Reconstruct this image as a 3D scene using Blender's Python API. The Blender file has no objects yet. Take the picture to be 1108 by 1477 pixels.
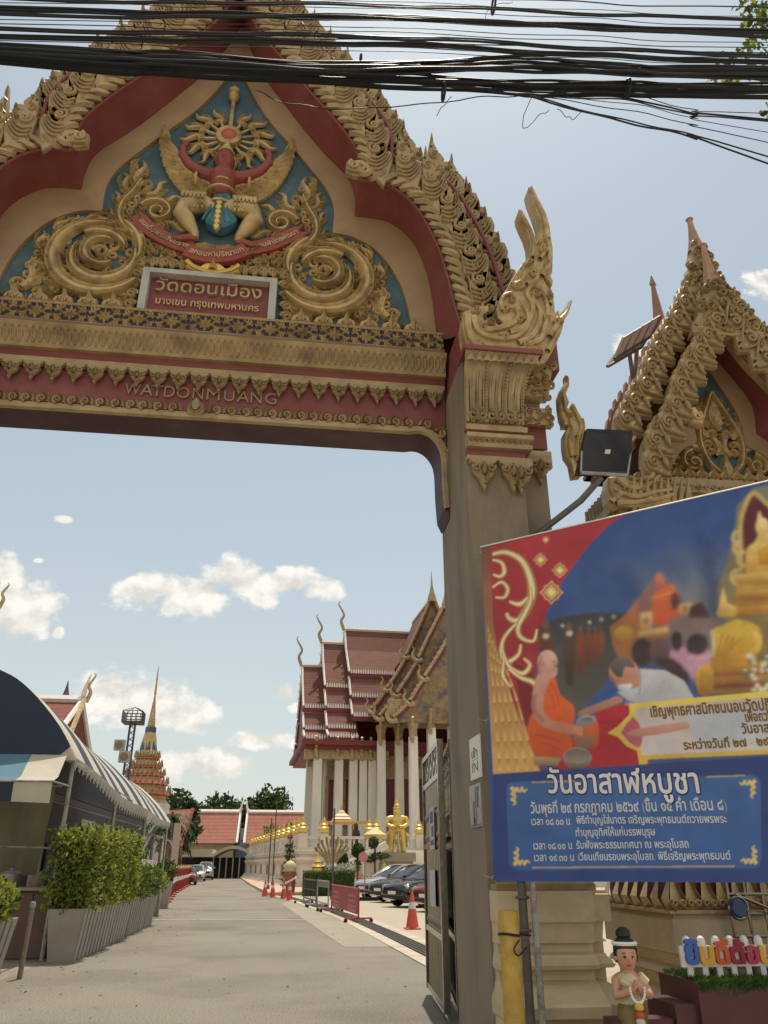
import bpy, bmesh, math, random
import numpy as np
from mathutils import Vector, Matrix, geometry
R = math.radians
PI = math.pi
random.seed(7)
scene = bpy.context.scene
COL = scene.collection
# --- camera
CH, YAW, FPX = 1.45, R(7.3), 1108.0
PITCH = math.atan((1248.0 - 738.5) / FPX)
cam_d = bpy.data.cameras.new('camera')
cam = bpy.data.objects.new('camera', cam_d)
COL.objects.link(cam)
cam.location = (0,0, CH)
cam.rotation_euler = (PI / 2 + PITCH, 0, -YAW)
cam_d.sensor_fit = 'VERTICAL'
cam_d.sensor_height = 24.0
cam_d.lens = 24.0 * FPX / 1477.0
cam_d.clip_start, cam_d.clip_end = 0.05,3000
scene.camera = cam
# --- light
SUN_AZ, SUN_EL = R(14), R(74)
world = bpy.data.worlds.new('World')
scene.world = world
world.use_nodes = True
sun_d = bpy.data.lights.new('sun', 'SUN')
sun_d.energy, sun_d.angle, sun_d.color = 4.2, R(0.53), (1.0,0.90,0.74)
sun = bpy.data.objects.new('sun', sun_d)
COL.objects.link(sun)
sun.rotation_euler = Vector((math.sin(SUN_AZ) * math.cos(SUN_EL), math.cos(SUN_AZ) * math.cos(SUN_EL), math.sin(SUN_EL))).to_track_quat('Z', 'Y').to_euler()
vs = scene.view_settings
vs.view_transform, vs.look, vs.exposure, vs.gamma = 'Standard', 'None', 0.0, 1.0
vs.use_curve_mapping = False
scene.cycles.max_bounces = 6
scene.cycles.diffuse_bounces = 4
def build_sky():
 nt = world.node_tree
 nt.nodes.clear()
 N, L = nt.nodes.new, nt.links.new
 def math_(op, a, b=None, c=None):
  n = N('ShaderNodeMath')
  n.operation = op
  for i, v in enumerate((a, b, c)):
   if v is None:
    continue
   if isinstance(v, (int, float)):
    n.inputs[i].default_value = v
   else:
    L(v, n.inputs[i])
  return n.outputs[0]
 out = N('ShaderNodeOutputWorld')
 bg = N('ShaderNodeBackground')
 bg.inputs['Strength'].default_value = 0.108
 sky = N('ShaderNodeTexSky')
 sky.sky_type = 'NISHITA'
 sky.sun_disc = False
 sky.sun_elevation = SUN_EL
 sky.sun_rotation = SUN_AZ
 sky.air_density, sky.dust_density, sky.ozone_density = 1.2,1.3,1.0
 hs = N('ShaderNodeHueSaturation')
 hs.inputs['Saturation'].default_value = 0.70
 hs.inputs['Value'].default_value = 1.0
 L(sky.outputs[0], hs.inputs['Color'])
 wm = N('ShaderNodeMixRGB')
 wm.blend_type = 'MULTIPLY'
 wm.inputs[0].default_value = 1
 wm.inputs[2].default_value = (1.02,1.11,1.07,1)
 L(hs.outputs[0], wm.inputs[1])
 tc = N('ShaderNodeTexCoord')
 sep = N('ShaderNodeSeparateXYZ')
 L(tc.outputs['Generated'], sep.inputs[0])
 ysafe = math_('MAXIMUM', sep.outputs[1], 0.02)
 u = math_('DIVIDE', sep.outputs[0], ysafe)
 v = math_('DIVIDE', sep.outputs[2], ysafe)
 cmb = N('ShaderNodeCombineXYZ')
 L(u, cmb.inputs[0])
 L(math_('MULTIPLY', v, 1.25), cmb.inputs[1])
 ns = N('ShaderNodeTexNoise')
 ns.inputs['Scale'].default_value = 17.0
 ns.inputs['Detail'].default_value = 9.0
 ns.inputs['Roughness'].default_value = 0.58
 L(cmb.outputs[0], ns.inputs['Vector'])
 off = N('ShaderNodeVectorMath')
 off.operation = 'ADD'
 off.inputs[1].default_value = (0.006,0.02,0)
 L(cmb.outputs[0], off.inputs[0])
 ns2 = N('ShaderNodeTexNoise')
 for k in ('Scale', 'Detail', 'Roughness'):
  ns2.inputs[k].default_value = ns.inputs[k].default_value
 L(off.outputs[0], ns2.inputs['Vector'])
 total = None
 # cumulus clouds as (centre, half sizes) on the plane one unit ahead
 for (px, py, rx, ry) in CLOUDS:
  d = pix_dir(px, py)
  cu, cv = d.x / d.y, d.z / d.y
  k = Vector((d.x, d.y, 0)).length / d.y
  ru, rv = rx / 1150.0, ry / 1100.0
  a = math_('POWER', math_('DIVIDE', math_('SUBTRACT', u, cu), ru), 2)
  b = math_('POWER', math_('DIVIDE', math_('SUBTRACT', v, cv), rv), 2)
  m = math_('SUBTRACT', 1.0, math_('SQRT', math_('ADD', a, b)))
  total = m if total is None else math_('MAXIMUM', total, m)
 field = math_('ADD', math_('MAXIMUM', total, -1.0), math_('MULTIPLY', math_('SUBTRACT', ns.outputs[0], 0.5), 2.6))
 mr = N('ShaderNodeMapRange')
 mr.interpolation_type = 'SMOOTHSTEP'
 mr.inputs[1].default_value, mr.inputs[2].default_value = 0.02,0.5
 L(field, mr.inputs[0])
 front = math_('GREATER_THAN', sep.outputs[1], 0.05)
 # added unseen cumulus behind the street, brightening the fill on the gate front
 n3 = N('ShaderNodeTexNoise')
 n3.inputs['Scale'].default_value, n3.inputs['Detail'].default_value = 2.6, 8.0
 L(tc.outputs['Generated'], n3.inputs['Vector'])
 rear = N('ShaderNodeMapRange')
 rear.interpolation_type = 'SMOOTHSTEP'
 rear.inputs[1].default_value, rear.inputs[2].default_value = 0.1,-0.35
 L(sep.outputs[1], rear.inputs[0])
 r3 = N('ShaderNodeMapRange')
 r3.interpolation_type = 'SMOOTHSTEP'
 r3.inputs[1].default_value, r3.inputs[2].default_value = 0.36,0.5
 L(n3.outputs[0], r3.inputs[0])
 mask = math_('MAXIMUM', math_('MULTIPLY', mr.outputs[0], front), math_('MULTIPLY', r3.outputs[0], rear.outputs[0]))
 sh = math_('ADD', 0.5, math_('MULTIPLY', math_('SUBTRACT', ns.outputs[0], ns2.outputs[0]), 2.6))
 ramp = N('ShaderNodeValToRGB')
 ramp.color_ramp.elements[0].position, ramp.color_ramp.elements[0].color = 0.2, (6.9,6.7,6.2,1)
 ramp.color_ramp.elements[1].position, ramp.color_ramp.elements[1].color = 0.75, (9.6,9.2,8.4,1)
 L(sh, ramp.inputs[0])
 mix = N('ShaderNodeMixRGB')
 L(math_('MULTIPLY', mask, 0.93), mix.inputs[0])
 # pale haze low over the horizon, plus an even whitening standing in for glare
 el = math_('MAXIMUM', sep.outputs[2], 0.0)
 hz = math_('POWER', math_('MAXIMUM', math_('SUBTRACT', 1.0, math_('DIVIDE', el, 0.55)), 0.0), 2.0)
 hm = N('ShaderNodeMixRGB')
 L(math_('ADD', 0.26, math_('MULTIPLY', hz, 0.58)), hm.inputs[0])
 L(wm.outputs[0], hm.inputs[1])
 hm.inputs[2].default_value = (6.9,7.15,6.8,1)
 L(hm.outputs[0], mix.inputs[1])
 L(ramp.outputs[0], mix.inputs[2])
 L(mix.outputs[0], bg.inputs['Color'])
 L(bg.outputs[0], out.inputs[0])
def pix_dir(px, py):
 x, y = (px - 554) / FPX, (738.5 - py) / FPX
 s, c = math.sin(YAW), math.cos(YAW)
 sp, cp = math.sin(PITCH), math.cos(PITCH)
 f = Vector((s * cp, c * cp, sp))
 return f + x * Vector((c, -s, 0)) + y * Vector((-s * sp, -c * sp, cp))
def P(px, py, Y):
 d = pix_dir(px, py)
 t = Y / d.y
 return Vector((d.x * t, Y, CH + d.z * t))
def PX(px, py, X):
 d = pix_dir(px, py)
 t = X / d.x
 return Vector((X, d.y * t, CH + d.z * t))
def PZ(px, py, Z=0.0):
 d = pix_dir(px, py)
 t = (Z - CH) / d.z
 return Vector((d.x * t, d.y * t, Z))
CLOUDS = [(205,850,55,34), (285,858,80,36), (350,838,80,40), (405,835,60,26), (470,848,40,26), (15,878,78,64), (0,845,60,50),
  (160,1000,66,40), (205,1012,85,46), (260,1030,60,30), (270,1100,75,24), (315,1107,60,18), (385,1069,58,15), (360,1064,28,14),
  (410,998,22,14), (437,1022,22,12), (1095,410,40,50), (905,500,40,30), (92,750,18,8), (85,912,10,12), (55,808,12,7)]
build_sky()
# --- materials
def mat(name, col, rough=0.6, metal=0.0, var=0.12, scale=6.0, bump=0.0, bscale=40.0, dirt=None, dirt_amt=0.0, dscale=1.2, spec=0.4, coords='Object', stretch=None, trans=0.0, emis=None, emis_s=0.0, coat=0.0):
 m = bpy.data.materials.new(name)
 m.use_nodes = True
 nt = m.node_tree
 N, L = nt.nodes.new, nt.links.new
 b = nt.nodes['Principled BSDF']
 b.inputs['Roughness'].default_value = rough
 b.inputs['Metallic'].default_value = metal
 b.inputs['Specular IOR Level'].default_value = spec
 b.inputs['Coat Weight'].default_value = coat
 if trans:
  b.inputs['Transmission Weight'].default_value = trans
 if emis:
  b.inputs['Emission Color'].default_value = (*emis, 1)
  b.inputs['Emission Strength'].default_value = emis_s
 tc = N('ShaderNodeTexCoord')
 vec = tc.outputs[coords]
 if stretch:
  mp = N('ShaderNodeMapping')
  mp.inputs['Scale'].default_value = stretch
  L(vec, mp.inputs[0])
  vec = mp.outputs[0]
 n1 = N('ShaderNodeTexNoise')
 n1.inputs['Scale'].default_value = scale
 n1.inputs['Detail'].default_value = 5
 L(vec, n1.inputs['Vector'])
 mr = N('ShaderNodeMapRange')
 mr.inputs[1].default_value, mr.inputs[2].default_value = 0.25,0.75
 mr.inputs[3].default_value, mr.inputs[4].default_value = 1 - var, 1 + var
 L(n1.outputs[0], mr.inputs[0])
 mx = N('ShaderNodeMixRGB')
 mx.blend_type = 'MULTIPLY'
 mx.inputs[0].default_value = 1
 mx.inputs[1].default_value = (*col, 1)
 L(mr.outputs[0], mx.inputs[2])
 colout = mx.outputs[0]
 if dirt is not None:
  n2 = N('ShaderNodeTexNoise')
  n2.inputs['Scale'].default_value = dscale
  n2.inputs['Detail'].default_value = 7
  n2.inputs['Roughness'].default_value = 0.65
  L(vec, n2.inputs['Vector'])
  r2 = N('ShaderNodeMapRange')
  r2.inputs[1].default_value, r2.inputs[2].default_value = 0.47,0.68
  r2.inputs[3].default_value, r2.inputs[4].default_value = 0, dirt_amt
  L(n2.outputs[0], r2.inputs[0])
  m2 = N('ShaderNodeMixRGB')
  L(r2.outputs[0], m2.inputs[0])
  L(colout, m2.inputs[1])
  m2.inputs[2].default_value = (*dirt, 1)
  colout = m2.outputs[0]
 L(colout, b.inputs['Base Color'])
 if bump:
  n3 = N('ShaderNodeTexNoise')
  n3.inputs['Scale'].default_value = bscale
  n3.inputs['Detail'].default_value = 4
  L(vec, n3.inputs['Vector'])
  bp = N('ShaderNodeBump')
  bp.inputs['Strength'].default_value = bump
  bp.inputs['Distance'].default_value = 0.02
  L(n3.outputs[0], bp.inputs['Height'])
  L(bp.outputs[0], b.inputs['Normal'])
 return m
M = {}
M['gold'] = mat('gilded_plaster', (0.50, 0.37, 0.175), 0.4, 0.15, 0.25, 9, 0.3, 60, (0.13, 0.085, 0.04), 0.6, 3.0)
M['gold_dull'] = mat('weathered_gold_paint', (0.38, 0.285, 0.148), 0.48, 0.12, 0.25, 5, 0.2, 50, (0.12, 0.08, 0.045), 0.55, 2.2)
M['gold_bright'] = mat('bright_gold_leaf', (0.64, 0.45, 0.13), 0.32, 0.45, 0.1, 8, 0.1, 60)
M['red'] = mat('dark_red_paint', (0.205, 0.051, 0.05), 0.55, 0, 0.14, 2.5, 0.15, 30, (0.26, 0.13, 0.11), 0.35, 1.6)
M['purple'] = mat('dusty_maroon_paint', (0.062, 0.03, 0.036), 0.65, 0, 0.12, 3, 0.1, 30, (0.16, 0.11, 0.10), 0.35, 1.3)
M['blue'] = mat('faded_teal_paint', (0.05, 0.108, 0.138), 0.6, 0, 0.15, 3, 0.15, 40, (0.16, 0.21, 0.21), 0.5, 1.5)
M['tan'] = mat('ochre_paint', (0.31, 0.21, 0.11), 0.6, 0, 0.12, 3, 0.12, 30, (0.20, 0.13, 0.075), 0.5, 1.4)
M['concrete'] = mat('stained_concrete', (0.245, 0.20, 0.145), 0.85, 0, 0.12, 2, 0.12, 30, (0.10, 0.082, 0.062), 0.7, 1.1, stretch=(1.2, 1.2, 0.42))
M['pale'] = mat('pale_concrete', (0.42, 0.41, 0.37), 0.8, 0, 0.1, 5, 0.2, 40, (0.25, 0.24, 0.21), 0.5, 3)
M['cream'] = mat('cream_paint', (0.56, 0.46, 0.29), 0.6, 0, 0.06, 3, 0.12, 25, (0.34, 0.26, 0.16), 0.5, 2.3)
M['black'] = mat('black_plastic', (0.014, 0.014, 0.015), 0.45, 0, 0.1, 5)
M['cable'] = mat('black_cable_sheath', (0.017, 0.018, 0.02), 0.5, 0, 0.25, 2, spec=0.3)
M['steel'] = mat('stainless_steel', (0.27, 0.24, 0.19), 0.2, 0.9, 0.12, 4, 0.08, 20)
M['galv'] = mat('galvanised_steel', (0.36, 0.35, 0.33), 0.5, 0.6, 0.15, 8, dirt=(0.16, 0.10, 0.06), dirt_amt=0.6, dscale=5)
M['white'] = mat('white_paint', (0.76, 0.74, 0.69), 0.55, 0, 0.05, 4, 0.05, 30, (0.5, 0.46, 0.38), 0.35, 2)
M['skin'] = mat('painted_skin', (0.50, 0.27, 0.17), 0.5, 0, 0.06, 6)
# --- mesh helpers
ORG = {}
class MB:
 def __init__(self):
  self.v, self.f, self.mi = [], [], []
  self.cur = 0
 def add(self, vs_, fs):
  n = len(self.v)
  self.v.extend([tuple(p) for p in vs_])
  self.f.extend([tuple(n + i for i in f) for f in fs])
  self.mi.extend([self.cur] * len(fs))
  return self
 def box(self, x0, x1, y0, y1, z0, z1):
  return self.add([(x0, y0, z0), (x1, y0, z0), (x1, y1, z0), (x0, y1, z0), (x0, y0, z1), (x1, y0, z1), (x1, y1, z1), (x0, y1, z1)],
      [(0,3,2,1), (4,5,6,7), (0,1,5,4), (1,2,6,5), (2,3,7,6), (3,0,4,7)])
 def obox(self, c, ax, ay, hx, hy, z0, z1, top=1.0):
  c = Vector(c)
  ax, ay = Vector(ax), Vector(ay)
  vs_ = []
  for z, k in ((z0,1.0), (z1, top)):
   for sx, sy in ((-1,-1), (1,-1), (1,1), (-1,1)):
    p = c + ax * hx * sx * k + ay * hy * sy * k
    vs_.append((p.x, p.y, z))
  return self.add(vs_, [(0,3,2,1), (4,5,6,7), (0,1,5,4), (1,2,6,5), (2,3,7,6), (3,0,4,7)])
 def tube(self, pts, r, n=6, cap=True):
  pts = [Vector(p) for p in pts]
  rs = r if isinstance(r, (list, tuple)) else [r] * len(pts)
  base = len(self.v)
  prev = None
  vs_ = []
  for i, p in enumerate(pts):
   t = (pts[min(i + 1, len(pts) - 1)] - pts[max(i - 1,0)])
   if t.length < 1e-9:
    t = Vector((0,0,1))
   t.normalize()
   if prev is None:
    a = Vector((0,0,1)) if abs(t.z) < 0.9 else Vector((1,0,0))
    nrm = t.cross(a).normalized()
   else:
    nrm = (prev - t * prev.dot(t))
    nrm = nrm.normalized() if nrm.length > 1e-6 else t.orthogonal().normalized()
   prev = nrm
   bn = t.cross(nrm)
   for k in range(n):
    a = 2 * PI * k / n
    vs_.append(p + (nrm * math.cos(a) + bn * math.sin(a)) * rs[i])
  fs = []
  for i in range(len(pts) - 1):
   for k in range(n):
    k2 = (k + 1) % n
    fs.append((i * n + k, i * n + k2, (i + 1) * n + k2, (i + 1) * n + k))
  if cap:
   fs.append(tuple(reversed(range(n))))
   fs.append(tuple((len(pts) - 1) * n + k for k in range(n)))
  return self.add(vs_, fs)
 def lathe(self, c, prof, n=12, sq=False):
  c = Vector(c)
  vs_, fs = [], []
  for r, z in prof:
   for k in range(n):
    a = 2 * PI * (k + (0.5 if sq else 0)) / n
    vs_.append((c.x + r * math.cos(a), c.y + r * math.sin(a), c.z + z))
  for i in range(len(prof) - 1):
   for k in range(n):
    k2 = (k + 1) % n
    fs.append((i * n + k, i * n + k2, (i + 1) * n + k2, (i + 1) * n + k))
  fs.append(tuple(reversed(range(n))))
  fs.append(tuple((len(prof) - 1) * n + k for k in range(n)))
  return self.add(vs_, fs)
 def plate(self, pts, y0, y1, bev=0.0):
  pts = [(p[0], p[1]) for p in pts]
  a = sum(pts[i][0] * pts[(i + 1) % len(pts)][1] - pts[(i + 1) % len(pts)][0] * pts[i][1] for i in range(len(pts)))
  if a < 0:
   pts = pts[::-1]
  n = len(pts)
  rings = [[(x, y1, z) for x, z in pts], [(x, y0 + bev, z) for x, z in pts]]
  if bev:
   ins = []
   for i in range(n):
    p0, p1, p2 = Vector(pts[i - 1]), Vector(pts[i]), Vector(pts[(i + 1) % n])
    d1, d2 = (p1 - p0), (p2 - p1)
    nn = Vector((-d1.y, d1.x)).normalized() + Vector((-d2.y, d2.x)).normalized()
    nn = nn.normalized() if nn.length > 1e-6 else Vector((0,0))
    q = p1 + nn * bev
    ins.append((q.x, y0, q.y))
   rings.append(ins)
  vs_ = [p for r_ in rings for p in r_]
  fs = []
  for k in range(len(rings) - 1):
   for i in range(n):
    j = (i + 1) % n
    fs.append((k * n + i, k * n + j, (k + 1) * n + j, (k + 1) * n + i))
  fs = [tuple(reversed(f)) for f in fs]
  fs = [tuple(reversed(f)) for f in fs]
  fs.append(tuple((len(rings) - 1) * n + i for i in range(n)))
  fs.append(tuple(reversed(range(n))))
  return self.add(vs_, fs)
 def band(self, pts, w, h, y0, prof=None, ywave=None):
  prof = prof or P_GROOVE
  pts = [Vector((p[0], p[1])) for p in pts]
  m, k = len(pts), len(prof)
  vs_, fs = [], []
  for i, p in enumerate(pts):
   t = pts[min(i + 1, m - 1)] - pts[max(i - 1,0)]
   t = t.normalized() if t.length > 1e-9 else Vector((1,0))
   nn = Vector((-t.y, t.x))
   u = i / (m - 1)
   ww = w(u) if callable(w) else w
   hh = h(u) if callable(h) else h
   for s, e in prof:
    q = p + nn * ww * s * 0.5
    vs_.append((q.x, y0 - hh * e, q.y))
  for i in range(m - 1):
   for j in range(k - 1):
    a = i * k + j
    fs.append((a, a + 1, a + k + 1, a + k))
  return self.add(vs_, fs)
 def loft(self, rows, closed=False):
  n = len(rows[0])
  vs_ = [p for r_ in rows for p in r_]
  fs = []
  for i in range(len(rows) - 1):
   for j in range(n if closed else n - 1):
    j2 = (j + 1) % n
    fs.append((i * n + j, i * n + j2, (i + 1) * n + j2, (i + 1) * n + j))
  return self.add(vs_, fs)
 def mirror_x(self, cx):
  n, nf = len(self.v), len(self.f)
  self.v += [(2 * cx - x, y, z) for x, y, z in self.v[:n]]
  self.f += [tuple(n + i for i in reversed(f)) for f in self.f[:nf]]
  self.mi += self.mi[:nf]
  return self
 def build(self, name, mats, parent=None, smooth=True, ang=40, label=None, local=False):
  if not isinstance(mats, (list, tuple)):
   mats = [mats]
  o_ = ORG.get(parent, Vector((0,0,0))) if parent and not local else Vector((0,0,0))
  me = bpy.data.meshes.new(name)
  me.from_pydata([(x - o_.x, y - o_.y, z - o_.z) for x, y, z in self.v], [], self.f)
  for m_ in mats:
   me.materials.append(M[m_] if isinstance(m_, str) else m_)
  if len(mats) > 1:
   me.polygons.foreach_set('material_index', self.mi)
  bm = bmesh.new()
  bm.from_mesh(me)
  bmesh.ops.recalc_face_normals(bm, faces=bm.faces) if RECALC[0] else None
  bm.to_mesh(me)
  bm.free()
  if smooth:
   me.polygons.foreach_set('use_smooth', [True] * len(me.polygons))
   me.set_sharp_from_angle(angle=R(ang))
  ob = bpy.data.objects.new(name, me)
  COL.objects.link(ob)
  if parent:
   ob.parent = parent
   ORG[ob] = o_
  if label:
   ob['label'] = label
  return ob
RECALC = [True]
P_GROOVE = [(-1,0), (-0.62,0.95), (-0.12,0.6), (0.12,0.6), (0.62,0.95), (1,0)]
P_RIDGE = [(-1,0), (0,1), (1,0)]
P_ROUND = [(-1,0), (-0.75,0.7), (0,1), (0.75,0.7), (1,0)]
P_TRIPLE = [(-1,0), (-0.8,0.9), (-0.5,0.45), (-0.2,1), (0.2,1), (0.5,0.45), (0.8,0.9), (1,0)]
def tag(o, label=None, cat=None, group=None, kind=None):
 if label:
  o['label'] = label
 if cat:
  o['category'] = cat
 if group:
  o['group'] = group
 if kind:
  o['kind'] = kind
 return o
def thing(name, label, cat, loc=(0,0,0), group=None, rz=0.0, local=False):
 o = bpy.data.objects.new(name, None)
 o.empty_display_size = 0.2
 COL.objects.link(o)
 o.location = loc
 o.rotation_euler = (0,0, rz)
 ORG[o] = Vector((0,0,0)) if local else Vector(loc)
 return tag(o, label, cat, group)
def solo(mb, name, mats, label, cat, group=None, smooth=True, loc=None):
 xs = np.array(mb.v)
 c = Vector(loc) if loc else Vector((float(xs[:, 0].mean()), float(xs[:, 1].mean()), float(xs[:, 2].min())))
 mb.v = [(x - c.x, y - c.y, z - c.z) for x, y, z in mb.v]
 o = mb.build(name, mats, None, smooth)
 o.location = c
 return tag(o, label, cat, group)
def copy_tree(o, loc=None, rz=None, label=None, parent=None):
 c = o.copy()
 COL.objects.link(c)
 if parent:
  c.parent = parent
 if loc is not None:
  c.location = loc
 if rz is not None:
  c.rotation_euler = (0,0, rz)
 if label:
  c['label'] = label
 for ch in list(o.children):
  copy_tree(ch, parent=c)
 return c
def copy_part(o, parent, loc=None, scale=None):
 c = o.copy()
 COL.objects.link(c)
 c.parent = parent
 if loc is not None:
  c.location = loc
 if scale is not None:
  c.scale = scale
 return c
def spiral(cx, cz, r0, r1, a0, turns, n=None):
 n = n or max(8, int(abs(turns) * 18))
 out = []
 for i in range(n + 1):
  t = i / n
  r = r0 * (r1 / r0) ** t
  a = a0 + turns * 2 * PI * t
  out.append((cx + r * math.cos(a), cz + r * math.sin(a)))
 return out
def crv(pts, n=6):
 p = [Vector(q) for q in pts]
 out = []
 for i in range(len(p) - 1):
  a, b, c, d = p[max(i - 1,0)], p[i], p[i + 1], p[min(i + 2, len(p) - 1)]
  for k in range(n):
   t = k / n
   out.append(0.5 * ((2 * b) + (c - a) * t + (2 * a - 5 * b + 4 * c - d) * t * t + (3 * b - a - 3 * c + d) * t ** 3))
 out.append(p[-1])
 return out
def resample(pts, n):
 p = [Vector(q) for q in pts]
 L_ = [0.0]
 for i in range(1, len(p)):
  L_.append(L_[-1] + (p[i] - p[i - 1]).length)
 out = []
 j = 0
 for k in range(n):
  s = L_[-1] * k / (n - 1)
  while j < len(L_) - 2 and L_[j + 1] < s:
   j += 1
  t = (s - L_[j]) / max(L_[j + 1] - L_[j], 1e-9)
  out.append(p[j].lerp(p[j + 1], min(max(t, 0), 1)))
 return out
def taper(w0, p=0.8):
 return lambda t: w0 * max(1 - t, 0.02) ** p
def belly(w0):
 return lambda t: w0 * (0.25 + 1.5 * t) * max(1 - t, 0.02) ** 0.9 * 1.5
def flame(mb, x, z, ang, s, flip=1, y0=0.0, h=0.05, leaves=3, curl=True):
 """kranok flame: a hooked leaf of length s growing from (x, z) at angle ang, with side tongues and a curl at its root"""
 ca, sa = math.cos(ang), math.sin(ang)
 def T(u, v):
  v *= flip
  return (x + s * (u * ca - v * sa), z + s * (u * sa + v * ca))
 mb.band([T(*q) for q in crv([(0,0), (0.25,0.12), (0.5,0.06), (0.75,-0.08), (1.0,0.02)], 4)], lambda t: s * 0.34 * (0.5 + 1.2 * t) * max(1 - t, 0.01) ** 0.75, lambda t: h * (1.1 - 0.7 * t), y0, P_GROOVE)
 for i in range(leaves):
  b = 0.12 + 0.2 * i
  k = 0.42 - 0.06 * i
  mb.band([T(*q) for q in crv([(b, 0.08), (b + k * 0.3,0.26), (b + k * 0.7,0.27), (b + k * 1.15,0.2 - 0.04 * i)], 3)], lambda t: s * 0.15 * max(1 - t, 0.02) ** 0.7, h * 0.7, y0, P_RIDGE)
 if curl:
  c = T(0.1,-0.17)
  mb.band(spiral(c[0], c[1], s * 0.17, s * 0.04, ang + flip * PI / 2, -flip * 1.2,12), lambda t: s * 0.11 * (1 - 0.6 * t), h * 0.9, y0, P_ROUND)
def roundel(mb, cx, cz, r0, a0, turns, y0, flip=1, w=0.11, h=0.07, nl=8, leaf=0.22):
 """scrolling vine: a grooved spiral with flame leaves growing from its outer side"""
 sp = spiral(cx, cz, r0, r0 * 0.13, a0, turns * flip, int(turns * 26))
 mb.band(sp, lambda t: w * (0.45 + 0.75 * min(1,3 * t)) * (1 - 0.45 * t), h, y0, P_TRIPLE)
 n = len(sp)
 for i in range(nl):
  t = 0.02 + 0.62 * i / max(nl - 1,1)
  k = int(t * (n - 1))
  p = Vector(sp[k])
  d = (Vector(sp[k + 1]) - p).normalized()
  out_ = (p - Vector((cx, cz))).normalized()
  a = math.atan2(d.y * 0.75 + out_.y * 0.75, d.x * 0.75 + out_.x * 0.75)
  q = p + out_ * w * 0.3
  flame(mb, q.x, q.y, a, leaf * (1.0 - 0.45 * t), -flip, y0, h * 0.8,2)
  q2 = p - out_ * w * 0.35
  a2 = math.atan2(d.y * 0.9 - out_.y * 0.5, d.x * 0.9 - out_.x * 0.5)
  if i % 2 == 0:
   flame(mb, q2.x, q2.y, a2, leaf * 0.6 * (1 - 0.5 * t), flip, y0, h * 0.7,1, False)
def inside(p, poly):
 c = False
 for i in range(len(poly)):
  (x1, y1), (x2, y2) = poly[i - 1], poly[i]
  if (y1 > p[1]) != (y2 > p[1]) and p[0] < (x2 - x1) * (p[1] - y1) / (y2 - y1) + x1:
   c = not c
 return c
def fill_scrolls(mb, poly, size, y0, seed=1, h=0.03, ang=None, maxn=400):
 """carved texture: small curls and tongues packed over an outlined face"""
 rnd = random.Random(seed)
 poly = [(p[0], p[1]) for p in poly]
 xs, zs = [p[0] for p in poly], [p[1] for p in poly]
 got = []
 for _ in range(maxn * 12):
  p = (rnd.uniform(min(xs), max(xs)), rnd.uniform(min(zs), max(zs)))
  if not inside(p, poly):
   continue
  if any((p[0] - q[0]) ** 2 + (p[1] - q[1]) ** 2 < (size * 0.78) ** 2 for q in got):
   continue
  got.append(p)
  fl = rnd.choice((-1,1))
  a = (ang if ang is not None else PI / 2) + rnd.uniform(-0.8,0.8)
  s = size * rnd.uniform(0.8,1.15)
  mb.band(spiral(p[0], p[1], s * 0.42, s * 0.1, a, fl * 1.3,12), lambda t: s * 0.26 * (1 - 0.4 * t), h * rnd.uniform(0.8,1.3), y0, P_ROUND)
  e = (p[0] + s * 0.42 * math.cos(a), p[1] + s * 0.42 * math.sin(a))
  d = a - fl * PI / 2
  q = [(e[0] + s * u * math.cos(d) - s * v * fl * math.sin(d), e[1] + s * u * math.sin(d) + s * v * fl * math.cos(d)) for u, v in ((0,0), (0.3,0.06), (0.6,0.22), (0.8,0.5))]
  if inside(q[-1], poly):
   mb.band(crv(q, 3), lambda t: s * 0.26 * (1 - t) ** 0.7 + 0.002, h, y0, P_RIDGE)
  if len(got) >= maxn:
   break
# --- lettering
def text_polys(s, size, res=3):
 c = bpy.data.curves.new('lettering', 'FONT')
 c.body, c.size, c.resolution_u = s, size, res
 o = bpy.data.objects.new('lettering', c)
 COL.objects.link(o)
 dg = bpy.context.evaluated_depsgraph_get()
 dg.update()
 cu = o.evaluated_get(dg).to_curve(dg)
 polys = []
 for sp in cu.splines:
  if sp.type == 'BEZIER':
   bp, pl = sp.bezier_points, []
   n = len(bp)
   for i in range(n):
    a, b = bp[i], bp[(i + 1) % n]
    q = geometry.interpolate_bezier(a.co, a.handle_right, b.handle_left, b.co, res + 1)
    pl += [(v.x, v.y) for v in q[:-1]]
  else:
   pl = [(p.co.x, p.co.y) for p in sp.points]
  d = []
  for p in pl:
   if not d or abs(p[0] - d[-1][0]) + abs(p[1] - d[-1][1]) > size * 1e-4:
    d.append(p)
  if len(d) > 2:
   polys.append(d)
 o.evaluated_get(dg).to_curve_clear()
 bpy.data.objects.remove(o)
 bpy.data.curves.remove(c)
 return polys
def winding(p, polys):
 w = 0
 for pl in polys:
  for i in range(len(pl)):
   (x1, y1), (x2, y2) = pl[i - 1], pl[i]
   if (y1 <= p[1]) != (y2 <= p[1]):
    t = (p[1] - y1) / (y2 - y1)
    if p[0] < x1 + t * (x2 - x1):
     w += 1 if y2 > y1 else -1
 return w
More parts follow.
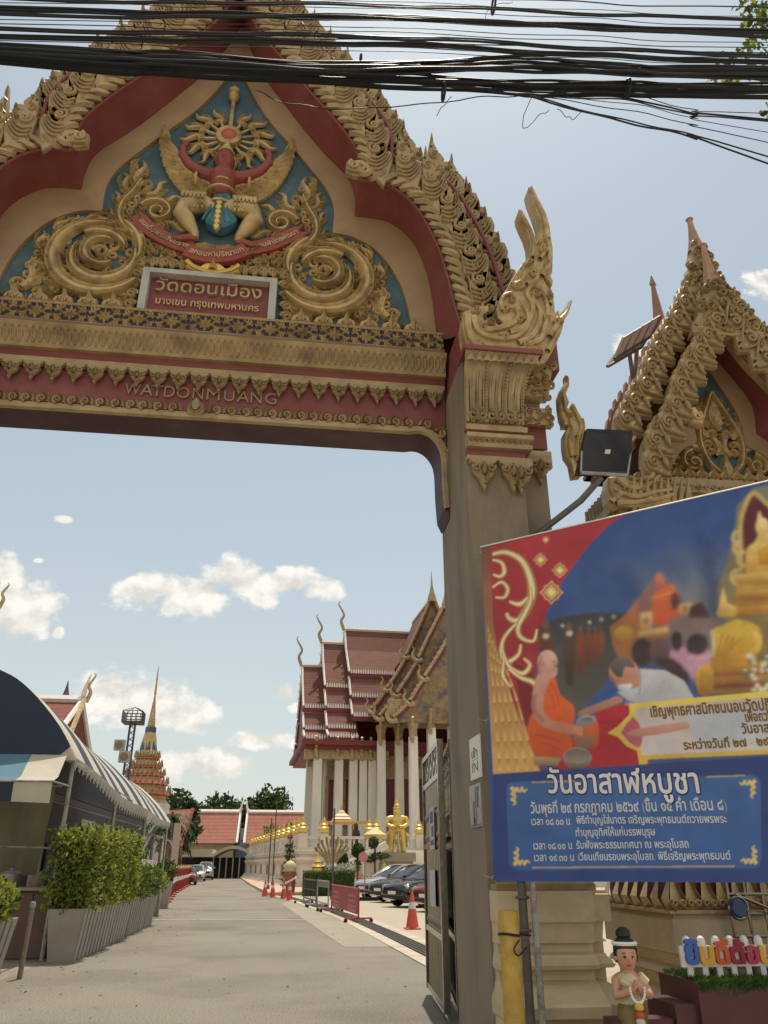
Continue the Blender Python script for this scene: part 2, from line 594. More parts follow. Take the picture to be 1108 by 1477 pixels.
def text_mesh(s, size, res=3, width=None, height=None, bold=0.0, slant=0.0):
 """nonzero-filled lettering as (verts2d, tris, outline edges); scaled to a width if one is given"""
 polys = text_polys(s, size, res)
 if bold:
  np_ = []
  for pl in polys:
   q = []
   for i in range(len(pl)):
    a, b, c = Vector(pl[i - 1]), Vector(pl[i]), Vector(pl[(i + 1) % len(pl)])
    n1, n2 = (b - a).normalized(), (c - b).normalized()
    nn = Vector((n1.y + n2.y, -(n1.x + n2.x)))
    if nn.length > 1e-6:
     nn.normalize()
    q.append(tuple(b - nn * bold * size))
   np_.append(q)
  polys = np_
 xs = [p[0] for pl in polys for p in pl]
 ys = [p[1] for pl in polys for p in pl]
 x0 = min(xs)
 kx = width / (max(xs) - x0) if width else 1.0
 ky = height / (max(ys) - min(ys)) if height else kx
 polys = [[((x - x0) * kx, y * ky) for x, y in pl] for pl in polys]
 vs_, ed = [], []
 for pl in polys:
  n = len(vs_)
  vs_ += [Vector(p) for p in pl]
  ed += [(n + i, n + (i + 1) % len(pl)) for i in range(len(pl))]
 ov, oe, of, _, _, _ = geometry.delaunay_2d_cdt(vs_, ed, [], 0,1e-6)
 tris = []
 boxes = [(min(p[0] for p in pl), max(p[0] for p in pl), pl) for pl in polys]
 for f in of:
  c = sum((ov[i] for i in f), Vector((0,0))) / len(f)
  near = [pl for a, b, pl in boxes if b >= c.x]
  if winding((c.x, c.y), near) != 0:
   tris.append(tuple(f))
 cnt = {}
 for f in tris:
  for i in range(len(f)):
   e = (f[i], f[(i + 1) % len(f)])
   cnt[e] = 1
 rim = [e for e in cnt if (e[1], e[0]) not in cnt]
 w = max(p.x for p in ov) if ov else 0
 return [(p.x + slant * p.y, p.y) for p in ov], tris, rim, w
def put_text(mb, tm, o, ux, uz, depth, nrm):
 """place a text_mesh at origin o with in-plane axes ux, uz, raised by depth along nrm"""
 vs_, tris, rim, _ = tm
 o, ux, uz, nrm = Vector(o), Vector(ux), Vector(uz), Vector(nrm)
 n = len(vs_)
 front = [o + ux * x + uz * y + nrm * depth for x, y in vs_]
 back = [o + ux * x + uz * y for x, y in vs_]
 mb.add(front + back, [tuple(t) for t in tris] + [(a, n + a, n + b, b) for a, b in rim])
# --- ground, road, pavements
def sheet(name, pts, z, m, sub=None):
 mb = MB()
 mb.add([(x, y, z) for x, y in pts], [tuple(range(len(pts)))])
 return tag(mb.build(name, m, None, smooth=False), kind='structure')
def ribbon(name, left, right, z, m):
 mb = MB()
 mb.loft([[(a[0], a[1], z), (b[0], b[1], z)] for a, b in zip(left, right)])
 return tag(mb.build(name, m, None, smooth=False), kind='structure')
asph = mat('worn_asphalt', (0.222, 0.202, 0.163), 0.9, 0, 0.12, 0.35, 0.5, 220, (0.135, 0.118, 0.095), 0.75, 0.3, coords='Object')
conc = mat('warm_concrete', (0.40, 0.345, 0.27), 0.9, 0, 0.10, 0.5, 0.3, 120, (0.27, 0.225, 0.17), 0.5, 0.5)  # warm concrete colour with random darker patches
kerbm = mat('pale_kerb_concrete', (0.47, 0.41, 0.32), 0.9, 0, 0.12, 2, 0.3, 60, (0.3, 0.25, 0.19), 0.5, 1.2)
dirt_m = mat('dusty_earth', (0.32, 0.27, 0.20), 0.95, 0, 0.15, 0.2, 0.3, 30)
# speckle of stones in the asphalt
nt = asph.node_tree
b_ = nt.nodes['Principled BSDF']
src = b_.inputs['Base Color'].links[0].from_socket
vz = nt.nodes.new('ShaderNodeTexNoise')
vz.inputs['Scale'].default_value = 45
vz.inputs['Detail'].default_value = 3
tcn = nt.nodes.new('ShaderNodeTexCoord')
nt.links.new(tcn.outputs['Object'], vz.inputs['Vector'])
mrr = nt.nodes.new('ShaderNodeMapRange')
mrr.inputs[1].default_value, mrr.inputs[2].default_value, mrr.inputs[3].default_value, mrr.inputs[4].default_value = 0.3,0.7,0.58,1.42
nt.links.new(vz.outputs[0], mrr.inputs[0])
mxx = nt.nodes.new('ShaderNodeMixRGB')
mxx.blend_type = 'MULTIPLY'
mxx.inputs[0].default_value = 1
nt.links.new(src, mxx.inputs[1])
nt.links.new(mrr.outputs[0], mxx.inputs[2])
nt.links.new(mxx.outputs[0], b_.inputs['Base Color'])
sheet('ground', [(-1500, -1500), (1500, -1500), (1500, 1500), (-1500, 1500)], -0.012, dirt_m)
sheet('street', [(-200, -14), (200, -14), (200, 6.2), (-200, 6.2)], -0.004, conc)
RL = [(-3.75,6.2), (-3.7,14), (-3.75,25), (-4.05,29), (-4.6,36), (-5.7,48), (-7.3,74), (-8.3,90), (-9.6,108)]
RR = [(2.75,6.2), (2.43,13.7), (2.2,20), (1.85,27), (0.80,38), (-0.3,47), (-1.8,66), (-3.3,90), (-4.3,108)]
def shift(pts, d):
 return [(x + d, y) for x, y in pts]
yk = [p[1] for p in RR]
def at_y(pts, y):
 for a, b in zip(pts, pts[1:]):
  if a[1] <= y <= b[1]:
   t = (y - a[1]) / (b[1] - a[1])
   return a[0] + t * (b[0] - a[0])
 return pts[-1][0]
YS = [6.2,10,13.7,17,20,23.5,27,30,34,38,42,45]
YA = YS + [47,56,66,78,90,108]
ribbon('road', [(at_y(RL, y), y) for y in YA], [(at_y(RR, y) , y) for y in YA], 0.0, asph)
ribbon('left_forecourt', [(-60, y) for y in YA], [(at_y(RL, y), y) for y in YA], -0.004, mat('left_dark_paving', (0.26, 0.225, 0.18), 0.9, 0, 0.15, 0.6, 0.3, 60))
sheet('car_park', [(60, 6.2)] + [(60, 72)] + [(-0.2, 72), (-0.2, 47)] + [(at_y(RR, y) + 0.95, y) for y in reversed(YS)], -0.004, conc)
for nm, a, b, z, m_ in (('road_kerb', 0.0, 0.28, 0.012, kerbm), ('lot_kerb', 0.70, 1.0, 0.010, kerbm), ('drain_bed', 0.28, 0.70, -0.003, mat('dark_drain_bed', (0.05, 0.045, 0.04), 0.9))):  # drain bed is a flat dark strip under the gratings
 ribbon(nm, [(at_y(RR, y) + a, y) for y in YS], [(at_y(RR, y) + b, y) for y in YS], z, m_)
# steel gratings over the drain, one panel per metre
GM = mat('rusty_grating_steel', (0.10, 0.095, 0.085), 0.6, 0.3, 0.2, 6)
g0 = None
y = 9.0
gi = 0
while y < 44.5:
 x0, x1 = at_y(RR, y), at_y(RR, y + 1.0)
 if g0 is None:
  mb = MB()
  for k in range(5):
   xx = -0.19 + k * 0.085
   mb.box(xx, xx + 0.035,0.0,0.98,0.0,0.03)
  for k in range(9):
   mb.box(-0.19,0.19,0.02 + 0.115 * k, 0.035 + 0.115 * k, 0.004,0.024)
  g0 = mb.build('drain_grating', GM, None, smooth=False)
  tag(g0, 'dark steel grating panel laid over the roadside drain', 'drain grating', 'gratings along the roadside drain')
  o = g0
 else:
  o = g0.copy()
  COL.objects.link(o)
 o.location = (x0 + 0.49, y, 0.003)
 o.rotation_euler = (0,0, -math.atan2(x1 - x0,1.0))
 y += 1.0
# concrete repair on the road and a transverse joint
sheet('road_patch', [tuple(PZ(px, py)[:2]) for px, py in [(432, 1297), (470, 1310), (530, 1335), (588, 1366), (497, 1366), (470, 1348), (440, 1327), (405, 1303)]], 0.004, mat('pale_road_repair', (0.30, 0.265, 0.215), 0.92, 0, 0.1, 0.8, 0.4, 160))
sheet('road_joint', [tuple(PZ(px, py)[:2]) for px, py in [(212, 1326.5), (440, 1326), (440, 1327.4), (212, 1328)]], 0.005, mat('pale_joint_line', (0.29, 0.262, 0.215), 0.9, 0, 0.2, 1.5))
# raised pink walkway beside the temple wall
wk = mat('pink_paving', (0.50, 0.35, 0.26), 0.85, 0, 0.1, 2, 0.2, 40)
mb = MB()
wl_ = [(-0.35,46), (-1.8,66), (-3.3,90), (-4.0,104)]
wr_ = [(3.2,46), (2.2,66), (0.2,90), (-0.8,104)]
for i in range(3):
 mb.add([(wl_[i][0], wl_[i][1], 0.14), (wr_[i][0], wr_[i][1], 0.14), (wr_[i + 1][0], wr_[i + 1][1], 0.14), (wl_[i + 1][0], wl_[i + 1][1], 0.14), (wl_[i][0], wl_[i][1], -0.02), (wr_[i][0], wr_[i][1], -0.02), (wl_[i + 1][0], wl_[i + 1][1], -0.02)], [(0,1,2,3), (4,5,1,0), (6,4,0,3)])
tag(mb.build('walkway', wk, None, smooth=False), kind='structure')
# --- main temple gate
AX = -1.22
gate = thing('temple_gate', 'huge red and gold temple gateway with a winged figure in its blue gable', 'gate', (AX, 7.8, 0))
def G(pts, Y):
 return [(P(px, py, Y).x, P(px, py, Y).z) for px, py in pts]
def sym(half):
 return [(2 * AX - x, z) for x, z in reversed(half)] + list(half)
def zat(px, py, Y):
 return P(px, py, Y).z
XR = 1.80
# --- beam with rounded corner brackets
opening = G([(604,640), (612,642), (622,648), (630,658), (635,672), (637,700), (640,725)], 8.0)
zb = P(290,607,8.0).z
opening = [(x, z) for x, z in G([(590,624), (606,626), (620,632), (631,645), (636,662), (638,700), (641,735)], 8.0)]
opening[0] = (opening[0][0], zb)
ztop = zat(294,476,8.0)
half_in = crv(opening, 4)
half_in = [(p.x, p.y) for p in half_in]
tip = (XR - 0.01, half_in[-1][1] - 0.12)
right = half_in + [tip]
out = [(2 * AX - x, z) for x, z in reversed(right)] + right
beam_poly = out + [(XR - 0.01, ztop), (2 * AX - XR + 0.01, ztop)]
mb = MB()
n = len(beam_poly)
mb.add([(x, 8.0, z) for x, z in beam_poly] + [(x, 8.45, z) for x, z in beam_poly], [tuple(range(n)), tuple(reversed(range(n, 2 * n)))])
for i in range(n):
 j = (i + 1) % n
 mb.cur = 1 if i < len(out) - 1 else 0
 mb.add([(beam_poly[i][0], 8.0, beam_poly[i][1]), (beam_poly[j][0], 8.0, beam_poly[j][1]), (beam_poly[j][0], 8.45, beam_poly[j][1]), (beam_poly[i][0], 8.45, beam_poly[i][1])], [(0,1,2,3)])
mb.build('beam', ['red', 'purple'], gate, smooth=False)
# gold edging following the opening, with a row of running scrolls above it
edge = [(2 * AX - x, z) for x, z in reversed(half_in)] + half_in
mb = MB()
off_pts = []
E_ = resample([Vector(p) for p in edge], 220)
for i, p in enumerate(E_):
 t = (E_[min(i + 1,219)] - E_[max(i - 1,0)]).normalized()
 off_pts.append((p + Vector((-t.y, t.x)) * 0.055, t))
mb.band([p for p, t in off_pts], 0.11,0.055,8.0, [(-1,-0.02), (-1,0.7), (-0.8,1), (0.0,1), (0.15,0.55), (0.7,0.55), (0.8,0.3), (1,0)])
mb.build('edge_moulding', 'gold_dull', gate)
mb = MB()
L_ = [0]
for i in range(1,220):
 L_.append(L_[-1] + (E_[i] - E_[i - 1]).length)
step = 0.165
ns_ = int(L_[-1] / step)
for k in range(ns_):
 s = (k + 0.5) * L_[-1] / ns_
 i = max(0, min(218, next(j for j in range(220) if L_[j] >= s) - 1))
 p, t = off_pts[i]
 nn = Vector((-t.y, t.x))
 if abs(p.x - AX) < 0.16:
  continue
 fl = 1 if p.x > AX else -1
 c = p + nn * 0.095
 a0 = math.atan2(-nn.y, -nn.x)
 mb.band(spiral(c.x, c.y, 0.062,0.012, a0, fl * 1.35,14), lambda u: 0.042 * (1 - 0.5 * u), 0.04,7.985, P_ROUND)
 b = p + nn * 0.05 - t * fl * 0.07
 q = [b, b + nn * 0.05 + t * fl * -0.005, b + nn * 0.10 + t * fl * 0.02, b + nn * 0.125 + t * fl * 0.07]
 mb.band(crv([tuple(v) for v in q], 3), lambda u: 0.05 * max(1 - u, 0.05) ** 0.7,0.035,7.99, P_RIDGE)
mb.build('running_scroll_border', 'gold_dull', gate)
mb = MB()
zc = zb + 0.03
bud = [(AX + x * .85, zc + z * .85) for x, z in [(0,0.30), (-0.03,0.24), (-0.09,0.19), (-0.12,0.11), (-0.10,0.02), (0,0.0), (0.10,0.02), (0.12,0.11), (0.09,0.19), (0.03,0.24)]]
mb.plate(bud, 7.92,8.0,0.02)
mb.band([(AX, zc + 0.05), (AX, zc + 0.12), (AX, zc + 0.2)], lambda t: 0.13 * math.sin(PI * (0.1 + 0.8 * t)), 0.05,7.92, P_ROUND)
mb.band([(AX + x * 0.8, zc + 0.11 + z * 0.8) for x, z in [(0,0.12), (-0.06,0.06), (-0.085,-0.02), (-0.05,-0.09), (0.05,-0.09), (0.085,-0.02), (0.06,0.06), (0,0.12)]], 0.025,0.03,7.92, P_ROUND)
mb.build('bud_ornament', 'gold_dull', gate)
# --- mouldings stepped above the red face, bottom to top
XL, XRr = 2 * AX - XR + 0.02, XR - 0.02
lev = {k: zat(294, py, Y) for k, (py, Y) in dict(pend=(537,7.93), g1=(533,7.93), r1=(525,7.88), m0=(524,7.82), m1=(502,7.78), p1=(493,7.80), f0=(491,7.86), f1=(477,7.86), l1=(474,7.84)).items()}
def strip(mb, prof, x0=XL, x1=XRr):
 mb.add([(x0, y, z) for y, z in prof] + [(x1, y, z) for y, z in prof], [(i, i + 1, len(prof) + i + 1, len(prof) + i) for i in range(len(prof) - 1)] + [tuple(range(len(prof))), tuple(reversed(range(len(prof), 2 * len(prof))))])
z0 = lev['pend']
mb = MB()
strip(mb, [(8.02, z0 - 0.03), (7.95, z0 - 0.03), (7.92, z0 - 0.01), (7.92, z0 + 0.05), (8.02, z0 + 0.05)])
mb.build('pendant_rail', 'gold_dull', gate, ang=25)
mb = MB()
strip(mb, [(8.02, z0 + 0.05), (7.94, z0 + 0.05), (7.9, z0 + 0.13), (8.02, z0 + 0.13)])
mb.build('red_fillet', 'red', gate, ang=25)
zm0, zm1 = z0 + 0.13, z0 + 0.40
mb = MB()
strip(mb, [(8.02, zm0), (7.84, zm0), (7.82, zm0 + 0.03), (7.83, zm0 + 0.05), (7.79, zm0 + 0.17), (7.73, zm1 - 0.03), (7.71, zm1), (8.02, zm1)])
nrep = 76
for k in range(nrep):
 x = XL + (k + 0.5) * (XRr - XL) / nrep
 for d in (-1,1):
  mb.tube([(x, 7.815, zm0 + 0.055), (x + d * 0.026,7.80, zm0 + 0.12), (x + d * 0.022,7.765, zm0 + 0.2), (x, 7.735, zm1 - 0.045)], 0.010,4, False)
mb.build('lotus_moulding', 'gold_dull', gate, ang=25)
mb = MB()
zp1 = zm1 + 0.13
strip(mb, [(8.02, zm1), (7.76, zm1), (7.80, zm1 + 0.07), (7.84, zp1), (8.02, zp1)])
mb.build('plain_cornice', mat('faded_brown_paint', (0.21, 0.115, 0.085), 0.7, 0, 0.12, 4, 0.1, 30), gate, ang=25)
zf0, zf1 = zp1, zp1 + 0.27
mb = MB()
mb.box(XL, XRr, 7.87,8.02, zf0, zf1)
mb.build('frieze_ground', mat('dark_blue_paint', (0.03, 0.035, 0.06), 0.6), gate, smooth=False)
mb = MB()
per = 0.40
nd = int((XRr - XL) / per)
per = (XRr - XL) / nd
hz = (zf1 - zf0) / 2
for k in range(nd):
 cx, cz = XL + (k + 0.5) * per, (zf0 + zf1) / 2
 for kk in range(8):
  a = kk * PI / 4
  rr = 0.10 if kk % 2 == 0 else 0.075
  mb.band([(cx, cz), (cx + rr * 0.6 * math.cos(a), cz + rr * 0.6 * math.sin(a)), (cx + rr * 1.1 * math.cos(a), cz + rr * 1.1 * math.sin(a))], lambda t: 0.06 * (0.6 + t) * max(1 - t, 0.05) ** 0.6,0.035,7.868, P_RIDGE)
 mb.band(spiral(cx, cz, 0.022,0.01,0,1,10), 0.03,0.06,7.868, P_ROUND)
 for sx in (-1,1):
  ex = cx + sx * per / 2
  for sz in (-1,1):
   flame(mb, cx + sx * 0.10, cz + sz * 0.015, math.atan2(sz * 0.5, sx), 0.105, sx * sz, 7.868,0.03,1, False)
   mb.band([(ex - sx * 0.012, cz + sz * 0.03), (ex - sx * 0.06, cz + sz * 0.065), (cx + sx * 0.07, cz + sz * (hz - 0.025))], 0.03,0.03,7.868, P_RIDGE)
   mb.band(spiral(ex - sx * 0.05, cz + sz * (hz - 0.045), 0.034,0.01, PI / 2 * sz, sx * sz * 1.1,9), 0.022,0.028,7.868, P_ROUND)
mb.build('frieze_carving', 'gold', gate)
mb = MB()
for z in (zf0, zf1):
 strip(mb, [(8.02, z - 0.018), (7.85, z - 0.018), (7.835, z), (7.85, z + 0.018), (8.02, z + 0.018)])
mb.build('frieze_rail', 'gold_dull', gate, ang=25)
ZT = zf1 + 0.018
# pendant leaves hanging from the rail
mb = MB()
pl = [(-0.155,0.02), (-0.15,-0.05), (-0.10,-0.075), (-0.125,-0.13), (-0.10,-0.19), (-0.05,-0.24), (0.0,-0.38), (0.03,-0.27), (0.10,-0.20), (0.13,-0.13), (0.10,-0.075), (0.15,-0.05), (0.155,0.02)]
mb.plate([(x, z) for x, z in pl], -0.05,0.0,0.015)
for s in (-1,1):
 mb.band(spiral(s * 0.075,-0.115,0.05,0.012, PI / 2 - s * 1.2, -s * 1.2,12), 0.03,0.03,-0.05, P_ROUND)
 mb.band([(0,-0.06), (s * 0.05,-0.13), (s * 0.035,-0.2), (0.0,-0.3)], 0.035,0.03,-0.05, P_RIDGE)
mb.band([(0,-0.08), (0,-0.14), (0,-0.2)], lambda t: 0.09 * math.sin(PI * (0.15 + 0.7 * t)), 0.05,-0.05, P_RIDGE)
leaf0 = mb.build('pendant_leaf', 'gold_dull', gate, local=True)
npend = 25
for k in range(npend):
 x = AX + (k - (npend - 1) / 2) * (XRr - XL - 0.25) / (npend - 1)
 o = leaf0 if k == 0 else copy_part(leaf0, gate)
 o.location = (x - AX, 7.965 - 7.8, z0 - 0.02)
 o.scale = (0.72,1,0.68)
# raised roman lettering on the beam
tm = text_mesh('WATDONMUANG', 0.3)
a, b = P(180,567,8.0), P(398,580,8.0)
mb = MB()
xx = a.x
letters = 'WATDONMUANG'
h_ = P(290,559,8).z - P(290,574.5,8).z
starts = [180,202,218,236,254,277,297,322,341,361,382]
widths = [22,18,16,15,18,15,19,15,18,16,17]
kx = (b.x - a.x) / (398 - 180)
for ch, s, w_ in zip(letters, starts, widths):
 tm = text_mesh(ch, 0.3,3, width=w_ * kx, height=h_, bold=0.004)
 put_text(mb, tm, (a.x + (s - 180) * kx, 8.0, zat(290,577.5,8.0)), (1,0,0), (0,0,1), 0.03, (0,-1,0))
mb.build('roman_lettering', mat('aged_bronze_paint', (0.28, 0.20, 0.12), 0.5, 0.2), gate, smooth=False)
# --- gable: blue field, ochre frame, red soffit, barge boards
T_in = G([(338,62), (345,92), (356,118), (370,144), (390,174), (420,208), (453,247), (473,274), (482,300), (480,331)], 8.0)
T_in2 = G([(481,334), (510,340), (544,360), (570,393), (585,427), (597,484)], 8.0)
T_out = G([(342,20), (360,70), (375,100), (390,127), (413,157), (440,192), (470,227), (495,252), (507,270), (512,294), (511,313)], 8.0)
T_out2 = G([(513,315), (557,322), (590,346), (609,380), (621,423), (629,484)], 8.0)
def c2(a, b, n=4):
 return [(p.x, p.y) for p in crv(a, n)] + [(p.x, p.y) for p in crv(b, n)]
tin = c2(T_in, T_in2)
tout = c2(T_out, T_out2)
tin[0] = (AX, tin[0][1])
tout[0] = (AX, tout[0][1])
for L2 in (tin, tout):
 L2[-1] = (L2[-1][0], ZT - 0.02)
mb = MB()
poly = sym(tin)
mb.add([(x, 8.08, z) for x, z in poly], [tuple(range(len(poly)))])
mb.build('gable_field', 'blue', gate, smooth=False)
mb = MB()
a_, b_ = resample([Vector(p) for p in tin[:37]], 40) + resample([Vector(p) for p in tin[37:]], 24), resample([Vector(p) for p in tout[:41]], 40) + resample([Vector(p) for p in tout[41:]], 24)
rows = [[], [], [], [], []]
for p, q in zip(a_, b_):
 m1 = p.lerp(q, 0.12)
 m2 = p.lerp(q, 0.2)
 rows[0].append((p.x, 8.08, p.y))
 rows[1].append((p.x, 8.02, p.y))
 rows[2].append((m1.x, 8.0, m1.y))
 rows[3].append((m2.x, 7.985, m2.y))
 rows[4].append((q.x, 7.97, q.y))
mb.loft(rows)
mb.mirror_x(AX)
mb.build('gable_frame', 'tan', gate, ang=30)
Yb = 7.42
B_in = G([(345,-20), (372,42), (408,86), (448,134), (480,170), (504,200), (515,220), (519,240), (517,259)], Yb)
B_in2 = G([(519,261), (547,265), (577,278), (604,305), (624,341), (640,380), (655,440), (668,480)], Yb)
bin_ = c2(B_in, B_in2)
bin_[0] = (AX, bin_[0][1])
mb = MB()
c_ = resample([Vector(p) for p in bin_[:33]], 40) + resample([Vector(p) for p in bin_[33:]], 24)
mb.loft([[(q.x, 7.985, q.y) for q in b_], [(q.x * 0.4 + r_.x * 0.6,7.72, q.y * 0.4 + r_.y * 0.6 + 0.02) for q, r_ in zip(b_, c_)], [(r_.x, Yb, r_.y) for r_ in c_]])
mb.mirror_x(AX)
mb.build('gable_soffit', 'red', gate, ang=50)
def offs(pts, d):
 out_ = []
 for i, p in enumerate(pts):
  t = (pts[min(i + 1, len(pts) - 1)] - pts[max(i - 1,0)]).normalized()
  out_.append(p + Vector((-t.y, t.x)) * -d)
 return out_
# backing boards of the two tiers
def up(pts, d):
 o_ = []
 for i, p in enumerate(pts):
  f = min(1, max(0, (i / (len(pts) - 1) - .5) / .5))
  f = f * f * (3 - 2 * f)
  o_.append(p + Vector((0.62 + .36 * f, 0.78 - .56 * f)) * d)
 o_[0] = Vector((AX, o_[0].y))
 return o_
c_[0] = Vector((AX, c_[0].y))
c1, c2_, c3 = up(c_, 0.23), up(c_, 0.56), up(c_, 0.86)
mb = MB()
mb.loft([[(p.x, Yb, p.y) for p in c_], [(p.x, Yb - 0.02, p.y) for p in c1], [(p.x, Yb, p.y) for p in c2_]])
mb.loft([[(p.x, Yb + 0.05, p.y) for p in c1], [(p.x, Yb + 0.17, p.y) for p in c3]])
mb.loft([[(p.x, Yb, p.y) for p in c2_], [(p.x, Yb + 0.3, p.y) for p in c2_]])
mb.mirror_x(AX)
mb.build('barge_board', 'gold_dull', gate, ang=50)
mb = MB()
for cc, yy in ((up(c_, 0.245), Yb - 0.02), (up(c_, 0.66), Yb - 0.05)):
 mb.band(cc, 0.05,0.035, yy, P_ROUND)
mb.band(up(c_, 0.005), 0.045,0.03, Yb, P_ROUND)
mb.mirror_x(AX)
mb.build('red_barge_rib', 'red', gate)
# braid: two interlaced strands following the inner edge
mb = MB()
cb = resample(up(c_, 0.115), 400)
Lb = sum((cb[i + 1] - cb[i]).length for i in range(399))
wl = 0.30
for ph in (0, PI):
 pts, ys = [], []
 s = 0
 for i, p in enumerate(cb):
  if i:
   s += (p - cb[i - 1]).length
  t = (cb[min(i + 1,399)] - cb[max(i - 1,0)]).normalized()
  nn = Vector((-t.y, t.x))
  a = 2 * PI * s / wl + ph
  q = p + nn * 0.062 * math.sin(a)
  pts.append((q.x, Yb - 0.055 - 0.035 * math.cos(a * 1.0), q.y))
 mb.tube(pts, 0.047,5, True)
copy_part(mb.build('braided_moulding', 'gold_dull', gate), gate, scale=(-1, 1, 1))
# gilt corner bracket where the barge steps
mb = MB()
kn = P(513,248, Yb)
kp = [(kn.x - 0.13, kn.z + 0.12), (kn.x + 0.10, kn.z + 0.18), (kn.x + 0.16, kn.z + 0.02), (kn.x + 0.10, kn.z - 0.12), (kn.x - 0.04, kn.z - 0.12), (kn.x - 0.14, kn.z - 0.08)]
mb.plate(kp, Yb - 0.09, Yb + 0.02,0.05)
mb.band(spiral(kn.x - 0.03, kn.z + 0.02,0.08,0.02,2,1.4,18), 0.05,0.04, Yb - 0.09, P_ROUND)
mb.band(crv([(kn.x - 0.12, kn.z - 0.06), (kn.x - 0.03, kn.z - 0.09), (kn.x + 0.08, kn.z - 0.07), (kn.x + 0.12, kn.z + 0.05)], 4), 0.05,0.04, Yb - 0.08, P_ROUND)
copy_part(mb.build('corner_bracket', 'gold', gate), gate, scale=(-1, 1, 1))
def tooth_mesh(mb):
 K = lambda pts: [(x * 0.88, z * 1.1) for x, z in pts]
 o_ = K([(0.0,1.12), (0.05,0.95), (0.10,0.87), (0.09,0.82), (0.17,0.78), (0.23,0.70), (0.21,0.64), (0.29,0.66), (0.35,0.57), (0.33,0.50), (0.42,0.50), (0.47,0.38), (0.46,0.24), (0.43,0.10), (0.40,-0.06), (0.34,-0.22), (0.0,0.10), (-0.02,0.35), (-0.045,0.52), (-0.02,0.56), (-0.045,0.76)])
 mb.plate(o_, -0.06,0.0,0.016)
 y = -0.06
 mb.band(spiral(0.06,0.78,0.08,0.015,1.0,1.5,16), 0.04,0.045, y, P_ROUND)
 mb.band(spiral(0.12,0.53,0.12,0.02,2.2,1.7,20), 0.052,0.05, y, P_ROUND)
 for i in range(4):
  d = 0.085 * i
  mb.band(crv(K([(0.01 + d * 0.2,0.33 - d * 1.0), (0.1 + d * 0.4,0.29 - d * 0.85), (0.2 + d * 0.3,0.31 - d * 0.75), (0.29 + d * 0.25,0.39 - d * 0.7), (0.33 + d * 0.4,0.5 - d * 0.55)]), 3), lambda t: 0.052 * (1 - 0.4 * t), 0.042, y, P_ROUND)
 mb.band(crv(K([(0.24,0.5), (0.32,0.52), (0.30,0.62)]), 3), 0.034,0.05, y, P_RIDGE)
 mb.band(crv(K([(0.0,0.86), (0.025,0.95), (0.0,1.1)]), 3), lambda t: 0.05 * (1 - t) + 0.004,0.04, y, P_RIDGE)
mb = MB()
tooth_mesh(mb)
t0 = mb.build('flame_finial', 'gold_dull', gate, local=True)
def teeth(curve, spacing, size, Y, lean=0.0, s0=0.3):
 cc = resample(curve, 300)
 s, nxt = 0.0, s0
 for i in range(1,300):
  s += (cc[i] - cc[i - 1]).length
  if s >= nxt:
   nxt += spacing
   yield cc[i], size, Y
first = True
for curve, sp_, sz_, Y in ((up(c_, 0.38), 0.45,0.84, Yb - 0.035), (up(c_, 0.76), 0.46,1.0, Yb + 0.16)):
 for p, s_, y_ in teeth(curve, sp_, sz_, Y, s0=0.35):
  for side in (1,-1):
   o = t0 if first else copy_part(t0, gate)
   first = False
   o.scale = (side * s_, 1.0, s_)
   o.location = (side * (p.x - AX - 0.20 * s_), y_ - 7.8, p.y - 0.30 * s_)
   o.rotation_euler = (0, side * 0.06,0)
# roof behind the gable and its plain rear face
rp = sym([(p.x, p.y) for p in up(c_, 0.55)])
mb = MB()
mb.add([(x, Yb + 0.26, z) for x, z in rp] + [(x, 8.5, z) for x, z in rp], [(i, i + 1, len(rp) + i + 1, len(rp) + i) for i in range(len(rp) - 1)] + [tuple(range(len(rp), 2 * len(rp)))])
mb.build('roof', mat('weathered_red_plaster', (0.23, 0.09, 0.07), 0.8, 0, 0.2, 3), gate, smooth=False)
# --- carving on the gable
y0 = 8.075
mb = MB()
def Gp(px, py, Y=8.0):
 q = P(px, py, Y)
 return q.x, q.z
cR = Gp(468,395)
# right half, mirrored afterwards
for fp, fs, sd in (([(418,352), (445,342), (480,340), (520,352), (545,385), (562,430), (572,480), (520,482), (417,472)], 0.19,11), ([(404,372), (440,350), (458,322), (446,285), (437,262), (428,285), (420,312), (395,308), (385,322), (400,345), (385,362)], 0.17,12), ([(338,382), (362,368), (404,372), (412,392)], 0.15,13)):
 fill_scrolls(mb, [Gp(*p) for p in fp], fs, y0, sd, 0.045)
for (ra, a0, sp_, w_, dx, dz, nl) in ((0.64,-2.5,4.3,0.17,0.0,0.0,11), (0.44,-3.4,3.9,0.16,-0.03,-0.02,8), (0.40,0.9,1.9,0.13,-0.03,0.0,4), (0.24,-2.2,4.6,0.12,-0.04,0.06,5), (0.62,2.0,1.3,0.13,0.0,0.0,4)):
 cx_, cz_ = cR[0] + 0.02 + dx, cR[1] + 0.02 + dz
 arc_ = [(cx_ + ra * (1 - 0.22 * t) * math.cos(a0 + sp_ * t), cz_ + ra * (1 - 0.22 * t) * math.sin(a0 + sp_ * t)) for t in np.linspace(0,1,30)]
 mb.band(arc_, lambda t, w_=w_: w_ * (0.25 + 1.1 * math.sin(PI * min(1,0.08 + 0.95 * t)) ** 0.7) * (1 if t < .93 else .5), 0.09, y0 - 0.02, P_TRIPLE)
 for i in range(nl):
  t = 0.04 + 0.9 * i / nl
  a = a0 + sp_ * t
  q = (cx_ + (ra * (1 - 0.22 * t) + w_ * .35) * math.cos(a), cz_ + (ra * (1 - 0.22 * t) + w_ * .35) * math.sin(a))
  flame(mb, q[0], q[1], a + PI / 2 - 0.55,0.20,-1, y0 - 0.02,0.07,1, False)
mb.band(spiral(cR[0], cR[1] + .06,0.11,0.03,0,1.3,16), 0.07,0.09, y0, P_ROUND)
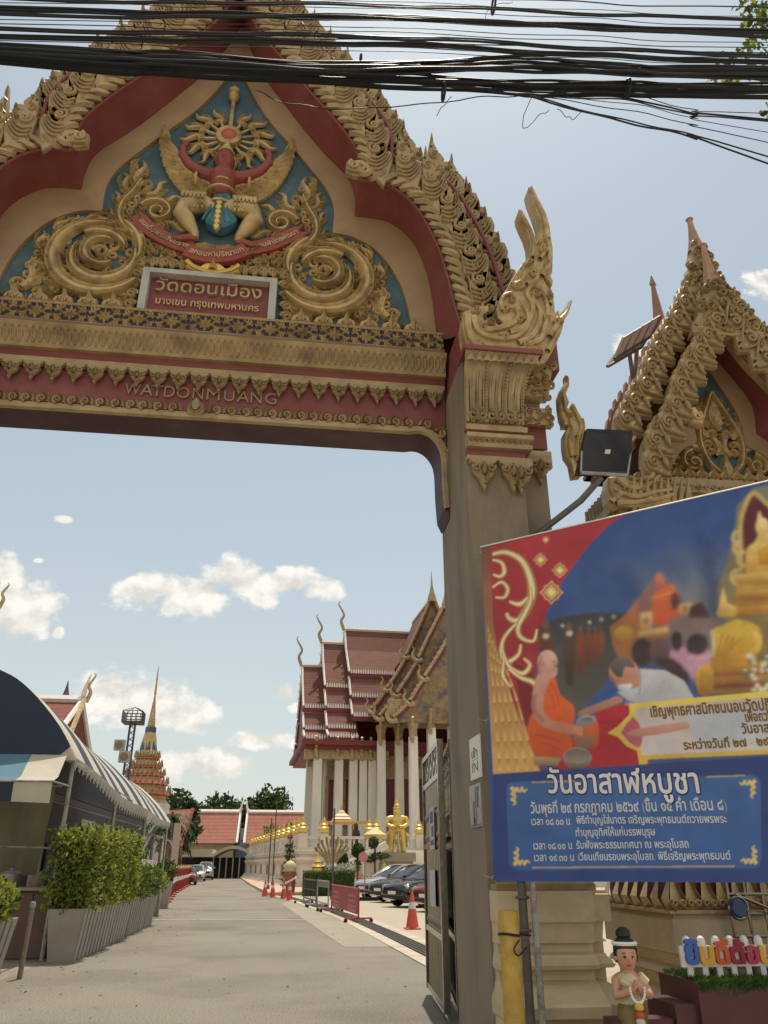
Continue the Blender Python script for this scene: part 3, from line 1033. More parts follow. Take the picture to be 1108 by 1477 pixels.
for k in range(9):
 a = k * 0.7 + 0.3
 r_ = 0.30 + 0.012 * k
 flame(mb, cR[0] + r_ * math.cos(a), cR[1] + r_ * math.sin(a), a + 1.9,0.16,1, y0,0.06,1, False)
for (px, py, an, s, f) in [(560,455,1.75,0.55,1), (540,470,2.3,0.3,-1), (535,430,0.9,0.34,1), (548,400,1.5,0.34,-1), (535,372,2.0,0.32,-1), (500,352,2.7,0.36,-1), (470,345,3.0,0.3,1), (440,352,0.4,0.25,1), (520,455,1.1,0.3,1), (495,470,0.4,0.3,1), (425,430,1.7,0.3,-1), (420,460,0.6,0.36,1), (575,470,1.6,0.32,1)]:
 q = Gp(px, py)
 flame(mb, q[0], q[1], an, s, f, y0,0.07)
# tall flame beside the winged figure, with its coil
vine = crv([Gp(*p) for p in [(415,360), (440,352), (456,335), (455,315), (445,298), (437,280)]], 6)
mb.band(vine, lambda t: 0.13 * (1.1 - 0.3 * t), 0.08, y0, P_TRIPLE)
q = Gp(436,292)
flame(mb, q[0], q[1], 1.5,0.55,-1, y0,0.09,4)
for (px, py, an, s, f) in [(448,300,1.2,0.4,-1), (452,320,1.0,0.3,-1), (425,300,2.2,0.4,1), (415,306,2.8,0.4,1), (456,338,0.8,0.25,-1), (430,352,-0.6,0.3,1), (408,336,3.9,0.32,1), (392,334,3.4,0.3,-1), (375,330,3.2,0.28,1)]:
 q = Gp(px, py)
 flame(mb, q[0], q[1], an, s, f, y0,0.07)
q = Gp(405,320)
mb.band(spiral(q[0], q[1], 0.24,0.05,0.3,1.6,28), lambda t: 0.11 * (1 - 0.4 * t), 0.09, y0, P_TRIPLE)
# scroll strip over and beside the name panel
for i, (px, py) in enumerate([(410,395), (411,410), (412,425), (413,440), (413,455), (412,467)]):
 q = Gp(px, py)
 mb.band(spiral(q[0], q[1], 0.085,0.018, PI, -1.5,14), 0.05,0.06, y0 - 0.02, P_ROUND)
 flame(mb, q[0] + 0.03, q[1] - 0.06,1.0,0.15,1, y0,0.05,1, False)
for i, px in enumerate([336,350,364,378,392,404]):
 q = Gp(px, 386 + (px - 300) * 0.075 - 3)
 mb.band(spiral(q[0], q[1], 0.075,0.018, -PI / 2,1.4,14), 0.05,0.06, y0 - 0.02, P_ROUND)
 flame(mb, q[0], q[1] + 0.05,0.9,0.18,-1, y0,0.05,1, False)
for (px, py, an, s, f) in [(395,378,0.5,0.32,1), (385,372,1.3,0.3,-1), (410,372,1.0,0.3,1), (365,378,0.6,0.28,1)]:
 q = Gp(px, py)
 flame(mb, q[0], q[1], an, s, f, y0,0.07)
copy_part(mb.build('scroll_carving', 'gold', gate), gate, scale=(-1, 1, 1))
mb = MB()
q = (AX, Gp(308,394)[1])
mb.plate([(q[0] + x, q[1] + z) for x, z in [(-0.36,0.02), (-0.3,0.1), (-0.16,0.06), (-0.08,0.14), (0,0.3), (0.08,0.14), (0.16,0.06), (0.3,0.1), (0.36,0.02), (0.2,-0.08), (0,-0.12), (-0.2,-0.08)]], 7.93,8.05,0.03)
for s in (-1,1):
 mb.band(crv([(q[0], q[1] - 0.06), (q[0] + s * 0.14, q[1] - 0.03), (q[0] + s * 0.26, q[1] + 0.03), (q[0] + s * 0.33, q[1] + 0.1)], 4), 0.07,0.05,7.94, P_ROUND)
mb.band([(q[0], q[1]), (q[0], q[1] + 0.12), (q[0], q[1] + 0.26)], lambda t: 0.14 * (1 - t) + 0.01,0.06,7.94, P_RIDGE)
mb.build('panel_boss', 'gold_bright', gate)
# row of lotus buds along the sill
mb = MB()
mb.plate([(-0.13,0), (-0.12,0.07), (-0.16,0.12), (-0.13,0.2), (-0.05,0.24), (0,0.37), (0.05,0.24), (0.13,0.2), (0.16,0.12), (0.12,0.07), (0.13,0)], -0.05,0,0.02)
for s in (-1,1):
 mb.band(spiral(s * 0.075,0.11,0.055,0.012, PI / 2, s * 1.2,12), 0.035,0.035,-0.05, P_ROUND)
mb.band([(0,0.06), (0,0.16), (0,0.33)], lambda t: 0.11 * math.sin(PI * (0.2 + 0.78 * t)), 0.05,-0.05, P_RIDGE)
bud0 = mb.build('lotus_bud', 'gold', gate, local=True)
nb = 19
first = True
for k in range(nb):
 x = (k - (nb - 1) / 2) * 0.292
 if abs(x) < 0.93:
  continue
 o = bud0 if first else copy_part(bud0, gate)
 first = False
 o.location = (x, 7.99 - 7.8, ZT)
 o.scale = (0.8,1,0.8)
# --- name panel: pale concrete box frame with raised gold Thai lettering
fx0, fx1 = P(207,450,7.93).x, P(405,455,7.93).x
hw = (fx1 - fx0) / 2
cxp = AX
fz1 = zat(305,393,7.86)
mb = MB()
for (a, b, c, d) in ((cxp - hw, cxp - hw + 0.09, ZT, fz1), (cxp + hw - 0.09, cxp + hw, ZT, fz1), (cxp - hw + 0.09, cxp + hw - 0.09, fz1 - 0.07, fz1)):
 mb.box(a, b, 7.86,8.1, c, d)
pf = mb.build('name_panel', 'pale', gate, smooth=False)
mb = MB()
mb.box(cxp - hw + 0.09, cxp + hw - 0.09,7.97,8.1, ZT, fz1 - 0.07)
mb.build('panel_ground', 'red', pf, smooth=False)
mb = MB()
tm = text_mesh('วัดดอนเมือง', 0.4, 3, width=2 * hw - 0.36, bold=0.005)
zb1 = ZT + 0.37
tm2 = ([(x, y * 0.95) for x, y in tm[0]],) + tm[1:]
put_text(mb, tm2, (cxp - hw + 0.17,7.97, zb1), (1,0,0), (0,0,1), 0.045, (0,-1,0))
mb.build('large_thai_lettering', 'gold_dull', pf, smooth=False)
mb = MB()
tm = text_mesh('บางเขน กรุงเทพมหานคร', 0.2, 3, width=2 * hw - 0.40, bold=0.012)
tm2 = ([(x, y * 1.1) for x, y in tm[0]],) + tm[1:]
put_text(mb, tm2, (cxp - hw + 0.19,7.97, ZT + 0.17), (1,0,0), (0,0,1), 0.03, (0,-1,0))
mb.build('small_thai_lettering', 'gold', pf, smooth=False)
# --- winged figure, sunburst and motto ribbon on the gable
YE = 8.07
def Zp(x, y):
 q = P(180 + 0.2708 * x, 100 + 0.2708 * y, 8.0)
 return q.x, q.z
def mirr(pts):
 return [(2 * AX - x, z) for x, z in pts]
def body(name, mb, m, parent, vox=0.012, smooth_it=4):
 o = mb.build(name, m, parent)
 md = o.modifiers.new('merge', 'REMESH')
 md.mode = 'VOXEL'
 md.voxel_size = vox
 md.use_smooth_shade = True
 sm = o.modifiers.new('soften', 'SMOOTH')
 sm.iterations = smooth_it
 sm.factor = 0.5
 return o
fig = body('winged_figure', (lambda mb: (
 mb.tube([(AX, YE - 0.09, Zp(520,700)[1]), (AX, YE - 0.10, Zp(520,650)[1]), (AX, YE - 0.13, Zp(520,600)[1]), (AX, YE - 0.12, Zp(520,572)[1]), (AX, YE - 0.13, Zp(520,545)[1])], [0.145,0.155,0.2,0.16,0.07], 12),
 [mb.tube([(AX + s * 0.10, YE - 0.12, Zp(520,590)[1]), (AX + s * 0.27, YE - 0.12, Zp(520,585)[1]), (AX + s * 0.47, YE - 0.11, Zp(520,545)[1]), (AX + s * 0.60, YE - 0.11, Zp(520,490)[1]), (AX + s * 0.60, YE - 0.11, Zp(520,440)[1]), (AX + s * 0.53, YE - 0.12, Zp(520,425)[1])], [0.10,0.10,0.075,0.065,0.05,0.045], 8) for s in (-1,1)],
 mb.tube([(AX, YE - 0.13, Zp(520,565)[1]), (AX, YE - 0.15, Zp(520,540)[1]), (AX, YE - 0.16, Zp(520,510)[1]), (AX, YE - 0.14, Zp(520,465)[1])], [0.085,0.125,0.135,0.09], 10),
 mb.tube([(AX, YE - 0.24, Zp(520,515)[1]), (AX, YE - 0.30, Zp(520,525)[1]), (AX, YE - 0.28, Zp(520,540)[1])], [0.035,0.03,0.008], 6),
 [mb.tube([(AX + s * 0.045, YE - 0.245, Zp(520,505)[1]), (AX + s * 0.09, YE - 0.21, Zp(520,500)[1])], 0.014,5) for s in (-1,1)],
 [mb.tube([(AX + s * 0.10, YE - 0.12, Zp(520,512)[1]), (AX + s * 0.135, YE - 0.12, Zp(520,495)[1])], [0.03,0.012], 5) for s in (-1,1)], mb)[-1])(MB()),
 mat('red_painted_skin', (0.25, 0.06, 0.045), 0.5, 0, 0.1, 4), gate, 0.016)
mb = MB()
zt_, zb_ = Zp(520,405)[1], Zp(520,478)[1]
mb.lathe((AX, YE - 0.15, zb_), [(0.115,0), (0.12,0.03), (0.085,0.05), (0.09,0.09), (0.06,0.11), (0.062,0.15), (0.035,0.17), (0.03,0.24), (0.004, zt_ - zb_ + 0.05)], 12)
for zz, rr, yy in ((Zp(0,575)[1], 0.135,0.13), (Zp(0,628)[1], 0.185,0.12), (Zp(0,692)[1], 0.165,0.10)):
 mb.tube([(AX + rr * math.cos(a), YE - yy + -rr * 1.02 * math.sin(a), zz - 0.03 * math.sin(a)) for a in np.linspace(0, PI, 14)], 0.02,5)
for s in (-1,1):
 x_, z_ = AX + s * 0.36, Zp(0,566)[1]
 mb.tube([(x_, YE - 0.12 + 0.098 * math.cos(a), z_ + 0.098 * math.sin(a)) for a in np.linspace(0,2 * PI, 14)], 0.018,5)
mb.build('crown_and_jewels', 'gold', fig)
mb = MB()
for s in (-1,1):
 mb.tube([(AX + s * 0.08, YE - 0.13, Zp(0,715)[1]), (AX + s * 0.24, YE - 0.17, Zp(0,705)[1]), (AX + s * 0.44, YE - 0.18, Zp(0,730)[1]), (AX + s * 0.475, YE - 0.15, Zp(0,760)[1]), (AX + s * 0.38, YE - 0.12, Zp(0,800)[1]), (AX + s * 0.285, YE - 0.1, Zp(0,850)[1]), (AX + s * 0.28, YE - 0.1, Zp(0,875)[1])], [0.10,0.135,0.135,0.13,0.10,0.06,0.05], 10)
 for i in range(6):
  for j in range(3):
   t = i / 5
   x_ = AX + s * (0.20 + 0.26 * t)
   z_ = Zp(0,690 + 18 * j)[1]
   mb.band([(x_, z_), (x_ + s * 0.02, z_ - 0.05), (x_ + s * 0.01, z_ - 0.10)], lambda u: 0.07 * max(1 - u, 0.1) ** 0.5,0.03, YE - 0.30 + 0.03 * j, P_ROUND)
mb.build('feathered_legs', 'gold', fig)
mb = MB()
for s in (-1,1):
 for k in range(3):
  mb.tube([(AX + s * 0.28, YE - 0.10, Zp(0,872)[1]), (AX + s * (0.36 + 0.06 * k), YE - 0.14, Zp(0,880 + 7 * k)[1]), (AX + s * (0.46 + 0.06 * k), YE - 0.12, Zp(0,872 + 8 * k)[1])], [0.045,0.035,0.008], 6)
mb.build('clawed_feet', mat('claw_red', (0.30, 0.09, 0.06), 0.5), fig)
mb = MB()
o_ = [Zp(x, y) for x, y in [(478,698), (552,698), (570,740), (560,780), (590,830), (575,850), (530,872), (500,878), (462,868), (425,845), (420,828), (455,775), (462,735)]]
o_ = [(x + (AX - Zp(505, y_)[0]), z) for (x, z), y_ in zip(o_, [700] * 13)]
mb.plate(o_, YE - 0.22, YE - 0.04,0.04)
for k in (-2,-1,1,2):
 mb.band([(AX + k * 0.03, o_[0][1] - 0.05), (AX + k * 0.06, o_[0][1] - 0.3), (AX + k * 0.10, o_[0][1] - 0.52)], 0.035,0.02, YE - 0.22, P_RIDGE)
mb.build('skirt_cloth', mat('skirt_blue', (0.06, 0.19, 0.25), 0.6, 0, 0.1, 5), fig)
mb = MB()
for k in range(6):
 z_ = Zp(0,700 + k * 26)[1]
 mb.plate([(AX, z_ - 0.115), (AX + 0.045, z_ - 0.04), (AX + 0.03, z_), (AX - 0.03, z_), (AX - 0.045, z_ - 0.04)], YE - 0.26, YE - 0.2,0.012)
mb.build('jewelled_sash', 'gold_bright', fig)
mb = MB()
for k in range(11):
 a = -PI / 2 + (k - 5) * 0.235
 bx, bz = AX + 0.02 * (k - 5), Zp(0,872)[1]
 L0 = 0.40 - 0.012 * abs(k - 5)
 mb.band([(bx + L0 * u * math.cos(a + 0.12 * math.copysign(1, k - 5) * u), bz + L0 * u * math.sin(a + 0.12 * math.copysign(1, k - 5) * u)) for u in (0.1,0.35,0.6,0.85,1.05)], lambda t: 0.085 * math.sin(PI * min(0.97,0.18 + 0.8 * t)), 0.05, YE - 0.01, P_RIDGE)
mb.build('tail_fan', 'gold', fig)
# wings
wo = [(205,305), (186,335), (178,390), (184,450), (200,510), (235,580), (285,637), (350,680), (430,697), (480,702)]
wi = [(205,305), (207,345), (225,388), (262,432), (280,470), (300,520), (345,560), (400,595), (450,620), (490,640)]
mbw = MB()
ow, iw = resample([Vector(Zp(*p)) for p in crv(wo, 4)], 30), resample([Vector(Zp(*p)) for p in crv(wi, 4)], 30)
dxw = AX - Zp(528,500)[0]
ow, iw = [p + Vector((dxw, 0)) for p in ow], [p + Vector((dxw, 0)) for p in iw]
mbw.plate([tuple(p) for p in ow] + [tuple(p) for p in reversed(iw)][:-1], YE - 0.07, YE, 0.015)
for k in range(15):
 t = k / 15
 i0 = min(29, int(2 + k * 1.85))
 a, b = iw[min(29, i0 + 3)], ow[max(0, i0 - 2)]
 m_ = a.lerp(b, 0.5) + Vector((0.02,-0.045))
 mbw.band([tuple(a), tuple(m_), tuple(b)], lambda u: 0.10 * (1 - 0.35 * u), 0.06, YE - 0.066, P_RIDGE)
mbw.band([tuple(p) for p in iw], 0.06,0.06, YE - 0.06, P_ROUND)
mid = [a.lerp(b, 0.42) for a, b in zip(iw, ow)]
mbw.band([tuple(p) for p in mid[3:]], 0.035,0.055, YE - 0.06, P_ROUND)
w1 = mbw.build('wing', 'gold', gate, local=False)
w2 = copy_part(w1, gate, scale=(-1,1,1))
# sunburst behind the head
sx, sz = AX, Zp(555,365)[1]
mb = MB()
mb.tube([(sx, YE - 0.02, sz), (sx, YE - 0.12, sz)], [0.175,0.165], 28)
mb.tube([(sx + 0.155 * math.cos(a), YE - 0.12, sz + 0.155 * math.sin(a)) for a in np.linspace(0,2 * PI, 33)], 0.028,6, False)
mb.tube([(sx + 0.118 * math.cos(a), YE - 0.125, sz + 0.118 * math.sin(a)) for a in np.linspace(0,2 * PI, 33)], 0.018,6, False)
sb = mb.build('sun_disc', 'gold', gate)
mb = MB()
mb.lathe((0,0,0), [(0.115,0), (0.10,0.025), (0.05,0.045), (0.001,0.05)], 24)
mb.v = [(sx + x, YE - 0.12 - z, sz + y) for x, y, z in mb.v]
mb.build('red_jewel', mat('red_enamel', (0.42, 0.09, 0.05), 0.35), sb)
for k in range(1,15):
 a = PI / 2 + k * 2 * PI / 15
 if abs(a - 3 * PI / 2) < 0.15:
  continue
 mb = MB()
 ca, sa = math.cos(a), math.sin(a)
 ln = 0.60 if abs(math.sin(a)) < 0.8 else 0.56
 mb.tube([(sx + 0.18 * ca, YE - 0.05, sz + 0.18 * sa), (sx + ln * 0.72 * ca, YE - 0.05, sz + ln * 0.72 * sa)], 0.022,5)
 flame(mb, sx + ln * 0.58 * ca, sz + ln * 0.58 * sa, a, ln * 0.58,1 if ca > 0 else -1, YE - 0.02,0.06,2)
 mb.build('sun_ray', 'gold', gate)
mb = MB()
zt_ = Zp(575,120)[1]
mb.tube([(sx, YE - 0.05, sz + 0.17), (sx, YE - 0.05, zt_ - 0.14)], 0.03,6)
mb.lathe((sx, YE - 0.05, zt_ - 0.18), [(0.03,0), (0.075,0.06), (0.085,0.13), (0.05,0.19), (0.09,0.22), (0.03,0.3), (0.004,0.38)], 8)
mb.build('sun_ray', 'gold', gate)
# motto ribbon with raised Thai letters
rib_m = mat('ribbon_red', (0.27, 0.06, 0.05), 0.5, 0, 0.1, 5)
mid_ = [Zp(x, y) for x, y in [(330,985), (400,1010), (490,1018), (570,1010), (650,980)]]
lft = [Zp(x, y) for x, y in [(80,800), (130,850), (210,900), (290,935), (360,955)]]
rgt = [Zp(x, y) for x, y in [(630,965), (710,950), (790,930), (860,900), (930,868)]]
def bend_text(mb, s, path, size, y, d, width):
 pts = resample([Vector(p) for p in crv(path, 6)], 60)
 L_ = sum((pts[i + 1] - pts[i]).length for i in range(59))
 tm = text_mesh(s, size, 2, width=L_ * width, bold=0.015)
 k = size / max(p[1] for p in tm[0])
 out_ = []
 for x, z in tm[0]:
  u = min(max((x + L_ * (1 - width) / 2) / L_, 0), 0.999) * 59
  i = int(u)
  p = pts[i].lerp(pts[i + 1], u - i)
  t = (pts[i + 1] - pts[i]).normalized()
  q = p + Vector((-t.y, t.x)) * (z * k - size * 0.45)
  out_.append(q)
 n_ = len(out_)
 mb.add([(q.x, y - d, q.y) for q in out_] + [(q.x, y, q.y) for q in out_], [tuple(t) for t in tm[1]] + [(a, n_ + a, n_ + b, b) for a, b in tm[2]])
for path, yy, s, wd in ((lft, YE - 0.10, 'สมเด็จพระสังฆราช', 0.9), (rgt, YE - 0.10, 'ประทานผ้าไตรพัฒนา', 0.9), (mid_, YE - 0.17, 'สกลมหาปริณายก', 0.86)):
 mb = MB()
 mb.band(crv(path, 5), 0.215,0.04, yy + 0.04, [(-1,-1.2), (-1,0.8), (-0.9,1), (0.9,1), (1,0.8), (1,-1.2)])
 if path is not mid_:
  e, f = (path[0], path[1]) if path is lft else (path[-1], path[-2])
  d = (Vector(e) - Vector(f)).normalized()
  nn = Vector((-d.y, d.x))
  for s_ in (-1,1):
   b0 = Vector(e) + nn * 0.055 * s_
   mb.band([tuple(b0 - d * 0.02), tuple(b0 + d * 0.06 + nn * 0.01 * s_), tuple(b0 + d * 0.15 + nn * 0.03 * s_)], lambda t: 0.11 * (1 - 0.9 * t), 0.035, yy + 0.035, P_ROUND)
 rb = mb.build('motto_ribbon', rib_m, gate)
 mb = MB()
 bend_text(mb, s, path, 0.085, yy, 0.018, wd)
 mb.build('motto_lettering', 'gold', rb, smooth=False)
# --- pillars with lotus capitals, hooked serpent finials, moulded bases
YF = 7.1
xa = XR
xb = P(757,700, YF).x
xc = P(786,660, YF + 0.2).x
PZT = P(710,522, YF).z
mb = MB()
mb.box(xa, xb, YF, 8.45,0.0, PZT)
mb.box(xb, xc, YF + 0.2,8.35,0.0, PZT - 0.05)
pil = mb.build('pillar', 'concrete', gate, smooth=False)
def zl(py, Y=YF):
 return P(710, py, Y).z
z_tip, z_p0, z_p1, z_b0, z_b1, z_r2, z_l0 = zl(703), zl(668), zl(661), zl(652), zl(632), zl(624), zl(618)
wd = xb - xa
mb = MB()
mb.box(xa - 0.005, xb + 0.03, YF - 0.04, YF, z_r2 - 0.02, zl(622))
mb.box(xa - 0.005, xb + 0.02, YF - 0.035, YF, z_p1, z_b0)
mb.box(xb + 0.02, xc + 0.03, YF + 0.165, YF + 0.2, z_p1 + 0.25, z_b1 + 0.5)
mb.box(xa - 0.02, xb + 0.26, YF - 0.26, YF + 0.1, PZT - 0.03, PZT + 0.03)
mb.build('red_band', 'red', pil, smooth=False)
mb = MB()
def prof_strip(mb, prof, x0, x1, ret=True):
 mb.add([(x0, y, z) for y, z in prof] + [(x1 + (YF - y), y, z) for y, z in prof] + [(x1 + (YF - y), YF + 0.2, z) for y, z in prof], [(i, i + 1, len(prof) + i + 1, len(prof) + i) for i in range(len(prof) - 1)] + [(len(prof) + i, len(prof) + i + 1,2 * len(prof) + i + 1,2 * len(prof) + i) for i in range(len(prof) - 1)] + [tuple(range(len(prof)))])
prof_strip(mb, [(YF, z_p0), (YF - 0.07, z_p0), (YF - 0.08, z_p1 - 0.02), (YF - 0.05, z_p1), (YF, z_p1)], xa, xb)
prof_strip(mb, [(YF, z_b0), (YF - 0.09, z_b0 + 0.01), (YF - 0.10, z_b0 + 0.05), (YF - 0.07, z_b0 + 0.08), (YF - 0.07, z_b1 - 0.07), (YF - 0.11, z_b1 - 0.05), (YF - 0.11, z_b1), (YF, z_b1)], xa, xb)
k = 0
x = xa + 0.04
while x < xb + 0.05:
 mb.band([(x, z_b0 + 0.09), (x + 0.05, z_b0 + 0.13), (x + 0.10, z_b1 - 0.08)], lambda t: 0.05 * (1.1 - t), 0.03, YF - 0.065, P_RIDGE)
 x += 0.062
prof_strip(mb, [(YF, z_l0 - 0.06), (YF - 0.06, z_l0 - 0.06), (YF - 0.07, z_l0), (YF - 0.04, z_l0 + 0.02)], xa, xb)
mb.build('capital_moulding', 'gold_dull', pil, ang=25)
# tall lotus petals flaring outwards
mb = MB()
npt = 5
zL0, zL1 = z_l0, PZT - 0.03
H_ = zL1 - zL0
def flare(t):
 return 0.03 + 0.20 * t ** 3
rows = []
for i in range(13):
 t = i / 12
 f = flare(t)
 rows.append([(xa, YF - f, zL0 + H_ * t), (xb + f, YF - f, zL0 + H_ * t), (xb + f, YF + 0.2, zL0 + H_ * t)])
mb.loft(rows)
for k in range(9):
 x0 = xa + 0.03 + k * (wd + 0.02) / 9
 for j, (dx, w_, tm_) in enumerate(((0.0,0.05,1.0), (0.045,0.032,0.93))):
  pts = []
  for i in range(10):
   t = i / 9 * tm_
   xx = x0 + dx + (x0 - xa) / wd * 0.22 * t ** 3
   pts.append((xx, YF - flare(t) - 0.012, zL0 + 0.04 + (H_ + 0.06) * t))
  mb.tube(pts, [w_ * 0.55] * 9 + [0.004], 5)
for k in range(3):
 cx = xa + 0.14 + k * wd / 3
 for s in (-1,1):
  mb.band(spiral(cx + s * 0.055, zL0 + 0.12,0.085,0.015, PI / 2, s * 1.4,14), 0.045,0.05, YF - 0.05, P_ROUND)
 mb.band([(cx, zL0 + 0.05), (cx, zL0 + 0.2), (cx, zL0 + 0.42)], lambda t: 0.10 * (1 - t) + 0.01,0.05, YF - 0.05, P_RIDGE)
 for i in range(16):
  t = 0.2 + 0.7 * i / 15
  mb.lathe((cx + 0.10 + (cx - xa) / wd * 0.2 * t ** 3, YF - flare(t) - 0.03, zL0 + H_ * t), [(0.004,-0.02), (0.02,0), (0.004,0.02)], 5)
for k in range(9):
 x = xa + 0.06 + k * (wd + 0.2) / 9
 mb.band([(x, PZT - 0.16), (x + 0.01, PZT - 0.06), (x + 0.015, PZT + 0.0)], lambda t: 0.10 * (1 - t) + 0.005,0.03, YF - 0.22, P_RIDGE)
mb.build('lotus_capital', 'gold_dull', pil)
# recessed capital on the right facet
mb = MB()
zz0 = z_b1 + 0.28
mb.box(xb, xc + 0.10, YF + 0.10, YF + 0.2, zz0, zz0 + 0.22)
mb.box(xb, xc + 0.05, YF + 0.12, YF + 0.2, z_p1 + 0.0, z_p1 + 0.2)
q = [(xb, zz0 + 0.35), (xc + 0.07, zz0 + 0.35), (xc + 0.17, zz0 + 0.8), (xb, zz0 + 1.0)]
mb.plate(q, YF + 0.08, YF + 0.2,0.03)
fill_scrolls(mb, q, 0.13, YF + 0.08,4,0.04)
fill_scrolls(mb, [(xb, zz0), (xc + 0.1, zz0), (xc + 0.1, zz0 + 0.22), (xb, zz0 + 0.22)], 0.10, YF + 0.10,5,0.03)
mb.build('side_capital', 'gold_dull', pil)
o_ = None
pend = [(xa + 0.17, z_p0,1), (xa + 0.49, z_p0,1), (xb - 0.06, z_p0 - 0.02,1.0), (xc - 0.09, z_p1 + 0.12,0.9)]
for i, (x, z, s) in enumerate(pend):
 o = copy_part(leaf0, gate)
 o.location = (x - AX, (YF if i < 3 else YF + 0.2) - 0.015 - 7.8, z + 0.02)
 o.scale = (1.0 * s, 1.3,1.05 * s)
# --- hooked serpent finial at the foot of the barge board
YN = 6.98
def Zn(x, y):
 q = P(660 + 0.1557 * x, 300 + 0.1557 * y, YN)
 return q.x, q.z
def Zpx(px, py):
 q = P(px, py, YN)
 return q.x, q.z
nag = [(60,960), (45,1060), (60,1180), (90,1290), (130,1360), (230,1400), (450,1425), (700,1430), (800,1440), (850,1380), (900,1290), (960,1160), (990,1040), (1030,960), (1048,865), (985,935), (945,985), (935,940), (905,970), (900,900), (880,790), (840,730), (800,660), (810,640), (850,680), (878,712), (886,670), (855,610), (880,590), (885,380), (872,300)]
nag = [Zn(*p) for p in nag] + [Zpx(*p) for p in [(793,325), (788,307), (778,288), (771,273), (767,267), (763,269), (766,282), (773,300), (779,318), (781,334), (776,350), (773,343), (768,330), (761,316), (754,303), (749,301), (750,308), (755,320), (761,333), (765,346), (766,362)]] + [Zn(*p) for p in [(665,450), (600,515), (520,630), (470,720), (420,800), (385,870), (360,935), (375,1010), (420,1060), (390,1085), (330,1040), (290,1020), (250,1040), (235,990), (290,950), (285,905), (215,900), (140,925)]]
mb = MB()
mb.plate(nag, YN, YN + 0.22,0.008)
y = YN
waves = [([(95,1000), (95,1110), (130,1220), (200,1290), (300,1300), (420,1310), (560,1320), (700,1310), (790,1330)], 0.10), ([(130,1330), (250,1370), (400,1390), (560,1395), (720,1400)], 0.09),
  ([(150,1010), (170,1110), (240,1180), (340,1210), (450,1220), (560,1190), (640,1110), (650,1000), (600,900)], 0.09), ([(230,1140), (330,1130), (430,1110), (520,1070), (560,1000), (520,930)], 0.085),
  ([(480,1160), (600,1120), (680,1000), (690,900), (640,800), (690,730), (770,760)], 0.085), ([(560,1260), (680,1200), (750,1080), (760,960), (700,860), (700,800)], 0.085), ([(640,1270), (760,1230), (800,1130), (830,1000), (820,880), (780,780)], 0.08),
  ([(420,960), (400,890), (430,820), (500,800)], 0.07), ([(850,1200), (900,1120), (940,1050), (1000,980), (1040,880)], 0.08), ([(830,1330), (870,1260), (930,1150)], 0.07),
  ([(500,720), (570,700), (620,630), (600,560), (650,520)], 0.07), ([(640,720), (720,680), (740,600), (690,560)], 0.07), ([(780,640), (830,560), (850,430), (830,330), (800,250)], 0.075), ([(760,480), (800,420), (790,350), (740,330)], 0.06), ([(690,470), (700,380), (690,270), (650,180), (600,110), (580,50)], 0.05), ([(850,900), (870,840), (850,770)], 0.06)]
for pts, w_ in waves:
 mb.band(crv([Zn(*p) for p in pts], 5), lambda t, w_=w_: w_ * (1 - 0.45 * t), 0.055, y, P_ROUND)
mb.band(crv([Zpx(*p) for p in [(789,345), (787,325), (781,307), (773,291), (766,275)]], 4), lambda t: 0.075 * (1 - 0.6 * t), 0.04, y, P_ROUND)
for (x, z, r_, a, f) in [(215,1290,75,2,1), (640,1270,55,0,-1), (750,1350,55,1,1), (160,960,50,1,-1), (320,1070,45,2,1), (440,950,50,0,1), (570,720,70,3,1), (700,610,65,1,-1), (800,400,55,2,1), (720,800,50,0,-1), (830,1030,45,2,1), (665,520,35,0,1), (860,850,40,1,1), (240,1130,55,1,1), (430,1210,55,3,-1), (580,1050,45,0,1), (830,530,40,1,1), (500,860,45,2,-1), (920,1070,55,0,1)]:
 c = Zn(x, z)
 mb.band(spiral(c[0], c[1], r_ * 0.00105 * 1.1, r_ * 0.0002, a, f * 1.4,16), lambda t: r_ * 0.0007,0.06, y - 0.005, P_ROUND)
naga = mb.build('serpent_finial', 'gold', gate)
mb = MB()
mb.box(xa + 0.02, xc + 0.25, YN + 0.22,8.3, PZT + 0.03, PZT + 0.55)
mb.build('finial_block', 'red', gate, smooth=False)
# --- moulded cream base of the pillar
mb = MB()
YB = 6.85
bl, br = 1.79, P(885,1325, YB).x
lv = [1285,1330,1356,1361,1375,1379,1397,1401,1417,1422,1449,1466]
zs = [P(790, py, YB).z for py in lv]
pr = [(0.00, zs[0]), (0.0, zs[0] - 0.02), (-0.02, zs[0] - 0.03), (-0.02, zs[1]), (0.04, zs[1]), (0.06, zs[2]), (0.03, zs[3]), (0.10, zs[3] - 0.005), (0.10, zs[4]), (0.05, zs[5]), (0.04, zs[5] - 0.02), (-0.02, zs[6] + 0.02), (0.0, zs[6] - 0.01), (0.06, zs[7]), (0.12, zs[7] - 0.01), (0.12, zs[8]), (0.05, zs[9]), (0.0, zs[9] - 0.03), (-0.15, zs[10] + 0.02), (-0.17, zs[10]), (-0.15, zs[11]), (-0.02, zs[11] - 0.02), (-0.02,0.0)]
rows = []
for d, z in pr:
 dd = d + 0.17
 rows.append([(bl + dd * 0.12, YF + 0.02, z), (bl + dd * 0.12, YB + d, z), (br - 0.16, YB + d, z), (br - 0.16, YB + 0.10 + d, z), (br - d * 0.8, YB + 0.10 + d, z), (br - d * 0.8,8.3, z), (xc + 0.02,8.3, z), (xc + 0.02, YF + 0.02, z)])
mb.loft(rows, True)
mb.add(rows[0], [(0,1,2,3,4,5,6,7)])
base = mb.build('moulded_base', 'cream', gate, smooth=False)
mb = MB()
mb.box(bl + 0.03, br - 0.1, YB + 0.06, YF - 0.001, zs[0] + 0.001, zs[0] + 0.05)
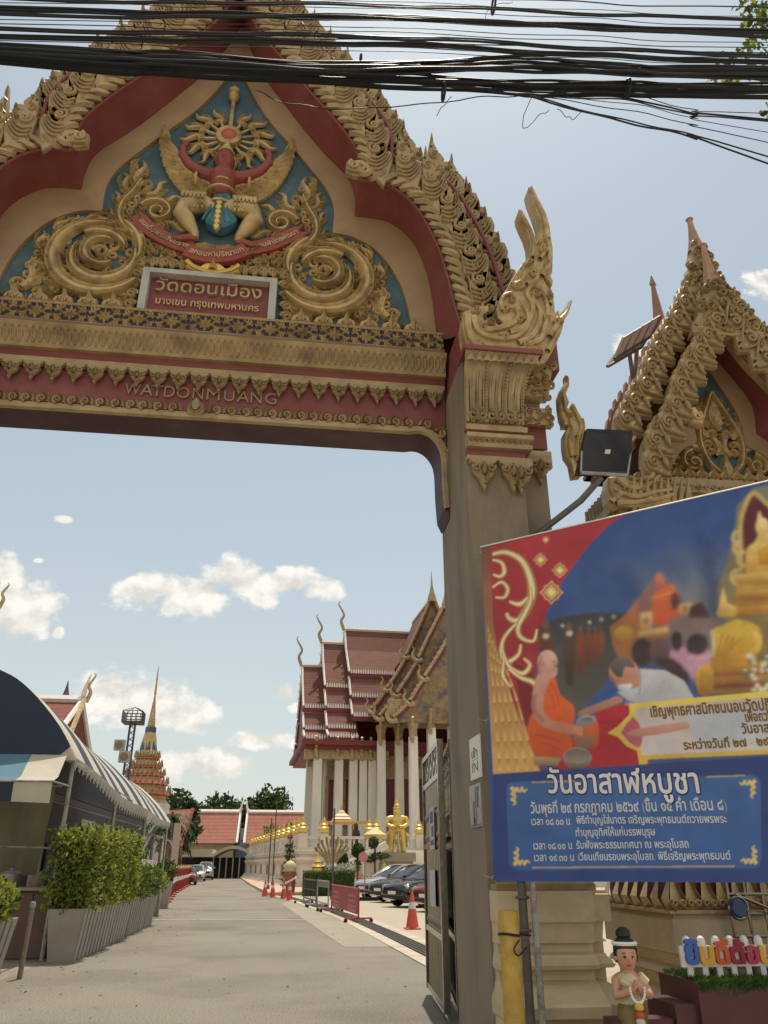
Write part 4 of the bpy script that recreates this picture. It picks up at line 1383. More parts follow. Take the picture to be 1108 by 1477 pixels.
for k in range(4):
 mb.tube([(bl + 0.03, YB + 0.05 + 0.02 * k, zs[0] + 0.05 + 0.03 * k), (br - 0.12, YB + 0.05 + 0.02 * k, zs[0] + 0.05 + 0.03 * k)], 0.022,6)
mb.build('gilt_collar', 'gold_dull', gate)
for src in (pil, naga, base):
 c = copy_part(src, gate, scale=(-1,1,1))
 for ch in list(src.children):
  copy_part(ch, c)
# --- smaller side gate on the right
SX = 5.34
sg = thing('side_gate', 'smaller spired temple gate with two tiers of gilded flames, right of the big gateway', 'gate', (SX, 7.9, 0))
def SGl(pts, Y):
 return [(2 * SX - P(px, py, Y).x, P(px, py, Y).z) for px, py in pts]
def SGr(pts, Y):
 return [(P(px, py, Y).x, P(px, py, Y).z) for px, py in pts]
YS1 = 7.4
f_in = c2(SGl([(1044,474), (1035,494), (1025,519), (1009,545), (996,570), (990,595)], YS1), SGl([(984,619), (968,637), (958,658), (957,690)], YS1), 4)
f_in[0] = (SX, f_in[0][1])
f_in = [(max(x, SX), z) for x, z in f_in]
cs = resample([Vector(p) for p in f_in[:21]], 34) + resample([Vector(p) for p in f_in[21:]], 16)
def ups(pts, d):
 o_ = [p + Vector((0.80,0.60)) * d for p in pts]
 o_[0] = Vector((SX, o_[0].y))
 return o_
# field, frame, soffit
tin = c2(SGr([(1022,532), (1040,560), (1060,590), (1070,615), (1073,640)], 7.9), SGr([(1086,648), (1108,662), (1125,685), (1131,716)], 7.9), 4)
tou = c2(SGr([(1018,505), (1042,533), (1065,560), (1084,590), (1089,628)], 7.9), SGr([(1102,636), (1128,652), (1146,680), (1152,716)], 7.9), 4)
tin[0], tou[0] = (SX, tin[0][1]), (SX, tou[0][1])
zl_s = P(1040,699,7.9).z
tin[-1], tou[-1] = (tin[-1][0], zl_s), (tou[-1][0], zl_s)
mb = MB()
po = [(2 * SX - x, z) for x, z in reversed(tin)] + tin
mb.add([(x, 7.96, z) for x, z in po], [tuple(range(len(po)))])
mb.build('gable_field', 'blue', sg, smooth=False)
mb = MB()
ta, tb = resample([Vector(p) for p in tin], 50), resample([Vector(p) for p in tou], 50)
mb.loft([[(p.x, 7.96, p.y) for p in ta], [(p.x, 7.9, p.y) for p in ta], [(p.lerp(q, .2).x, 7.885, p.lerp(q, .2).y) for p, q in zip(ta, tb)], [(q.x, 7.87, q.y) for q in tb]])
mb.mirror_x(SX)
mb.build('gable_frame', 'tan', sg, ang=30)
mb = MB()
mb.loft([[(q.x, 7.885, q.y) for q in tb], [(r_.x, YS1, r_.y) for r_ in resample(cs, 50)]])
mb.mirror_x(SX)
mb.build('gable_soffit', 'red', sg, ang=50)
dk = 'gold_dull'
def tier(c, Y, Yback, nteeth_size):
 mb = MB()
 ca, cb, cd = ups(c, 0.0), ups(c, 0.14), ups(c, 0.28)
 mb.loft([[(p.x, Yback, p.y) for p in ca], [(p.x, Y, p.y) for p in ca], [(p.x, Y - 0.01, p.y) for p in cb], [(p.x, Y, p.y) for p in cd], [(p.x, Yback, p.y) for p in cd]])
 mb.mirror_x(SX)
 mb.build('barge_board', dk, sg, ang=50)
 mb = MB()
 mb.band(ups(c, 0.155), 0.055,0.04, Y - 0.01, P_ROUND)
 mb.band(ups(c, 0.005), 0.03,0.03, Y, P_ROUND)
 mb.mirror_x(SX)
 mb.build('red_barge_rib', 'red', sg)
 mb = MB()
 cc = resample(ups(c, 0.075), 220)
 for ph in (0, PI):
  s, pts = 0, []
  for i, p in enumerate(cc):
   if i:
    s += (p - cc[i - 1]).length
   t = (cc[min(i + 1,219)] - cc[max(i - 1,0)]).normalized()
   nn = Vector((-t.y, t.x))
   a = 2 * PI * s / 0.22 + ph
   q = p + nn * 0.028 * math.sin(a)
   pts.append((q.x, Y - 0.045 - 0.028 * math.cos(a), q.y))
  mb.tube(pts, 0.034,5)
 copy_part(mb.build('braided_moulding', 'gold', sg), sg, scale=(-1, 1, 1))
c_front = cs
c_rear = [p + Vector((0.06,0.48)) if i else Vector((SX, p.y + 0.48)) for i, p in enumerate(ups(cs, 0.17))]
c_rear = [p + Vector((0.0,-0.1)) for p in c_rear]
tier(c_front, YS1, YS1 + 0.12,0.5)
tier(c_rear, YS1 + 0.16, YS1 + 0.3,0.5)
first = True
# flame plates: squatter, lobed, with a coil
mb = MB()
o_ = [(0.06,1.0), (0.0,0.86), (-0.10,0.80), (-0.12,0.66), (-0.22,0.60), (-0.24,0.44), (-0.30,0.36), (-0.26,0.16), (-0.16,0.02), (0.05,-0.08), (0.40,-0.1), (0.40,0.45), (0.18,0.62), (0.14,0.84)]
mb.plate(o_, -0.10,0,0.02)
mb.band(spiral(-0.02,0.33,0.20,0.03,0.5,1.6,20), 0.085,0.08,-0.1, P_ROUND)
mb.band(spiral(0.02,0.70,0.11,0.02,0.2,1.4,16), 0.055,0.07,-0.1, P_ROUND)
mb.band(crv([(0.36,-0.02), (0.12,0.02), (-0.14,0.14), (-0.22,0.36)], 4), 0.07,0.07,-0.1, P_ROUND)
mb.band(crv([(0.36,0.14), (0.24,0.30), (0.2,0.5), (0.08,0.86)], 4), 0.07,0.07,-0.1, P_ROUND)
mb.band(crv([(0.06,0.8), (0.05,0.9), (0.06,0.98)], 3), 0.05,0.05,-0.1, P_RIDGE)
sf0 = mb.build('flame_finial', 'gold_dull', sg, local=True)
for curve, Y in ((ups(c_front, 0.31), YS1 - 0.02), (ups(c_rear, 0.31), YS1 + 0.15)):
 cc = resample(curve, 300)
 s, nxt = 0,0.22
 for i in range(1,300):
  s += (cc[i] - cc[i - 1]).length
  if s >= nxt:
   nxt += 0.31
   for side in (-1,1):
    o = sf0 if first else copy_part(sf0, sg)
    first = False
    o.scale = (-side * 0.47,0.8,0.50) if side > 0 else (0.47,0.8,0.50)
    o.location = (side * (cc[i].x - SX - 0.10), Y - 7.9, cc[i].y - 0.27)
# apex plates and spires
for (Y, z0_, z1_, w_) in ((YS1 - 0.06, P(1030,489, YS1).z, P(1015,352, YS1).z, 0.46), (YS1 + 0.10, P(1005,425, YS1 + .1).z, P(995,310, YS1 + .1).z, 0.34)):
 mb = MB()
 h_ = z1_ - z0_
 o_ = [(SX - w_, z0_), (SX + w_, z0_), (SX + w_ * 0.85, z0_ + h_ * 0.12), (SX + w_ * 0.70, z0_ + h_ * 0.2), (SX + w_ * 0.62, z0_ + h_ * 0.32), (SX + w_ * 0.42, z0_ + h_ * 0.38), (SX + w_ * 0.36, z0_ + h_ * 0.5), (SX + 0.07, z0_ + h_ * 0.62)]
 o_ = o_ + [(2 * SX - x, z) for x, z in reversed(o_[2:])]
 mb.plate(o_, Y, Y + 0.14,0.02)
 fill_scrolls(mb, o_, 0.16, Y, 3,0.06)
 for k in range(2):
  mb.tube([(SX - w_ - 0.02, Y - 0.03, z0_ + 0.02 + 0.05 * k), (SX + w_ + 0.02, Y - 0.03, z0_ + 0.02 + 0.05 * k)], 0.03,6)
 mb.build('apex_plate', 'gold_dull', sg)
 mb = MB()
 zb_ = z0_ + h_ * 0.56
 mb.lathe((SX, Y + 0.06, zb_), [(0.13,0), (0.11,0.08), (0.075, (z1_ - zb_) * 0.35), (0.045, (z1_ - zb_) * 0.7), (0.032, (z1_ - zb_) * 0.93), (0.055, (z1_ - zb_) * 0.95), (0.05, (z1_ - zb_) * 0.975), (0.006, (z1_ - zb_) * 1.03)], 8)
 mb.build('spire', mat('dusty_pink_plaster', (0.36, 0.23, 0.16), 0.8, 0, 0.15, 5), sg)
# roof body, plain rear gable and its spire
rc = [(p.x, p.y) for p in ups(c_rear, 0.12)]
rp = [(2 * SX - x, z) for x, z in reversed(rc)] + rc
mb = MB()
mb.add([(x, YS1 + 0.3, z) for x, z in rp] + [(x, 8.75, z) for x, z in rp], [(i, i + 1, len(rp) + i + 1, len(rp) + i) for i in range(len(rp) - 1)] + [tuple(range(len(rp), 2 * len(rp)))])
mb.build('roof', mat('side_gate_red_plaster', (0.22, 0.075, 0.06), 0.8, 0, 0.2, 3), sg, smooth=False)
mb = MB()
sc = ups(c_rear, 0.2)
jag = [(p.x, p.y + (0.10 if i % 4 == 0 else 0)) for i, p in enumerate(sc[1:])]
pj = [(2 * SX - x, z) for x, z in reversed(jag)] + [(SX, sc[0].y + 0.2)] + jag
mb.plate(pj, 8.72,8.82)
zz = P(943,397,8.75).z
mb.lathe((SX, 8.77, sc[0].y - 0.1), [(0.24,0), (0.19,0.2), (0.09, (zz - sc[0].y) * 0.55), (0.035, (zz - sc[0].y) * 0.93), (0.06, (zz - sc[0].y) * 0.95), (0.01, (zz - sc[0].y) + 0.1)], 4)
mb.build('rear_gable', mat('bare_pink_plaster', (0.33, 0.18, 0.13), 0.85, 0, 0.2, 5), sg, smooth=False)
# corner brackets at the barge steps
mb = MB()
for (cx, cz, Y, k) in ((2 * SX - P(998,608, YS1).x, P(998,608, YS1).z, YS1 - 0.1,1.0),):
 kp = [(cx - 0.10, cz - 0.10), (cx + 0.08, cz - 0.07), (cx + 0.11, cz + 0.13), (cx - 0.03, cz + 0.17), (cx - 0.09, cz + 0.06)]
 mb.plate(kp, Y - 0.0, Y + 0.12,0.03)
 mb.band(spiral(cx - 0.02, cz + 0.02,0.065,0.02,2,1.4,16), 0.04,0.03, Y, P_ROUND)
copy_part(mb.build('corner_bracket', 'gold', sg), sg, scale=(-1, 1, 1))
# serpent finials
def S7(x, y, Y):
 q = P(780 + 0.1805 * x, 530 + 0.1805 * y, Y)
 return 2 * SX - q.x, q.z
def mfin(outl, Y, waves, coils, name, thick=0.16):
 """traced on the left eave, kept mirrored about the axis so that both eaves carry one"""
 mb = MB()
 mb.plate([S7(x, y, Y) for x, y in outl], Y, Y + thick, 0.02)
 for pts, w_ in waves:
  mb.band(crv([S7(x, y, Y) for x, y in pts], 5), lambda t, w_=w_: w_ * (1 - 0.4 * t), 0.045, Y, P_ROUND)
 for x, y, r_, a, f in coils:
  c = S7(x, y, Y)
  mb.band(spiral(c[0], c[1], r_ * 0.00125, r_ * 0.00025, a, f * 1.4,14), r_ * 0.0007,0.05, Y, P_ROUND)
 r_ = mb.build(name, 'gold', sg, local=False)
 r_.scale = (-1,1,1)
 copy_part(r_, sg, scale=(1,1,1))
mfin([(545,870), (525,960), (540,1070), (600,1105), (850,1112), (1000,1085), (1058,1040), (1066,955), (1000,985), (1012,900), (990,800), (930,740), (850,715), (835,760), (870,830), (830,880), (760,862), (640,860)], YS1 - 0.08,
 [([(560,1080), (640,1010), (760,1040), (900,1000), (1040,980)], 0.075), ([(600,1090), (760,1080), (920,1060), (1050,1020)], 0.07), ([(600,900), (700,960), (820,960), (920,900), (960,820)], 0.075), ([(870,740), (900,800), (880,880), (800,900), (700,880)], 0.07), ([(560,900), (560,980), (590,1040)], 0.06)],
 [(590, 1030, 55, 1, 1), (800, 970, 50, 0, 1), (900, 800, 45, 2, -1), (680, 975, 45, 2, 1), (780, 880, 45, 0, 1), (970, 950, 40, 1, 1)], 'serpent_finial')
mfin([(200,55), (232,85), (232,140), (205,200), (232,270), (215,310), (235,330), (256,275), (300,340), (345,410), (356,480), (335,560), (330,700), (330,860), (262,870), (240,760), (200,700), (188,620), (186,530), (226,462), (182,462), (180,430), (165,400), (150,300), (145,220), (165,160), (208,110)], YS1 + 0.14,
 [([(205,80), (210,120), (180,180), (175,260), (190,340), (220,400)], 0.04), ([(250,310), (290,390), (320,480), (290,600), (290,760)], 0.06), ([(230,420), (250,500), (220,600), (240,720)], 0.05), ([(330,420), (340,500), (315,640), (310,800)], 0.04)],
 [(230, 400, 35, 1, 1), (300, 585, 45, 1, 1), (300, 720, 40, 0, 1)], 'flame_hook', 0.12)
# carving in the gable: a tall flame motif between scrolls, lotus buds on the sill
mb = MB()
y_ = 7.95
def SP(px, py):
 q = P(px, py, 7.95)
 return q.x, q.z
ax0, az0 = SX, SP(1040,660)[1]
for s in (-1,1):
 for (dx, dz, an, ln, f) in [(0.06,0.45,1.7,0.55,1), (0.16,0.25,1.45,0.5,-1), (0.22,0.1,1.2,0.42,-1), (0.25,-0.05,1.0,0.35,1), (0.10,0.0,1.7,0.4,1), (0.42,-0.2,0.8,0.3,1), (0.62,-0.26,0.9,0.28,-1), (0.8,-0.3,1.2,0.25,1)]:
  a = an if s > 0 else PI - an
  flame(mb, ax0 + s * dx, az0 + dz, a, ln, f * s, y_, 0.07,3)
 mb.band(spiral(ax0 + s * 0.42, az0 - 0.12,0.17,0.03, PI / 2, -s * 1.6,24), lambda t: 0.09 * (1 - 0.4 * t), 0.08, y_, P_TRIPLE)
 mb.band(spiral(ax0 + s * 0.72, az0 - 0.22,0.13,0.025, PI / 2, -s * 1.6,24), lambda t: 0.08 * (1 - 0.4 * t), 0.08, y_, P_TRIPLE)
 mb.band(crv([(ax0 + s * 0.02, az0 - 0.3), (ax0 + s * 0.22, az0 - 0.1), (ax0 + s * 0.28, az0 + 0.25), (ax0 + s * 0.18, az0 + 0.55), (ax0, az0 + 0.95)], 6), 0.09,0.08, y_, P_TRIPLE)
flame(mb, ax0, az0 + 0.35, PI / 2,0.62,1, y_, 0.1,3, False)
mb.band([(ax0, az0 - 0.32), (ax0, az0 - 0.2), (ax0, az0 - 0.02)], lambda t: 0.2 * math.sin(PI * (0.15 + 0.8 * t)), 0.09, y_, P_GROOVE)
mb.build('flame_carving', 'gold', sg)
b2 = None
for k in range(12):
 x = (k - 5.5) * 0.155
 o = copy_part(bud0, sg)
 o.scale = (0.5,0.9,0.62)
 o.location = (x, -0.03, zl_s)
mb = MB()
for (y0_, y1_, a, b, w_) in ((7.78,8.3, zl_s - 0.09, zl_s, 1.28), (7.72,8.3, zl_s - 0.22, zl_s - 0.1,1.25), (7.78,8.3, zl_s - 0.3, zl_s - 0.22,1.25)):
 mb.box(SX - w_, SX + w_, y0_, y1_, a, b)
for k in range(26):
 x = SX - 1.2 + k * 0.096
 mb.band(spiral(x, zl_s - 0.16,0.045,0.01,0,1.3,12), 0.03,0.03,7.72, P_ROUND)
mb.build('gilt_cornice', 'gold_dull', sg, smooth=False)
mb = MB()
mb.box(SX - 1.22, SX + 1.22,7.85,8.3,4.6, zl_s - 0.3)
mb.build('beam', 'red', sg, smooth=False)
for s in (-1,1):
 mb = MB()
 x0_, x1_ = (SX - 1.62, SX - 0.9) if s < 0 else (SX + 0.9, SX + 1.62)
 mb.box(x0_, x1_, 7.5,8.4,1.2,5.1)
 pz = mb.build('pillar', 'concrete', sg, smooth=False)
 mb = MB()
 mb.box(x0_ - 0.08, x1_ + 0.08,7.42,8.45,4.95,5.42)
 mb.box(x0_ - 0.16, x1_ + 0.16,7.34,8.45,5.1,5.2)
 for k in range(9):
  xx = x0_ + (k + 0.5) * (x1_ - x0_) / 9
  mb.tube([(xx, 7.40,4.95), (xx, 7.36,5.2), (xx, 7.24,5.42)], [0.04,0.045,0.01], 5)
  yy = 7.45 + k * 0.1
  mb.tube([(x0_ - 0.09, yy, 4.95), (x0_ - 0.11, yy, 5.2), (x0_ - 0.13, yy, 5.42)], [0.04,0.045,0.03], 5)
 mb.build('lotus_capital', 'gold_dull', pz)
 # cream stepped base with a lotus ring above it
 mb = MB()
 bx0, bx1 = (3.42,4.4) if s < 0 else (2 * SX - 4.4,2 * SX - 3.42)
 zt_ = P(1010,1318,7.1).z
 pr = [(0.02, zt_), (0.0, zt_ - 0.03), (-0.02, zt_ - 0.05), (-0.02, zt_ - 0.30), (0.05, zt_ - 0.32), (0.05, zt_ - 0.40), (0.0, zt_ - 0.43), (-0.02, zt_ - 0.47), (0.06, zt_ - 0.50), (0.06, zt_ - 0.58), (0.0, zt_ - 0.62), (-0.1, zt_ - 0.7), (-0.1, zt_ - 0.8), (0,0)]
 rows = [[(bx0 + d, 7.1 + d, z), (bx1 - d, 7.1 + d, z), (bx1 - d, 8.6 - d, z), (bx0 + d, 8.6 - d, z)] for d, z in pr]
 mb.loft(rows, True)
 mb.add(rows[0], [(0,1,2,3)])
 mb.build('moulded_base', 'cream', sg, smooth=False)
 mb = MB()
 mb.cur = 0
 for k in range(7):
  xx = bx0 + 0.06 + k * (bx1 - bx0 - 0.12) / 6
  mb.add([(xx - 0.11,7.12, zt_ + 0.02), (xx + 0.11,7.12, zt_ + 0.02), (xx + 0.075,7.07, zt_ + 0.12), (xx, 7.16, zt_ + 0.33), (xx - 0.075,7.07, zt_ + 0.12)], [(0,1,2,3,4)])
  mb.band(spiral(xx - 0.035, zt_ + 0.08,0.035,0.01,0,1.2,10), 0.025,0.03,7.08, P_ROUND)
  mb.band(spiral(xx + 0.035, zt_ + 0.08,0.035,0.01, PI, -1.2,10), 0.025,0.03,7.08, P_ROUND)
  yy = 7.14 + k * 0.22
  mb.add([(bx0 + 0.02, yy - 0.11, zt_ + 0.02), (bx0 + 0.02, yy + 0.11, zt_ + 0.02), (bx0 - 0.03, yy + 0.075, zt_ + 0.12), (bx0 + 0.05, yy, zt_ + 0.33), (bx0 - 0.03, yy - 0.075, zt_ + 0.12)], [(0,1,2,3,4)])
 mb.box(bx0 - 0.03, bx1 + 0.03,7.07,8.6, zt_ + 0.001, zt_ + 0.03)
 mb.build('lotus_petal_ring', 'gold', sg, smooth=False)
 mb = MB()
 mb.box(bx0 + 0.05, bx1 - 0.05,7.17,8.55, zt_ + 0.03, zt_ + 0.6)
 mb.build('red_plinth', 'red', sg, smooth=False)
# two small solar panels on the side gate roof
solm = mat('solar_cell_blue', (0.03, 0.03, 0.05), 0.25, 0.1, 0.1, 8)
for quad, nm in (([(900, 487), (953, 455), (938, 484), (887, 516)], 'upper'), ([(888, 511), (937, 478), (925, 499), (876, 527)], 'lower')):
 qs = [P(*p, Y) for p, Y in zip(quad, (7.75,7.75,7.7,7.7))]
 c = sum(qs, Vector()) / 4
 t_ = thing('solar_panel', 'bronze-brown solar panel fixed on the side gate roof, the %s of two' % nm, 'solar panel', c, 'solar panels on the side gate')
 ux, uy = (qs[1] - qs[0]), (qs[3] - qs[0])
 nn = ux.cross(uy).normalized() * 0.03
 mb = MB()
 mb.add([qs[0], qs[1], qs[2], qs[3], qs[0] + nn, qs[1] + nn, qs[2] + nn, qs[3] + nn], [(0,1,2,3), (7,6,5,4), (0,4,5,1), (1,5,6,2), (2,6,7,3), (3,7,4,0)])
 mb.build('cell_sheet', mat('backsheet_brown', (0.26, 0.15, 0.10), 0.4, 0.1, 0.1, 6), t_, smooth=False)
 mb = MB()
 for a, b in ((0,1), (1,2), (2,3), (3,0)):
  mb.tube([qs[a] + nn / 2, qs[b] + nn / 2], 0.025,4)
 for k in (1,2,3):
  mb.tube([qs[0].lerp(qs[1], k / 4) - nn * 0.2, qs[3].lerp(qs[2], k / 4) - nn * 0.2], 0.008,4)
 mb.build('frame', mat('bronze_frame', (.10, .07, .055), .6), t_, smooth=False)
 mb = MB()
 mb.tube([c, Vector((SX - 0.9,8.2, c.z - 0.5))], 0.03,5)
 mb.build('bracket', 'galv', t_, smooth=False)
# --- printed vinyl banner stretched between steel poles
ub = Vector((0.770,-0.637,0)).normalized()
nb_ = Vector((-0.637,-0.770,0)).normalized()
L0 = P(697,1000,6.66)
def BP(px, py, d=0.0):
 r_ = pix_dir(px, py)
 o = Vector((0,0, CH))
 t = (L0 + nb_ * d - o).dot(nb_) / r_.dot(nb_)
 return o + r_ * t
def prm(name, rough=0.45):
 m = bpy.data.materials.new(name)
 m.use_nodes = True
 n = m.node_tree
 b = n.nodes['Principled BSDF']
 a = n.nodes.new('ShaderNodeVertexColor')
 a.layer_name = 'print'
 ns = n.nodes.new('ShaderNodeTexNoise')
 ns.inputs['Scale'].default_value = 3.5
 ns.inputs['Detail'].default_value = 6
 tc = n.nodes.new('ShaderNodeTexCoord')
 n.links.new(tc.outputs['Object'], ns.inputs['Vector'])
 mr = n.nodes.new('ShaderNodeMapRange')
 mr.inputs[1].default_value, mr.inputs[2].default_value, mr.inputs[3].default_value, mr.inputs[4].default_value = 0.3,0.7,0.85,1.12
 n.links.new(ns.outputs[0], mr.inputs[0])
 mx = n.nodes.new('ShaderNodeMixRGB')
 mx.blend_type = 'MULTIPLY'
 mx.inputs[0].default_value = 1
 n.links.new(a.outputs[0], mx.inputs[1])
 n.links.new(mr.outputs[0], mx.inputs[2])
 n.links.new(mx.outputs[0], b.inputs['Base Color'])
 b.inputs['Roughness'].default_value = rough
 n2 = n.nodes.new('ShaderNodeTexNoise')
 n2.inputs['Scale'].default_value, n2.inputs['Detail'].default_value, n2.inputs['Distortion'].default_value = 1.4, 2, .8
 n.links.new(tc.outputs['Object'], n2.inputs['Vector'])
 bp = n.nodes.new('ShaderNodeBump')
 bp.inputs['Strength'].default_value, bp.inputs['Distance'].default_value = .5, .12
 n.links.new(n2.outputs[0], bp.inputs['Height'])
 n.links.new(bp.outputs[0], b.inputs['Normal'])
 return m
PRINT = prm('printed_vinyl')
def lin(c):
 return tuple(((v / 255) / 12.92 if v / 255 <= 0.04045 else (((v / 255) + 0.055) / 1.055) ** 2.4) for v in c)
class PRB:
 """the printed picture: traced shapes laid down in order on a fine colour grid, softened like a photograph"""
 def __init__(self):
  self.x0, self.y0, self.w, self.h = 680,650,590,640
  self.im = np.zeros((self.h, self.w, 3)) + np.array(lin((46,82,150)))
  self.k = 0
  self.rs = np.random.RandomState(5)
 def poly(self, pts, c0, c1=None, smooth=0):
  """flat printed shape traced from the banner; colours (display values) run from its top to its bottom"""
  if smooth:
   pts = [(p.x, p.y) for p in crv(list(pts) + [pts[0]], smooth)][:-1]
  c0, c1 = np.array(lin(c0)), np.array(lin(c1 or c0))
  xs, ys = [p[0] for p in pts], [p[1] for p in pts]
  xa, xb = max(int(min(xs)) - self.x0,0), min(int(max(xs)) + 2 - self.x0, self.w)
  ya, yb = max(int(min(ys)) - self.y0,0), min(int(max(ys)) + 2 - self.y0, self.h)
  if xb <= xa or yb <= ya:
   return
  gx, gy = np.meshgrid(np.arange(xa, xb) + self.x0, np.arange(ya, yb) + self.y0)
  cov = np.zeros(gx.shape)
  for ox, oy in ((.25,.25), (.75,.25), (.25,.75), (.75,.75)):
   ins = np.zeros(gx.shape, bool)
   for i in range(len(pts)):
    (x1, y1), (x2, y2) = pts[i - 1], pts[i]
    if y1 == y2:
     continue
    yy = gy + oy
    ins ^= ((y1 > yy) != (y2 > yy)) & (gx + ox < (x2 - x1) * (yy - y1) / (y2 - y1) + x1)
   cov += ins * .25
  t = np.clip((gy - min(ys)) / max(max(ys) - min(ys), 1e-6), 0,1)[..., None]
  sl = self.im[ya:yb, xa:xb]
  sl += (c0 + (c1 - c0) * t - sl) * cov[..., None]
 def ell(self, cx, cy, rx, ry, c0, c1=None, n=18, rot=0):
  self.poly([(cx + rx * math.cos(a) * math.cos(rot) - ry * math.sin(a) * math.sin(rot), cy + rx * math.cos(a) * math.sin(rot) + ry * math.sin(a) * math.cos(rot)) for a in [2 * PI * i / n for i in range(n)]], c0, c1)
 def stroke(self, pts, w, c0, c1=None):
  pts = crv(pts, 5)
  m = len(pts)
  l, r_ = [], []
  for i, p in enumerate(pts):
   t = (pts[min(i + 1, m - 1)] - pts[max(i - 1,0)]).normalized()
   ww = w(i / (m - 1)) if callable(w) else w
   nn = Vector((-t.y, t.x)) * ww / 2
   l.append(tuple(p + nn))
   r_.append(tuple(p - nn))
  for i in range(m - 1):
   self.poly([l[i], l[i + 1], r_[i + 1], r_[i]], c0, c1)
 def blur(self, box, s):
  xa, ya, xb, yb = box[0] - self.x0, box[1] - self.y0, box[2] - self.x0, box[3] - self.y0
  k = np.exp(-.5 * (np.arange(-int(3 * s) - 1, int(3 * s) + 2) / s) ** 2)
  k /= k.sum()
  a = self.im[ya:yb, xa:xb]
  n = len(k) // 2
  for ax in (0,1):
   pd = [(0,0)] * 3
   pd[ax] = (n, n)
   p = np.pad(a, pd, 'edge')
   a = sum(kk * (p[i:i + a.shape[0]] if ax == 0 else p[:, i:i + a.shape[1]]) for i, kk in enumerate(k))
  self.im[ya:yb, xa:xb] = a
 def grain(self, box, amp):
  """uneven photographic tone inside a part of the print"""
  xa, ya, xb, yb = box[0] - self.x0, box[1] - self.y0, box[2] - self.x0, box[3] - self.y0
  h, w = yb - ya, xb - xa
  tot = np.zeros((h, w))
  for c, g in ((4,.5), (9,.7), (22,1.0)):
   z = self.rs.rand(h // c + 3, w // c + 3)
   yi, xi = np.arange(h) / c, np.arange(w) / c
   y_, x_ = yi.astype(int), xi.astype(int)
   fy, fx = (yi - y_)[:, None], (xi - x_)[None]
   z0, z1 = z[y_], z[y_ + 1]
   tot += g * ((z0[:, x_] * (1 - fx) + z0[:, x_ + 1] * fx) * (1 - fy) + (z1[:, x_] * (1 - fx) + z1[:, x_ + 1] * fx) * fy - .5)
  self.im[ya:yb, xa:xb] *= (1 + amp * tot)[..., None]
 def build(self, name, parent):
  o_ = ORG[parent]
  nu_, nv_ = 430,440
  us, vs2 = np.linspace(0,1, nu_), np.linspace(0,1, nv_)
  A_, B_, C_, D_ = (np.array(q - o_ + nb_ * .0015) for q in (bl_b, br_b2, bl_t, br_t2))
  U, W_ = np.meshgrid(us, vs2)
  U, W_ = U[..., None], W_[..., None]
  V3 = (A_ * (1 - U) + B_ * U) * (1 - W_) + (C_ * (1 - U) + D_ * U) * W_
  d = V3.reshape(-1,3) + np.array(o_) - np.array((0,0, CH))
  s_, c_2, sp, cp = math.sin(YAW), math.cos(YAW), math.sin(PITCH), math.cos(PITCH)
  z = d @ np.array((s_ * cp, c_2 * cp, sp))
  px = 554 + FPX * (d @ np.array((c_2, -s_, 0))) / z - self.x0
  py = 738.5 - FPX * (d @ np.array((-s_ * sp, -c_2 * sp, cp))) / z - self.y0
  xi, yi = np.clip(px, 0, self.w - 1.01), np.clip(py, 0, self.h - 1.01)
  x_, y_ = xi.astype(int), yi.astype(int)
  fx, fy = (xi - x_)[:, None], (yi - y_)[:, None]
  im = self.im
  col = (im[y_, x_] * (1 - fx) + im[y_, x_ + 1] * fx) * (1 - fy) + (im[y_ + 1, x_] * (1 - fx) + im[y_ + 1, x_ + 1] * fx) * fy
  idx = np.arange(nu_ * nv_).reshape(nv_, nu_)
  f = np.stack([idx[:-1, :-1], idx[:-1,1:], idx[1:, 1:], idx[1:, :-1]], -1).reshape(-1,4)
  me = bpy.data.meshes.new(name)
  me.vertices.add(nu_ * nv_)
  me.vertices.foreach_set('co', V3.reshape(-1))
  me.loops.add(f.size)
  me.loops.foreach_set('vertex_index', f.reshape(-1))
  me.polygons.add(len(f))
  me.polygons.foreach_set('loop_start', np.arange(0, f.size, 4))
  me.update(calc_edges=True)
  a = me.color_attributes.new('print', 'FLOAT_COLOR', 'POINT')
  a.data.foreach_set('color', np.concatenate([np.clip(col, 0, 1), np.ones((len(col), 1))], 1).reshape(-1))
  me.materials.append(PRINT)
  ob = bpy.data.objects.new(name, me)
  COL.objects.link(ob)
  ob.parent = parent
  return ob
bl_b, bl_t = BP(712,1271), BP(694,790)
br_b, br_t = BP(1108,1273), BP(1108,694)
ext = 0.75
br_b2, br_t2 = br_b + (br_b - bl_b) * 0.28, br_t + (br_t - bl_t) * 0.28
bn = thing('vinyl_banner', 'large printed blue and red temple banner tied to poles before the right pillar', 'banner', bl_b)
mb = MB()
nu, nv = 16,8
fr = [[(bl_b.lerp(br_b2, i / nu)).lerp(bl_t.lerp(br_t2, i / nu), j / nv) for i in range(nu + 1)] for j in range(nv + 1)]
mb.loft(fr)
mb.loft([[p - nb_ * 0.004 for p in r_] for r_ in fr])
mb.build('vinyl_sheet', mat('blue_vinyl', lin((48, 88, 158)), 0.4, 0, 0.12, 1.5), bn, smooth=False)
A = PRB()
S = lambda x, y: (680 + x * 0.3863,690 + y * 0.3863)
T = lambda x, y: (680 + x * 0.3863,980 + y * 0.3863)
V = lambda x, y: (760 + x * 0.20305,820 + y * 0.20305)
W = lambda x, y: (900 + x * 0.21667,690 + y * 0.21667)
